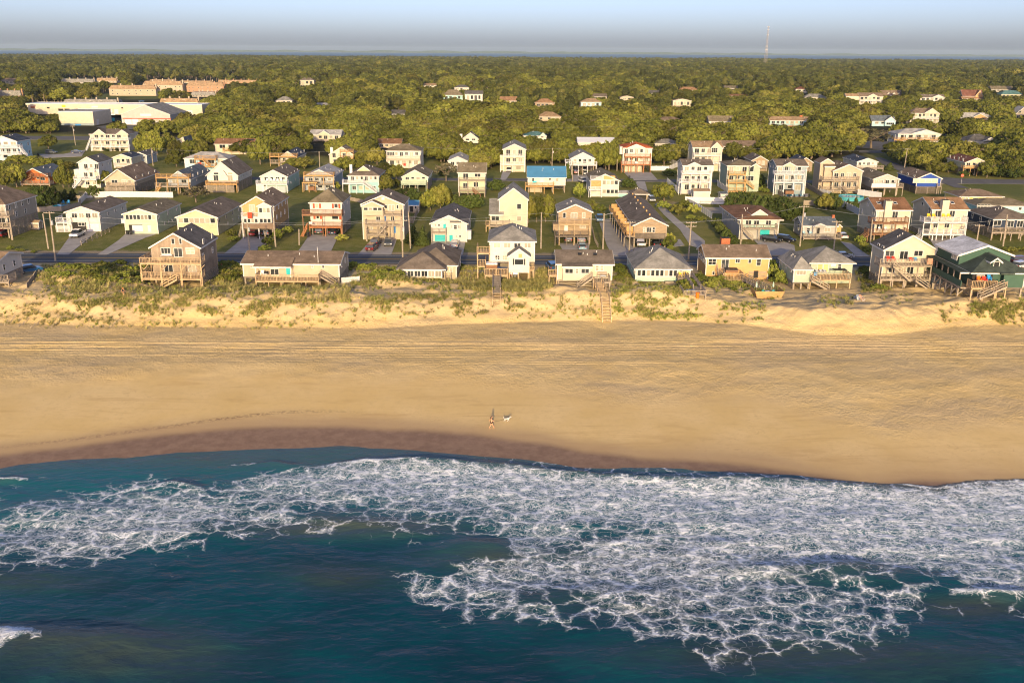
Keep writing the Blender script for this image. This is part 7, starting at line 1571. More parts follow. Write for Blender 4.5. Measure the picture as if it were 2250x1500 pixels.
# ---- dune grass and low dune shrubs
def tuft(rng, n, h, lean, wdt):
    b = MB()
    for k in range(n):
        an = 2 * math.pi * rng.rand(); r = .22 * rng.rand(); l = lean * (.3 + rng.rand()); hh = h * (.6 + .5 * rng.rand()); p = Vector((r * math.cos(an), r * math.sin(an), -.05)); s = Vector((-math.sin(an), math.cos(an), 0)) * wdt
        m_ = p + Vector((math.cos(an) * l * .4, math.sin(an) * l * .4, hh * .6)); e = p + Vector((math.cos(an) * l, math.sin(an) * l, hh))
        b.add([p - s, p + s, m_ + s * .8, m_ - s * .8, e], [(0, 1, 2, 3), (3, 2, 4)])
    return b
tr = np.random.RandomState(5)
tufts = [tuft(tr, 16, .75, .5, .03).mesh('grass_tuft', Mt('grass_blade')) for _ in range(3)] + [tuft(tr, 14, .7, .42, .035).mesh('grass_tuft', Mt('grass_green')) for _ in range(2)] + [tuft(tr, 18, 1.1, .4, .03).mesh('tall_grass', Mt('grass_blade'))]
n = 520000
gx = tr.uniform(-110, 112, n); gy = tr.uniform(148, 196, n); g_z = landZ(gx, gy); gpx, gpy = to_px(gx, gy, g_z)
def reg(poly, soft=10): return sst(-soft, soft, poly_sd(gpx, gpy, poly))
den = np.zeros(n); green = np.full(n, .25); tall = np.zeros(n)
cl = sst(.42, .58, fbm(gx / 2.4, gy / 1.9, 3, 71)); cl2 = sst(.5, .62, fbm(gx / 7, gy / 5, 3, 75))
for poly, d_, gr, tl in [
    ([(30, 645), (200, 640), (330, 655), (700, 655), (980, 650), (960, 690), (800, 695), (700, 690), (500, 692), (300, 692), (150, 675)], .8, .3, 0), ([(0, 655), (120, 655), (200, 690), (380, 705), (700, 705), (900, 700), (700, 720), (0, 715)], .22, .1, 0),
    ([(300, 632), (560, 620), (760, 632), (760, 660), (300, 660)], .6, .25, .05), ([(690, 640), (765, 640), (765, 668), (690, 668)], 1.0, .3, .9), ([(790, 600), (930, 600), (1000, 612), (900, 625), (800, 632), (770, 628)], 1.0, .45, .1), ([(930, 618), (1010, 620), (1000, 645), (930, 640)], .3, .3, 0),
    ([(1000, 608), (1080, 606), (1080, 640), (1010, 640)], 1.0, .35, .5), ([(1100, 606), (1210, 612), (1210, 635), (1110, 640)], 1.0, .2, .8), ([(990, 650), (1080, 645), (1080, 690), (1000, 690)], .75, .25, 0), ([(1100, 650), (1310, 650), (1320, 698), (1120, 695)], .8, .3, 0), ([(1345, 640), (1440, 620), (1500, 632), (1520, 660), (1540, 695), (1420, 695), (1350, 690)], .8, .6, 0), ([(1440, 660), (1530, 680), (1530, 698), (1430, 696)], .9, .95, 0), ([(1400, 655), (1480, 662), (1480, 685), (1400, 680)], .7, .9, 0),
    ([(1345, 650), (1375, 655), (1385, 690), (1350, 690)], .9, .9, 0), ([(1580, 668), (1680, 670), (1670, 700), (1570, 708)], .5, .7, 0), ([(2060, 668), (2110, 668), (2115, 712), (2070, 705)], .35, .3, 0), ([(2140, 668), (2280, 650), (2280, 715), (2190, 712), (2120, 690)], .5, .6, .1), ([(1800, 655), (1880, 655), (1870, 668), (1800, 670)], .2, .3, 0), ([(1925, 655), (2000, 650), (2000, 662), (1930, 664)], .25, .6, 0),
    ([(95, 590), (330, 590), (330, 655), (200, 645), (110, 635), (80, 610)], .7, .5, .3), ([(470, 590), (560, 590), (560, 640), (470, 640)], .9, .5, .3), ([(1350, 590), (1390, 590), (1390, 630), (1350, 630)], .6, .5, 0), ([(1540, 600), (1620, 605), (1720, 640), (1700, 650), (1620, 640), (1530, 630)], .5, .8, 0), ([(1180, 590), (1215, 590), (1215, 612), (1180, 612)], .5, .4, 0), ([(480, 580), (1060, 580), (1060, 597), (480, 597)], .35, .4, 0),
    ([(1880, 600), (1920, 600), (1960, 640), (1900, 640)], .5, .4, 0), ([(0, 733), (130, 735), (130, 742), (0, 741)], .25, .9, 0), ([(520, 735), (620, 738), (620, 748), (520, 746)], .08, .8, 0)]:
    w_ = reg(poly) * d_; up_ = w_ > den; den = np.maximum(den, w_); green = np.where(up_, gr, green); tall = np.where(up_, tl, tall)
den = den * .72 * (.10 + .90 * cl) * (.40 + .60 * cl2)
pathx = [at_z(a, b, 4)[0] for a, b in ((1000, 640), (985, 680), (940, 700))]
hit = (tr.rand(n) < den) & (np.abs(gy - roadY(gx)) > RW + 1.0)
for x0, x1, y0, y1 in FOOT: hit &= ~((gx > x0 + 1.5) & (gx < x1 - 1.5) & (gy > y0 + 2.5) & (gy < y1 - 1.5))
hx, hy, hz = gx[hit], gy[hit], g_z[hit]; nn = len(hx); gg = tr.rand(nn) < green[hit]; tt = tr.rand(nn) < tall[hit]
kd = np.where(tt, 5, np.where(gg, 3 + tr.randint(0, 2, nn), tr.randint(0, 3, nn))); ss = (.45 + .55 * tr.rand(nn))
scatter('dune_grass', np.stack([hx, hy, hz], 1), tr.rand(nn) * 6.28, np.stack([ss * 1.1, ss * 1.1, ss], 1), kd, tufts, 'clumps of sea oats and beach grass on the dunes', 'grass')
print('GRASS', nn)
n = 9000
gx = tr.uniform(-110, 112, n); gy = tr.uniform(165, 200, n); g_z = landZ(gx, gy); gpx, gpy = to_px(gx, gy, g_z); den = np.zeros(n)
for poly, d_ in [([(110, 592), (165, 580), (330, 584), (330, 635), (250, 635), (190, 622), (125, 612)], .3), ([(480, 580), (560, 578), (560, 610), (480, 620)], .55), ([(800, 598), (880, 598), (880, 610), (800, 612)], .5), ([(1545, 612), (1625, 620), (1630, 636), (1560, 630)], .6), ([(1670, 570), (1710, 570), (1740, 625), (1690, 620)], .8), ([(1350, 580), (1395, 578), (1390, 612), (1350, 612)], .7), ([(1490, 618), (1525, 620), (1520, 640), (1490, 642)], .8), ([(1420, 672), (1530, 684), (1520, 694), (1440, 692)], .45), ([(1980, 652), (2006, 650), (2006, 660), (1984, 662)], .9), ([(1890, 590), (1930, 590), (1930, 640), (1900, 635)], .4), ([(760, 575), (850, 575), (850, 592), (760, 592)], .5), ([(990, 585), (1030, 585), (1010, 610), (985, 605)], .5), ([(1540, 590), (1580, 600), (1560, 625), (1530, 615)], .6)]:
    den = np.maximum(den, sst(-8, 8, poly_sd(gpx, gpy, poly)) * d_)
hit = (tr.rand(n) < den * .5) & (np.abs(gy - roadY(gx)) > RW + 1.2)
for x0, x1, y0, y1 in FOOT: hit &= ~((gx > x0 + .6) & (gx < x1 - .6) & (gy > y0 + 2.0) & (gy < y1 - .8))
hx, hy, hz = gx[hit], gy[hit], g_z[hit]; nn = len(hx); ss = .35 + .45 * tr.rand(nn)
scatter('dune_undergrowth', np.stack([hx, hy, hz - .1], 1), tr.rand(nn) * 6.28, np.stack([ss * 1.2, ss * 1.2, ss * 1.0], 1), tr.randint(0, 4, nn), [q[0] for q in PROTO['shrub']], 'low green dune shrubs growing in thick mats', 'shrubbery')

# ================================================================== boardwalks, decks on the sand
def boardwalk(label, far, near, end, width, mat, zfar, step_mat=None):
    """far, near: (px, py) of the walkway's ends; end: foot of the steps on the sand"""
    ex, ey, ez = ground(*end)
    root = empty('boardwalk', (ex, ey, ez)); tag(root, label, 'boardwalk')
    ny = ey + 5.0
    while ny > ey + 1.2:
        nX, nZ = at_y(near[0], near[1], ny)
        if nZ - gz(nX, ny) > .45: break
        ny -= .2
    fY, fZ = zfar
    fX = at_y(far[0], far[1], fY)[0]
    A, B_, C_ = Vector((fX, fY, fZ)) - root.location, Vector((nX, ny, nZ)) - root.location, Vector((0, 0, .1))
    d = (B_ - A); hn = Vector((d.x, d.y, 0)).normalized(); sv = Vector((-hn.y, hn.x, 0)) * (width / 2)
    nb = max(8, int(d.length / .30))
    for i in range(nb):
        c = A.lerp(B_, (i + .5) / nb); MB().bar(c - sv, c + sv, d.length / nb * .92, .05).build('deck_board', Mt(mat), root)
    for s_ in (-1, 1):
        MB().bar(A + sv * s_ - Vector((0, 0, .15)), B_ + sv * s_ - Vector((0, 0, .15)), .08, .25).build('joist', Mt(mat), root)
        MB().bar(A + sv * s_ + Vector((0, 0, 1.0)), B_ + sv * s_ + Vector((0, 0, 1.0)), .14, .07).build('handrail', Mt(mat), root)
        MB().bar(A + sv * s_ + Vector((0, 0, .55)), B_ + sv * s_ + Vector((0, 0, .55)), .05, .12).build('mid_rail', Mt(mat), root)
        n = max(3, int(d.length / 2.2))
        for i in range(n + 1):
            c = A.lerp(B_, i / n) + sv * s_; g = gz(c.x + ex, c.y + ey) - ez - .4
            MB().bar((c.x, c.y, min(g, c.z - .5)), c + Vector((0, 0, 1.05)), .13).build('post', Mt(mat), root)
    sm = step_mat or mat; m = max(7, round((B_.z - C_.z) / .19)); hd = Vector((C_.x - B_.x, C_.y - B_.y, 0)); sv2 = Vector((-hd.y, hd.x, 0)).normalized() * (width / 2)
    for i in range(m):
        c = B_.lerp(C_, (i + .6) / m); MB().bar(c - sv2, c + sv2, hd.length / m * .9, .055).build('tread', Mt(sm), root)
    for s_ in (-1, 1):
        MB().bar(B_ + sv2 * s_ - Vector((0, 0, .12)), C_ + sv2 * s_ - Vector((0, 0, .12)), .07, .26).build('stringer', Mt(sm), root)
        MB().bar(B_ + sv2 * s_ + Vector((0, 0, 1.0)), C_ + sv2 * s_ + Vector((0, 0, .8)), .12, .07).build('handrail', Mt(sm), root)
        MB().bar(B_ + sv2 * s_ + Vector((0, 0, .5)), C_ + sv2 * s_ + Vector((0, 0, .4)), .05, .12).build('mid_rail', Mt(sm), root)
        for i in range(3):
            c = B_.lerp(C_, i / 2) + sv2 * s_; MB().bar(c - Vector((0, 0, .5)), c + Vector((0, 0, 1.05)), .12).build('post', Mt(sm), root)
P = lambda c, x, y: (cx(c, x), cy(c, y))
boardwalk('straight wooden boardwalk with pale steps leading from the white hip roofed house', P('c', 446, 780), P('c', 447, 978), P('c', 447, 1085), 1.45, 'wood_grey', (s5.Y - 5.0, s5.zg + s5.lz(825, -5.0)), 'wood_new')
boardwalk('long new wood boardwalk and steps leading from the cream cottage', P('c', 1340, 850), P('c', 1410, 1058), P('c', 1420, 1236), 1.5, 'wood_new', (s6.Y - 3.2, s6.zg + s6.lz(885, -3.2)), 'wood_pale')
def box_deck(c, x0, x1, y, depth, h, mat, label, name, flare=0.0, rail=True):
    X, Y, Z = ground(cx(c, (x0 + x1) / 2), cy(c, y)); w = (at_y(cx(c, x1), cy(c, y), Y)[0] - at_y(cx(c, x0), cy(c, y), Y)[0]) / 2
    root = empty(name, (X, Y, Z)); tag(root, label, 'deck')
    nb = max(6, int(depth / .3))
    for i in range(nb): ubox('deck_board', mat, root, -w, w, depth * i / nb, depth * (i + .93) / nb, h - .06, h)
    for q in ((-w, 0), (w, 0), (-w, depth), (w, depth)): ubox('post', mat, root, q[0] - .08, q[0] + .08, q[1] - .08, q[1] + .08, -.6, h + .9 if rail else h)
    if rail:
        for a, b in (((-w, 0), (w, 0)), ((-w, 0), (-w, depth)), ((w, 0), (w, depth))): railing(root, a, b, h, h + .9, mat, .24)
    else:
        for k in range(5):   # flared boat-like sides of lapped planks
            z0, z1 = -.2 + k * .34, -.2 + (k + 1) * .34; f = .12 * k
            MB().bar((-w - f, -f * .6, (z0 + z1) / 2), (w + f, -f * .6, (z0 + z1) / 2), .06, .35).build('plank', Mt('wood_tan'), root)
            for s_ in (-1, 1): MB().bar((s_ * (w + f), -f * .6, (z0 + z1) / 2), (s_ * (w + f), depth, (z0 + z1) / 2), .06, .35).build('plank', Mt('wood_tan'), root)
    return root, w, h
def chair(parent_loc, rz, mat, label, name='adirondack_chair', group=None):
    root = empty(name, parent_loc, rz); tag(root, label, 'chair', group)
    m = Mt(mat)
    MB().box(-.28, .28, -.3, .25, .3, .36).build('seat', m, root)
    for k in range(5): MB().bar((-.22 + .11 * k, .2, .3), (-.22 + .11 * k, .5, 1.0 + .06 * (2 - abs(k - 2))), .09, .03).build('back_slat', m, root)
    for s_ in (-1, 1):
        MB().box(s_ * .36 - .07, s_ * .36 + .07, -.35, .35, .55, .59).build('armrest', m, root); MB().box(s_ * .33 - .04, s_ * .33 + .04, -.32, -.24, 0, .55).build('leg', m, root); MB().bar((s_ * .33, .2, .3), (s_ * .33, .5, 0), .07).build('leg', m, root)
    return root
rt, w_, h_ = box_deck('d', 1462, 1668, 1030, 3.6, .35, 'wood_grey', 'boat shaped sun deck on the sand with turquoise chairs', 'boat_deck', rail=False)
L0 = rt.location
chair((L0.x - .9, L0.y + 1.6, L0.z + h_), math.pi, 'turquoise_plastic', 'turquoise chair on the boat shaped deck, the one nearer the ramp'); chair((L0.x + 1.0, L0.y + 1.6, L0.z + h_), math.pi, 'turquoise_plastic', 'turquoise chair on the boat shaped deck, right of the white table')
tr_ = empty('round_table', (L0.x + .05, L0.y + 1.5, L0.z + h_)); tag(tr_, 'small white round table between the turquoise chairs', 'table'); MB().lathe([(.5, .7), (.5, .75)], n=16).build('table_top', Mt('white_plastic'), tr_); MB().tube((0, 0, 0), (0, 0, .7), .05, .05, 6).build('leg', Mt('white_plastic'), tr_)
def parasol(loc, mat, label, h=2.2):
    r = empty('folded_parasol', loc); tag(r, label, 'parasol'); MB().tube((0, 0, 0), (0, 0, h), .03, .03, 6).build('pole', Mt('wood_grey'), r); MB().lathe([(.05, h * .5), (.17, h * .55), (.12, h * .85), (.02, h * 1.02)], n=8).build('canopy', Mt(mat), r); MB().lathe([(.3, 0), (.3, .08)], n=10).build('base', Mt('concrete'), r)
parasol((L0.x - 1.7, L0.y + 3.0, L0.z + h_), 'siding_mint', 'folded mint parasol at the ramp side of the boat deck'); parasol((L0.x + 1.5, L0.y + 3.1, L0.z + h_), 'siding_mint', 'folded mint parasol at the far corner of the boat deck')
p0 = Vector((s8.Xc + s8.lx(1330, 800, -2), s8.Y - 2.2, s8.zg + s8.lz(862, -3.4))); p1 = Vector((L0.x + .6, L0.y + 3.6, L0.z + .4))
rw = empty('ramp_walkway', p1); tag(rw, 'grey railed ramp from the apricot cottage down to the boat deck', 'walkway'); d_ = p0 - p1; sv = Vector((-d_.y, d_.x, 0)).normalized() * .7
for i in range(34): c_ = d_ * ((i + .5) / 34); MB().bar(c_ - sv, c_ + sv, d_.length / 34 * .92, .05).build('deck_board', Mt('wood_grey'), rw)
for s_ in (-1, 1):
    for z in (.4, .7, 1.0): MB().bar(sv * s_ + Vector((0, 0, z)), d_ + sv * s_ + Vector((0, 0, z)), .06, .12).build('rail', Mt('wood_grey'), rw)
    for i in range(7): c_ = d_ * (i / 6) + sv * s_; MB().bar(c_ - Vector((0, 0, .8)), c_ + Vector((0, 0, 1.05)), .12).build('post', Mt('wood_grey'), rw)
rt2, w2_, h2_ = box_deck('d', 812, 1005, 1022, 4.2, .5, 'wood_grey', 'square railed beach deck at the foot of the pale green pavilion', 'beach_deck')
bl = Vector(ground(*P('d', 932, 1026))); bn = empty('trash_bin', bl); tag(bn, 'bright orange trash bin leaning at the square beach deck', 'bin'); MB().lathe([(.26, 0), (.34, 1.0), (.36, 1.02)], n=10).build('body', Mt('orange_plastic'), bn); MB().lathe([(.38, 1.02), (.3, 1.12)], n=10).build('lid', Mt('orange_plastic'), bn)
p0 = Vector((s7.Xc + s7.lx(2140, 850, -2), s7.Y - 2.0, s7.zg + s7.lz(852, -2.2))); p1 = rt2.location + Vector((w2_ - .8, 4.2, .5)); rw2 = empty('ramp_walkway', p1); tag(rw2, 'grey railed ramp from the pale green pavilion to its beach deck', 'walkway'); d_ = p0 - p1; sv = Vector((-d_.y, d_.x, 0)).normalized() * .7
for i in range(24): c_ = d_ * ((i + .5) / 24); MB().bar(c_ - sv, c_ + sv, d_.length / 24 * .92, .05).build('deck_board', Mt('wood_grey'), rw2)
for s_ in (-1, 1):
    railing(rw2, (sv * s_), (d_ + sv * s_), 0, 1.0, 'wood_grey', .3)
pt = empty('purple_cover', rt2.location + Vector((-.3, 2.4, h2_))); tag(pt, 'folded purple and white furniture on the square beach deck', 'furniture'); MB().box(-.8, .8, -.4, .4, .3, .4).build('table_top', Mt('siding_greyblue'), pt)
for q in ((-.7, -.3), (.7, -.3), (-.7, .3), (.7, .3)): MB().box(q[0] - .04, q[0] + .04, q[1] - .04, q[1] + .04, 0, .3).build('leg', Mt('white_plastic'), pt)
# beach chairs lying on the open sand
for k, (x, y, mt, lab) in enumerate([(765, 1025, 'greyblue', 'grey blue low beach chair left on the open sand'), (790, 1048, 'white', 'white low beach chair lying on the open sand'), (822, 1030, 'pink', 'red and blue beach chair on the open sand'), (836, 1052, 'apricot', 'orange beach chair on the open sand')]):
    l = Vector(ground(*P('e', x, y))); r = empty('beach_chair', l, .6 * k - .8); tag(r, lab, 'chair'); MB().box(-.28, .28, -.3, .3, .12, .16).build('seat', Mt('siding_' + mt), r); MB().bar((0, .3, .14), (0, .75, .55), .56, .03).build('backrest', Mt('siding_' + mt), r)
    for s_ in (-1, 1): MB().bar((s_ * .28, -.3, 0), (s_ * .28, .35, .35), .03).build('leg', Mt('white_plastic'), r); MB().bar((s_ * .28, .35, 0), (s_ * .28, -.25, .32), .03).build('leg', Mt('white_plastic'), r)
# pool loungers and yard chairs
for k, (c, x, y, mt, lab) in enumerate([('a', 558, 272, 'blue_plastic', 'bright blue chair at the small fenced pool, left one'), ('a', 605, 272, 'blue_plastic', 'bright blue chair at the small fenced pool, right one'), ('a', 415, 285, 'white_plastic', 'white chair at the small fenced pool'), ('a', 475, 272, 'white_plastic', 'white chair behind the small fenced pool')] +
        [('i', 1745 + 45 * q, 1140, 'black_plastic', w_ + ' dark lounge chair on the slate house pool terrace') for q, w_ in enumerate(['leftmost', 'second', 'third', 'fourth', 'rightmost'])]):
    l = ground(*P(c, x, y)); chair((l[0], l[1], l[2]), .2, mt, lab, 'patio_chair')

# ================================================================== vehicles
simple('tyre', (.015, .015, .015), .9, .1); simple('rim', (.35, .35, .36), .35, .1, metal=.6); simple('head_lamp', (.75, .75, .72), .15, .02); simple('tail_lamp', (.45, .02, .015), .25, .05)
for n_, c_ in dict(white=(.72, .72, .72), black=(.012, .012, .014), grey=(.13, .14, .15), silver=(.40, .42, .44), red=(.28, .012, .015), maroon=(.12, .015, .02), blue=(.03, .13, .30), ltblue=(.22, .36, .46), dkblue=(.02, .035, .08)).items():
    m, t, p = new_mat('car_' + n_); p.inputs['Base Color'].default_value = (*c_, 1); p.inputs['Roughness'].default_value = .28; p.inputs['Metallic'].default_value = .15; p.inputs['Coat Weight'].default_value = .6; MATS['car_' + n_] = m
WH = MB().tube((0, -.11, 0), (0, .11, 0), .35, .35, 14).mesh('tyre', Mt('tyre')); RIM = MB().tube((0, -.12, 0), (0, .12, 0), .2, .2, 10).mesh('rim', Mt('rim'))
SHAPES = dict(suv=(4.7, 1.9, [(-2.35, .45), (-2.3, 1.0), (-.9 + 2.9, .98), (2.35, .85), (2.35, .42)], [(-2.2, 1.0), (-2.05, 1.62), (.55, 1.66), (1.3, 1.0)]),
              sedan=(4.6, 1.82, [(-2.3, .4), (-2.28, .95), (1.2, .9), (2.25, .75), (2.3, .38)], [(-1.75, .94), (-1.0, 1.38), (.35, 1.40), (1.15, .9)]),
              pickup=(5.6, 2.0, [(-2.8, .55), (-2.8, 1.12), (1.5, 1.12), (2.75, 1.02), (2.8, .5)], [(-.7, 1.12), (-.55, 1.85), (.9, 1.86), (1.65, 1.12)]))
def car(c, x, y, kind, col, rz, label, z=None, name=None):
    X, Y, Z = ground(cx(c, x), cy(c, y)); L, W, body, cab = SHAPES[kind]
    nm = name or {'suv': 'parked_suv', 'sedan': 'parked_car', 'pickup': 'pickup_truck'}[kind]
    r = empty(nm, (X, Y, Z + .06 if z is None else z), rz); tag(r, label, {'suv': 'suv', 'sedan': 'car', 'pickup': 'truck'}[kind], 'parked vehicles')
    h = W / 2; B = MB()
    n = len(body); vs = []
    for yy, k in ((-h, .97), (-h * .93, 1.0), (h * .93, 1.0), (h, .97)):
        for a, zc in body: vs.append((a * (.985 if abs(yy) == h else 1), yy, .3 + (zc - .3) * (k if zc > .6 else 1)))
    fs = [tuple(range(n)), tuple(range(4 * n - 1, 3 * n - 1, -1))] + [(q * n + i, (q + 1) * n + i, (q + 1) * n + (i + 1) % n, q * n + (i + 1) % n) for q in range(3) for i in range(n)]
    B.add(vs, fs); m = len(cab); t_ = .80
    B.build('body', Mt('car_' + col), r)
    G = MB(); vs = [(a, -h * (.93 if i in (0, m - 1) else t_), zc) for i, (a, zc) in enumerate(cab)] + [(a, h * (.93 if i in (0, m - 1) else t_), zc) for i, (a, zc) in enumerate(cab)]
    G.add(vs, [tuple(range(m)), tuple(range(2 * m - 1, m - 1, -1))] + [(i, i + m, (i + 1) % m + m, (i + 1) % m) for i in range(m)]); G.build('window_glass', Mt('glass_dark'), r)
    (a1, z1), (a2, z2) = cab[1], cab[2]
    MB().add([(a1 - .05, -h * t_ - .01, z1 - .03), (a2 + .05, -h * t_ - .01, z2 - .03), (a2 + .05, h * t_ + .01, z2 - .03), (a1 - .05, h * t_ + .01, z1 - .03), (a1, -h * t_ * .95, z1 + .05), (a2, -h * t_ * .95, z2 + .05), (a2, h * t_ * .95, z2 + .05), (a1, h * t_ * .95, z1 + .05)], [(0, 3, 2, 1), (4, 5, 6, 7), (0, 1, 5, 4), (1, 2, 6, 5), (2, 3, 7, 6), (3, 0, 4, 7)]).build('car_roof', Mt('car_' + col), r)
    if kind == 'pickup': ubox('truck_bed', 'black_plastic', r, -2.7, -.8, -h * .82, h * .82, .9, 1.14)
    for sx_ in (-1, 1):
        for sy in (-1, 1):
            w = link_mesh('wheel', WH, r, (sx_ * L * .31, sy * (h - .1), .35)); link_mesh('rim', RIM, w)
    for sy in (-1, 1): ubox('headlight', 'head_lamp', r, L / 2 - .08, L / 2 + .03, sy * h * .72 - .2, sy * h * .72 + .2, .68, .82); ubox('taillight', 'tail_lamp', r, -L / 2 - .03, -L / 2 + .08, sy * h * .8 - .12, sy * h * .8 + .12, .75, .98)
    ubox('bumper', 'black_plastic', r, L / 2 - .05, L / 2 + .05, -h * .9, h * .9, .36, .55); ubox('license_plate', 'trim_white', r, -L / 2 - .04, -L / 2, -.18, .18, .6, .72)
    return r
DN, UP = -math.pi / 2, math.pi / 2      # nose toward the camera / away from it
for a in [('a', 688, 562, 'pickup', 'white', DN + .05, 'white pickup truck parked nose out on a concrete driveway'), ('a', 30, 562, 'suv', 'red', UP, 'red SUV under the big taupe house at the photo edge'), ('a', 265, 880, 'suv', 'blue', .75, 'blue wagon parked beside the white clapboard cottage'),
          ('b', 230, 552, 'sedan', 'red', UP, 'red car in the carport of the orange gabled house'), ('b', 352, 548, 'suv', 'grey', UP, 'grey car in the carport of the orange gabled house'), ('b', 818, 536, 'suv', 'black', UP, 'black SUV under the orange shuttered house'), ('b', 938, 540, 'sedan', 'dkblue', UP, 'dark car under the orange shuttered house, right of the black SUV'),
          ('b', 1278, 682, 'suv', 'maroon', UP - .15, 'dark red SUV nearest the road on the three car driveway'), ('b', 1312, 632, 'suv', 'dkblue', UP - .1, 'dark SUV parked ahead of the dark red one'), ('b', 1418, 640, 'suv', 'grey', DN + .12, 'grey SUV facing the road on the three car driveway'), ('b', 2005, 656, 'suv', 'silver', UP - .05, 'silver SUV parked before the teal garage'),
          ('c', 1075, 528, 'suv', 'black', UP, 'black SUV in the carport of the weathered board house'), ('c', 1192, 530, 'suv', 'grey', UP, 'grey jeep in the carport of the weathered board house'), ('c', 1200, 592, 'sedan', 'ltblue', UP, 'light blue sedan on the driveway of the weathered board house'), ('c', 1355, 345, 'pickup', 'blue', DN, 'blue pickup parked at the head of the motel driveway'), ('c', 1712, 562, 'pickup', 'white', UP, 'white pickup parked under the motel block'), ('c', 1852, 566, 'sedan', 'black', UP, 'black sedan parked under the motel block'),
          ('c', 935, 770, 'suv', 'blue', UP + .2, 'blue car parked between the white house and the cream cottage'), ('c', 608, 838, 'suv', 'black', UP, 'black car under the bump out of the white hip roofed house'), ('d', 530, 172, 'suv', 'silver', DN, 'silver minivan behind the motel block'), ('d', 1590, 530, 'suv', 'black', DN + 1.0, 'black SUV nearer the mural under the turquoise porch'), ('d', 1712, 528, 'suv', 'black', DN + .8, 'black SUV parked right of the other black SUV'),
          ('e', 640, 495, 'sedan', 'white', UP, 'white car behind the small grey cottage'), ('e', 1440, 820, 'suv', 'white', UP + .3, 'white car between the cream gabled house and green house'), ('e', 2215, 718, 'suv', 'maroon', 0.1, 'maroon car on the road behind the green house'), ('e', 2225, 762, 'suv', 'white', .5, 'white SUV parked beside the green house'), ('e', 655, 672, 'sedan', 'silver', 0.0, 'silver car driving past the grey green cottage'),
          ('f', 455, 1036, 'suv', 'grey', 0.0, 'grey SUV on the drive beyond the light blue house'), ('f', 678, 1032, 'sedan', 'dkblue', .3, 'dark car beside the white balconied house'), ('h', 875, 912, 'suv', 'white', DN, 'white car beneath the tall pale house'), ('h', 1470, 932, 'suv', 'maroon', UP, 'dark red car under the raised white cottage'), ('h', 1555, 942, 'suv', 'white', DN, 'white car in front under the raised white cottage'), ('h', 1540, 905, 'sedan', 'silver', DN, 'silver car behind the white one under the raised cottage'), ('h', 1528, 1008, 'suv', 'white', DN + .3, 'white SUV on the back street below the raised cottage'),
          ('j', 1485, 910, 'suv', 'silver', 0.05, 'silver SUV in the shade of the oak thicket'), ('j', 765, 540, 'sedan', 'dkblue', 0.1, 'dark car near the spreading oak'), ('f', 985, 700, 'pickup', 'white', .2, 'white truck among the cream sheds'), ('f', 1250, 580, 'sedan', 'blue', 0, 'blue car on the town house lawn road'), ('f', 1600, 500, 'sedan', 'white', 0, 'white car beside the brick town houses')]:
    car(*a)
X, Y, Z = ground(*P('f', 1368, 806)); r = empty('box_truck', (X, Y, Z)); tag(r, 'white box truck parked before the gabled metal building', 'truck')
ubox('cargo_box', 'trim_white', r, -1.6, 4.2, -1.2, 1.2, .9, 3.4); ubox('cab', 'trim_white', r, -4.0, -1.7, -1.1, 1.1, .6, 2.3); ubox('windshield', 'glass_dark', r, -4.04, -3.6, -1.0, 1.0, 1.4, 2.1); ubox('chassis', 'black_plastic', r, -3.9, 4.1, -1.0, 1.0, .45, .88)
for q in (-3.0, 2.6):
    for sy in (-1, 1): w = link_mesh('wheel', WH, r, (q, sy * 1.0, .4)); link_mesh('rim', RIM, w)

# ================================================================== poles and wires
simple('galvanised', (.42, .43, .43), .5, .1, metal=.4)
TOPS = {}
def pole(key, c, xb, yb, xt, yt, label, cross=0, can=False, lamp=False, r=.2):
    X, Y, Z = ground(cx(c, xb), cy(c, yb)); tX, tZ = at_y(cx(c, xt), cy(c, yt), Y)
    root = empty('utility_pole', (X, Y, Z)); tag(root, label, 'utility pole', 'utility poles'); top = Vector((tX - X, 0, tZ - Z))
    MB().tube((0, 0, -.5), top, r, r * .68, 8).build('pole', Mt('wood_grey'), root)
    for k in range(cross):
        z = top * (1 - (.3 + .8 * k) / top.length); cr_ = MB().bar(z + Vector((-1.2, -.18, 0)), z + Vector((1.2, -.18, 0)), .1, .12).build('crossarm', Mt('wood_grey'), root)
        for q in (-1.1, -.5, .5, 1.1): MB().tube(z + Vector((q, -.18, .05)), z + Vector((q, -.18, .25)), .05, .04, 6).build('insulator', Mt('galvanised'), cr_)
    if can: z = top * .78; MB().tube(z + Vector((.32, -.1, -.5)), z + Vector((.32, -.1, .4)), .26, .26, 10).build('transformer', Mt('galvanised'), root)
    if lamp: z = top * .95; MB().tube(z, z + Vector((1.7, 0, .4)), .04, .04, 6).build('lamp_arm', Mt('galvanised'), root); MB().box(z.x + 1.5, z.x + 2.1, -.12, .12, z.z + .34, z.z + .46).build('lamp_head', Mt('galvanised'), root)
    TOPS[key] = Vector((X, Y, Z)) + top; return root
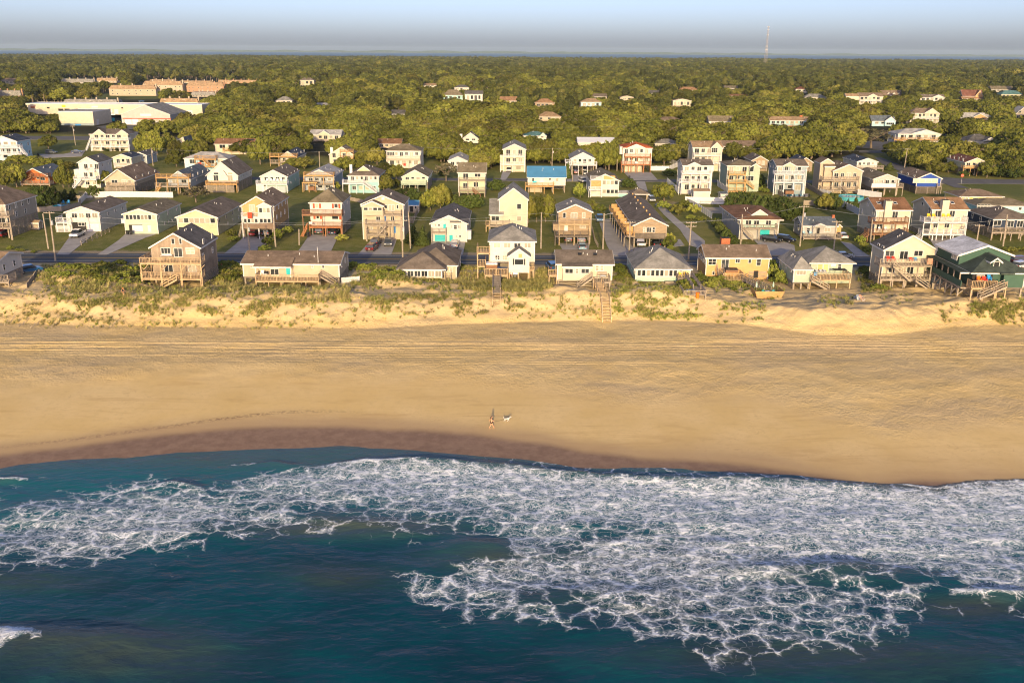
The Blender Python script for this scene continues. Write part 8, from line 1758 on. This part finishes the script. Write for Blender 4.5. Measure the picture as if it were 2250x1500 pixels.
for a in [('p1', 'a', 490, 775, 435, 340, 'tall pole with transformer on the grassy dune by the road', 1, True), ('p2', 'a', 428, 668, 378, 358, 'dark leaning pole across the road from the dune pole', 0), ('p3', 'b', 195, 690, 172, 440, 'pole with transformer before the orange gabled house', 0, True), ('p4', 'b', 425, 650, 403, 395, 'bare pole beside the orange gabled house carport'),
          ('p5', 'b', 335, 630, 330, 515, 'short stub post on the orange gabled house driveway'), ('p6', 'b', 632, 635, 630, 495, 'short stub post beside the grey wide driveway'), ('p7', 'b', 1548, 785, 1538, 408, 'tall pole with transformer at the roadside by the dark hip cottage', 1, True), ('p8', 'b', 1617, 665, 1596, 340, 'leaning pole in front of the round cedar tree'),
          ('p9', 'c', 838, 585, 843, 266, 'bare pole right of the white hip roofed house'), ('p10', 'c', 1385, 590, 1396, 275, 'pole with street lamp arm beside the motel driveway', 0, False, True), ('p11', 'c', 1617, 640, 1626, 345, 'pole with fittings at the motel corner', 1), ('p12', 'c', 2140, 682, 2166, 348, 'pole with two crossarms between pavilion and apricot cottage', 2),
          ('p13', 'd', 1315, 550, 1331, 285, 'pole before the turquoise trimmed house'), ('p14', 'd', 1838, 567, 1876, 208, 'pole with transformer left of the small grey cottage', 1, True), ('p15', 'd', 2133, 622, 2165, 340, 'pole with fittings right of the small grey cottage', 1), ('p16', 'e', 893, 532, 912, 328, 'pole before the cream chimney house with brown decks'), ('p17', 'e', 1828, 556, 1858, 372, 'pole with crossarm beside the navy house', 1), ('p18', 'e', 2065, 566, 2103, 288, 'tall bare pole in front of the navy house'),
          ('p19', 'f', 668, 962, 640, 788, 'pole beside the highway above the white balconied house', 1, True), ('p20', 'f', 1352, 1142, 1334, 982, 'pole with transformer behind the tan slatted house', 0, True), ('p21', 'g', 814, 1085, 808, 935, 'pole on the back street near the grey deck house'), ('p22', 'g', 1714, 1055, 1711, 892, 'pole at the corner of the white hip house'), ('p23', 'h', 1257, 862, 1262, 705, 'pole behind the blue metal roof', 0, True), ('p24', 'h', 1831, 905, 1835, 698, 'pole beside the orange roofed house'), ('p25', 'h', 1437, 1000, 1437, 820, 'slim pole before the raised white cottage'), ('p26', 'i', 1283, 803, 1298, 698, 'pole behind the sage house', 0, True), ('p27', 'j', 720, 716, 735, 590, 'pole beside the spreading oak'), ('p28', 'j', 1194, 878, 1221, 708, 'pole with crossarm beside the side street', 1),
          ('q1', 'f', 2003, 930, 1993, 782, 'powerline pole rising from the thicket behind the rusty roof', 1, True), ('q2', 'g', 845, 780, 842, 698, 'powerline pole above the pale centred gable house', 1), ('q3', 'g', 1660, 790, 1662, 682, 'powerline pole in the thicket left of the white gabled end', 1, True), ('q4', 'h', 1889, 640, 1893, 508, 'powerline pole in the thicket above the orange roof', 1, True), ('q5', 'i', 1474, 590, 1486, 490, 'powerline pole left of the long pale blue house', 1, True)]:
    pole(*a)
def wire(label, keys, sag=.02, offs=(0,), drop=0.2):
    for k, off in enumerate(offs):
        B = MB()
        for a, b in zip(keys[:-1], keys[1:]):
            A, B2 = TOPS[a] + Vector((off, 0, -drop)), TOPS[b] + Vector((off, 0, -drop)); L = (B2 - A).length; pr = A
            for i in range(1, 13):
                f = i / 12; q = A.lerp(B2, f) - Vector((0, 0, 4 * sag * L * f * (1 - f))); B.tube(pr, q, .022, .022, 4); pr = q
        tag(B.build('power_line', Mt('galvanised')), label if len(offs) == 1 else label + ', ' + ('upper' if k == 0 else 'lower') + ' strand', 'wire', 'overhead wires')
wire('overhead wire along the beach road left of the white house', ['p1', 'p3', 'p7', 'p9'], .015); wire('overhead wire along the beach road right of the white house', ['p9', 'p11', 'p12', 'p14', 'p17'], .015)
wire('lower cable along the beach road', ['p2', 'p4', 'p8', 'p10', 'p13', 'p15', 'p16', 'p18'], .02, drop=1.2)
wire('long powerline sagging across the oak thicket', ['q1', 'q2', 'q3', 'q4', 'q5'], .012); wire('wire along the back street', ['p20', 'p21', 'p22', 'p23', 'p24', 'p26', 'p28'], .015)
# ---- flag pole, flag, stop sign, hydrant, bins, mail boxes
X, Y, Z = ground(*P('b', 812, 990)); r = empty('flagpole', (X, Y, Z)); tag(r, 'bare white flagpole before the long beige cottage', 'flagpole'); h_ = at_y(*P('b', 797, 660), Y)[1] - Z; MB().tube((0, 0, -.4), (0, 0, h_), .07, .05, 8).build('mast', Mt('trim_white'), r); MB().lathe([(.02, 0), (.09, .08), (.02, .16)], (0, 0, h_), 8).build('finial', Mt('trim_white'), r)
X, Y, Z = ground(*P('j', 628, 1110)); r = empty('flagpole', (X, Y, Z)); tag(r, 'slim white flagpole before the tall tan house', 'flagpole'); h_ = at_y(*P('j', 630, 935), Y)[1] - Z; MB().tube((0, 0, -.4), (0, 0, h_), .06, .04, 8).build('mast', Mt('trim_white'), r); MB().lathe([(.02, 0), (.08, .08), (.02, .16)], (0, 0, h_), 8).build('finial', Mt('trim_white'), r)
X, Y, Z = ground(*P('b', 195, 572)); fx, fz = at_y(*P('b', 195, 370), Y - 2.0); r = empty('hanging_flag', (fx, Y - 2.0, fz - .9)); tag(r, 'red flag hanging from the white balcony of the orange house', 'flag'); B = MB()
for k in range(8): a0, a1 = -.55 + .14 * k, -.55 + .14 * (k + 1); B.add([(a0, .06 * math.sin(k * 1.3), 0), (a1, .06 * math.sin(k * 1.3 + 1.3), 0), (a1, .05 * math.sin(k * 1.3 + 1.3), 1.5), (a0, .05 * math.sin(k * 1.3), 1.5)], [(0, 1, 2, 3)])
B.build('cloth', Mt('red_paint'), r); MB().bar((-.6, 0, 1.5), (.6, .5, 1.55), .05).build('staff', Mt('trim_white'), r)
X, Y, Z = ground(*P('j', 1695, 1018)); r = empty('stop_sign', (X, Y, Z)); tag(r, 'red octagonal stop sign on the lawn corner', 'sign'); MB().tube((0, 0, -.3), (0, 0, 2.6), .05, .05, 6).build('post', Mt('galvanised'), r)
MB().prism([(math.cos(R(22.5 + 45 * k)) * .6, 2.9 + math.sin(R(22.5 + 45 * k)) * .6) for k in range(8)], -.08, -.05, 'y').build('plate', Mt('red_paint'), r)
tc = bpy.data.curves.new('stop_lettering', 'FONT'); tc.body = 'STOP'; tc.size = .42; tc.align_x = 'CENTER'; tc.align_y = 'CENTER'; tc.extrude = .004
to = bpy.data.objects.new('lettering_curve', tc); COL.objects.link(to); bpy.context.view_layer.update(); lm = bpy.data.meshes.new_from_object(to); bpy.data.objects.remove(to)
lm.materials.clear(); lm.materials.append(Mt('trim_white')); to = link_mesh('lettering', lm, r, (0, -.09, 2.9)); to.rotation_euler = (math.pi / 2, 0, 0)
X, Y, Z = ground(*P('a', 1958, 830)); r = empty('fire_hydrant', (X, Y, Z)); tag(r, 'red fire hydrant at the roadside right of the cedar house', 'hydrant'); MB().lathe([(.14, 0), (.14, .5), (.17, .52), (.12, .65), (.03, .72)], n=10).build('body', Mt('red_paint'), r); MB().tube((-.22, 0, .42), (.22, 0, .42), .07, .07, 8).build('outlet', Mt('red_paint'), r)
for k, (c, x, y, mt, lab) in enumerate([('a', 1128, 545, 'black_plastic', 'black wheelie bin at the screened porch cottage, left one'), ('a', 1158, 545, 'black_plastic', 'black wheelie bin at the screened porch cottage, right one'), ('b', 278, 580, 'black_plastic', 'black bin between the cars of the orange gabled house'), ('b', 712, 565, 'black_plastic', 'black bin at the foot of the red stairs'), ('a', 738, 510, 'blue_plastic', 'blue bin beside the white pickup'),
        ('c', 985, 545, 'black_plastic', 'black bin left of the weathered board house carport'), ('h', 1940, 975, 'black_plastic', 'black bin on the orange roofed house driveway'), ('f', 340, 1055, 'black_plastic', 'dark bin beside the light blue house'), ('f', 965, 750, 'blue_plastic', 'blue skip beside the cream box shed'), ('f', 1003, 750, 'turquoise_plastic', 'turquoise portable cabin beside the cream box shed')]):
    X, Y, Z = ground(*P(c, x, y)); s_ = 1.9 if 'skip' in lab or 'cabin' in lab else 1.0; r = empty('wheelie_bin', (X, Y, Z)); r.scale = (s_, s_, s_); tag(r, lab, 'bin')
    MB().add([(-.25, -.28, .05), (.25, -.28, .05), (.25, .28, .05), (-.25, .28, .05), (-.32, -.36, 1.0), (.32, -.36, 1.0), (.32, .36, 1.0), (-.32, .36, 1.0)], [(0, 3, 2, 1), (4, 5, 6, 7), (0, 1, 5, 4), (1, 2, 6, 5), (2, 3, 7, 6), (3, 0, 4, 7)]).build('body', Mt(mt), r); MB().box(-.34, .34, -.4, .38, 1.0, 1.08).build('lid', Mt(mt), r)
# volleyball court behind the white fence
cp = gpoly('i', [(985, 1228), (1215, 1232), (1240, 1285), (1060, 1280)]); m0 = Vector((sum(a for a, b in cp) / 4, sum(b for a, b in cp) / 4, ROADZ)); r = empty('volleyball_court', m0); tag(r, 'sand volleyball court with net inside the white fence', 'court')
simple('court_sand', (.46, .38, .27), .95, .1, .8); MB().prism([(a - m0.x, b - m0.y) for a, b in cp], .0, .06, 'z').build('sand_bed', Mt('court_sand'), r)
for sx_ in (-5.5, 5.5): MB().tube((sx_, 1.5, 0), (sx_, 1.5, 2.6), .06, .06, 6).build('net_post', Mt('wood_dark'), r)
MB().bar((-5.5, 1.5, 2.4), (5.5, 1.5, 2.4), .03, .08).bar((-5.5, 1.5, 1.6), (5.5, 1.5, 1.6), .02, .05).build('net_tape', Mt('black_plastic'), r)
# ---- lattice tower on the horizon
tY = 2600.0; tx_, _ = at_y(1683, 124, tY); _, tz = at_y(1690, 58, tY); r = empty('radio_tower', (tx_, tY, ROADZ)); tag(r, 'slender lattice radio tower standing above the far forest', 'tower'); Ht = tz - ROADZ; simple('tower_steel', (.34, .30, .28), .6, .1)
nseg = 16
for q in range(3):
    an = 2 * math.pi * q / 3 + .3; f = lambda t: Vector((math.cos(an) * (5.0 * (1 - t) + .7), math.sin(an) * (5.0 * (1 - t) + .7), Ht * t)); MB().tube(f(0), f(1), .3, .2, 6).build('leg', Mt('tower_steel'), r)
B = MB()
for k in range(nseg):
    for q in range(3):
        g_ = lambda t, qq: Vector((math.cos(2 * math.pi * qq / 3 + .3) * (5.0 * (1 - t) + .7), math.sin(2 * math.pi * qq / 3 + .3) * (5.0 * (1 - t) + .7), Ht * t)); t0, t1 = k / nseg, (k + 1) / nseg; B.tube(g_(t0, q), g_(t1, q + 1), .16, .16, 4); B.tube(g_(t1, q), g_(t1, q + 1), .14, .14, 4)
o = B.build('lattice', Mt('tower_steel'), r); o['kind'] = 'stuff'
for t in (.46, .54, .80, .92, .99):
    for q in range(4): an = q * math.pi / 2; MB().box(math.cos(an) * 2.2 - .35, math.cos(an) * 2.2 + .35, math.sin(an) * 2.2 - .35, math.sin(an) * 2.2 + .35, Ht * t - 1.2, Ht * t + 1.2).build('antenna_panel', Mt('trim_white'), r)
    MB().lathe([(2.3, Ht * t - .2), (2.3, Ht * t + .2)], n=8).build('platform', Mt('tower_steel'), r)
# ---- sand fence stubs at the toe of the dune
for k, (x, y, lab) in enumerate([(20, 290, 'leftmost'), (80, 298, 'second from left'), (135, 304, 'third from left'), (225, 300, 'fourth from left'), (480, 300, 'fifth from left')]):
    a = Vector(ground(*P('q', x, y + 20))); b = Vector(ground(*P('q', x + 45, y - 14))); r = empty('sand_fence', a); tag(r, f'short slanting sand fence at the dune toe, {lab}', 'fence')
    for q in range(9): p_ = (b - a) * (q / 8); p_.z = gz(a.x + p_.x, a.y + p_.y) - a.z; MB().bar(p_ + Vector((0, 0, -.1)), p_ + Vector((.05, 0, .45 + .2 * random.random())), .06, .03).build('slat', Mt('wood_grey'), r)

# ================================================================== people and the dog
def skin_mesh(name, verts, edges, radii, mat, parent, root=0, sub=2, extra=None):
    me = bpy.data.meshes.new(name); me.from_pydata(verts, edges, []); o = link_mesh(name, me, parent)
    md = o.modifiers.new('skin', 'SKIN'); md.use_smooth_shade = True
    for i, r_ in enumerate(radii): me.skin_vertices[0].data[i].radius = (r_, r_) if not hasattr(r_, '__len__') else r_
    me.skin_vertices[0].data[root].use_root = True
    s_ = o.modifiers.new('sub', 'SUBSURF'); s_.levels = s_.render_levels = sub
    me.materials.append(Mt(mat)); return o
simple('skin', (.62, .33, .19), .5, .06, 8); simple('hair_brown', (.07, .04, .025), .6, .2, 20); simple('hair_red', (.45, .14, .04), .6, .2, 20); simple('cloth_black', (.016, .015, .017), .8, .1, 8); simple('dog_white', (.55, .53, .50), .8, .06, 10)
def person(loc, rz, h, label, hair, stride=.28, armR=((.22, .05, .80), (.34, .2, .72)), armL=((-.24, .02, 1.12), (-.22, .12, .88)), mid=True, lean=0):
    """figure facing local +x; y is its left"""
    root = empty('person', loc, rz); tag(root, label, 'person'); s = h / 1.7; root.scale = (s, s, s); a = stride
    V = [(0, 0, .95), (0, 0, 1.12), (.01, 0, 1.32), (0, 0, 1.43), (.02, 0, 1.53), (.035, 0, 1.60), (.02, 0, 1.66),      # pelvis .. crown
         (0, .09, .90), (a * .5, .10, .50), (a, .10, .09), (a + .15, .10, .03),                                          # left leg forward
         (0, -.09, .90), (-a * .25, -.10, .50), (-a, -.10, .13), (-a + .13, -.10, .03),                                  # right leg back
         (0, .17, 1.38), (armL[0][0], .22, armL[0][2]), (armL[1][0], .2, armL[1][2]), (armL[1][0] + .07, .2, armL[1][2] - .04),
         (0, -.17, 1.38), (armR[0][0], -.22, armR[0][2] + .28), (armR[1][0], -.22, armR[1][2] + .22), (armR[1][0] + .08, -.22, armR[1][2] + .21)]
    E = [(0, 1), (1, 2), (2, 3), (3, 4), (4, 5), (5, 6), (0, 7), (7, 8), (8, 9), (9, 10), (0, 11), (11, 12), (12, 13), (13, 14), (2, 15), (15, 16), (16, 17), (17, 18), (2, 19), (19, 20), (20, 21), (21, 22)]
    Rr = [(.13, .15), (.115, .13), (.12, .16), .055, .075, .095, .07, .10, .068, .042, .035, .10, .068, .042, .035, .06, .045, .032, .03, .06, .045, .032, .03]
    b = skin_mesh('body', V, E, Rr, 'skin', root)
    for (hx, hy, hz), sg in (((V[18]), 1), ((V[22]), -1)):          # fingers: five short bent chains at each hand
        F = MB()
        for k in range(4):
            o_ = (k - 1.5) * .018; l_ = (.055, .066, .062, .048)[k]; F.tube((hx, hy + o_, hz), (hx + l_ * .6, hy + o_, hz - .02), .009, .008, 5); F.tube((hx + l_ * .6, hy + o_, hz - .02), (hx + l_ * .75, hy + o_, hz - .02 - l_ * .5), .008, .006, 5)
        F.tube((hx - .03, hy - sg * .02, hz + .01), (hx + .015, hy - sg * .05, hz - .012), .010, .007, 5); F.build('fingers', Mt('skin'), b, smooth=True)
    q = MB(); q.lathe([(.002, 1.50), (.085, 1.53), (.112, 1.60), (.10, 1.68), (.05, 1.735), (.002, 1.745)], (.0, 0, 0), 12)
    q.v = [(x - .035 if z < 1.66 else x, y, z) for x, y, z in q.v]; q.tube((-.10, 0, 1.62), (-.13, 0, 1.40), .05, .03, 7); q.build('hair', Mt(hair), root, smooth=True)
    f = MB()
    for y_ in (-.035, .035): f.lathe([(.002, -.008), (.012, 0), (.002, .008)], (.118, y_, 1.61), 6)
    f.build('eyes', Mt('black_plastic'), b); MB().tube((.11, 0, 1.60), (.142, 0, 1.575), .012, .016, 6).build('nose', Mt('skin'), b); MB().box(.112, .122, -.025, .025, 1.535, 1.545).build('mouth', Mt('red_paint'), b)
    for y_ in (-.1, .1): MB().lathe([(.002, -.03), (.014, 0), (.002, .03)], (.02, y_, 1.60), 6).build('ear', Mt('skin'), b)
    if mid: skin_mesh('sports_top', [(0, 0, 1.18), (.01, 0, 1.34), (0, .12, 1.39), (0, -.12, 1.39)], [(0, 1), (1, 2), (1, 3)], [(.155, .175), (.165, .215), .10, .10], 'cloth_black', root)
    else: skin_mesh('tank_top', [(0, 0, .98), (0, 0, 1.15), (.01, 0, 1.34), (0, .12, 1.39), (0, -.12, 1.39)], [(0, 1), (1, 2), (2, 3), (2, 4)], [(.175, .195), (.155, .17), (.165, .21), .10, .10], 'cloth_black', root)
    skin_mesh('shorts', [(0, 0, 1.0), (0, .09, .88), (a * .3, .10, .68), (0, -.09, .88), (-a * .15, -.10, .68)], [(0, 1), (1, 2), (0, 3), (3, 4)], [(.175, .20), .145, .125, .145, .125], 'cloth_black', root)
    return root
X, Y, Z = ground(1080, 940)
pz = person((X, Y, sandZ(np.array([X]), np.array([Y]))[0]), 0.0, 1.66, 'person in black sports top and shorts walking a white dog', 'hair_brown', armR=((.10, .0, .86), (.30, 0, .84)))
hand = Vector((X, Y, pz.location.z)) + Vector((.36, -.22, 1.03))
X2, Y2, Z2 = ground(272, 652)
person((X2, Y2, gz(X2, Y2)), 1.2, 1.7, 'person in black tank top standing on the grassy dune', 'hair_red', stride=.12, mid=False)
Xd, Yd, Zd = ground(1113, 926); Zd = float(sandZ(np.array([Xd]), np.array([Yd]))[0])
dog = empty('dog', (Xd, Yd, Zd), .12); dog.scale = (.85,) * 3; tag(dog, 'white dog walking on a leash ahead of the person', 'dog')
V = [(-.32, 0, .52), (-.1, 0, .50), (.18, 0, .50), (.36, 0, .56), (.50, 0, .70), (.60, 0, .76), (.78, 0, .70),                                   # rump .. muzzle
     (-.30, .09, .42), (-.26, .10, .30), (-.42, .10, .16), (-.40, .10, .02), (-.30, -.09, .42), (-.20, -.10, .30), (-.28, -.10, .16), (-.22, -.10, .02),   # hind legs: knee forward, hock back
     (.28, .09, .42), (.38, .09, .22), (.42, .09, .02), (.28, -.09, .42), (.20, -.09, .24), (.12, -.09, .04),                                       # fore legs
     (-.44, 0, .62), (-.50, 0, .82), (-.44, 0, .95)]
E = [(0, 1), (1, 2), (2, 3), (3, 4), (4, 5), (5, 6), (0, 7), (7, 8), (8, 9), (9, 10), (0, 11), (11, 12), (12, 13), (13, 14), (2, 15), (15, 16), (16, 17), (2, 18), (18, 19), (19, 20), (0, 21), (21, 22), (22, 23)]
skin_mesh('body', V, E, [.13, .12, .16, .12, .09, .085, .04, .085, .055, .032, .03, .085, .055, .032, .03, .06, .04, .03, .06, .04, .03, .04, .03, .02], 'dog_white', dog, root=1)
for y_ in (-.06, .06): MB().add([(.54, y_, .80), (.60, y_ * 1.5, .80), (.56, y_ * 1.4, .92)], [(0, 1, 2)]).add([(.54, y_, .80), (.56, y_ * 1.4, .92), (.52, y_ * 1.2, .82)], [(0, 1, 2)]).build('ear', Mt('dog_white'), dog)
MB().lathe([(.002, -.02), (.022, 0), (.002, .02)], (.81, 0, .71), 8).build('nose', Mt('black_plastic'), dog)
for y_ in (-.05, .05): MB().lathe([(.002, -.01), (.012, 0), (.002, .01)], (.665, y_, .775), 6).build('eye', Mt('black_plastic'), dog)
MB().lathe([(.10, -.02), (.10, .02)], (.46, 0, .66), 10).build('collar', Mt('black_plastic'), dog)
B = MB(); A_ = hand; B2 = Vector((Xd, Yd, Zd)) + Vector((.44, .05, .72)); pr = A_
for i in range(1, 11): f = i / 10; q = A_.lerp(B2, f) - Vector((0, 0, .5 * f * (1 - f))); B.tube(pr, q, .014, .014, 5); pr = q
tag(B.build('dog_leash', Mt('cloth_black')), 'dark leash running from the person to the white dog', 'leash')

name_movables()
# ================================================================== air
hz = MB().box(-9000, 9000, -2600, 17000, -6, 92).build('haze', Mt('trim_white')); hz.data.materials.clear()
m = bpy.data.materials.new('hazy_air'); m.use_nodes = True; t = m.node_tree; t.nodes.clear(); out = t.nodes.new('ShaderNodeOutputMaterial'); pv = t.nodes.new('ShaderNodeVolumePrincipled')
pv.inputs['Color'].default_value = (.62, .82, 1.0, 1); pv.inputs['Density'].default_value = 3.6e-5; pv.inputs['Anisotropy'].default_value = -.05
t.links.new(pv.outputs[0], out.inputs['Volume']); hz.data.materials.append(m); tag(hz, 'thin pale summer haze over the woods and water', 'haze', kind='stuff')
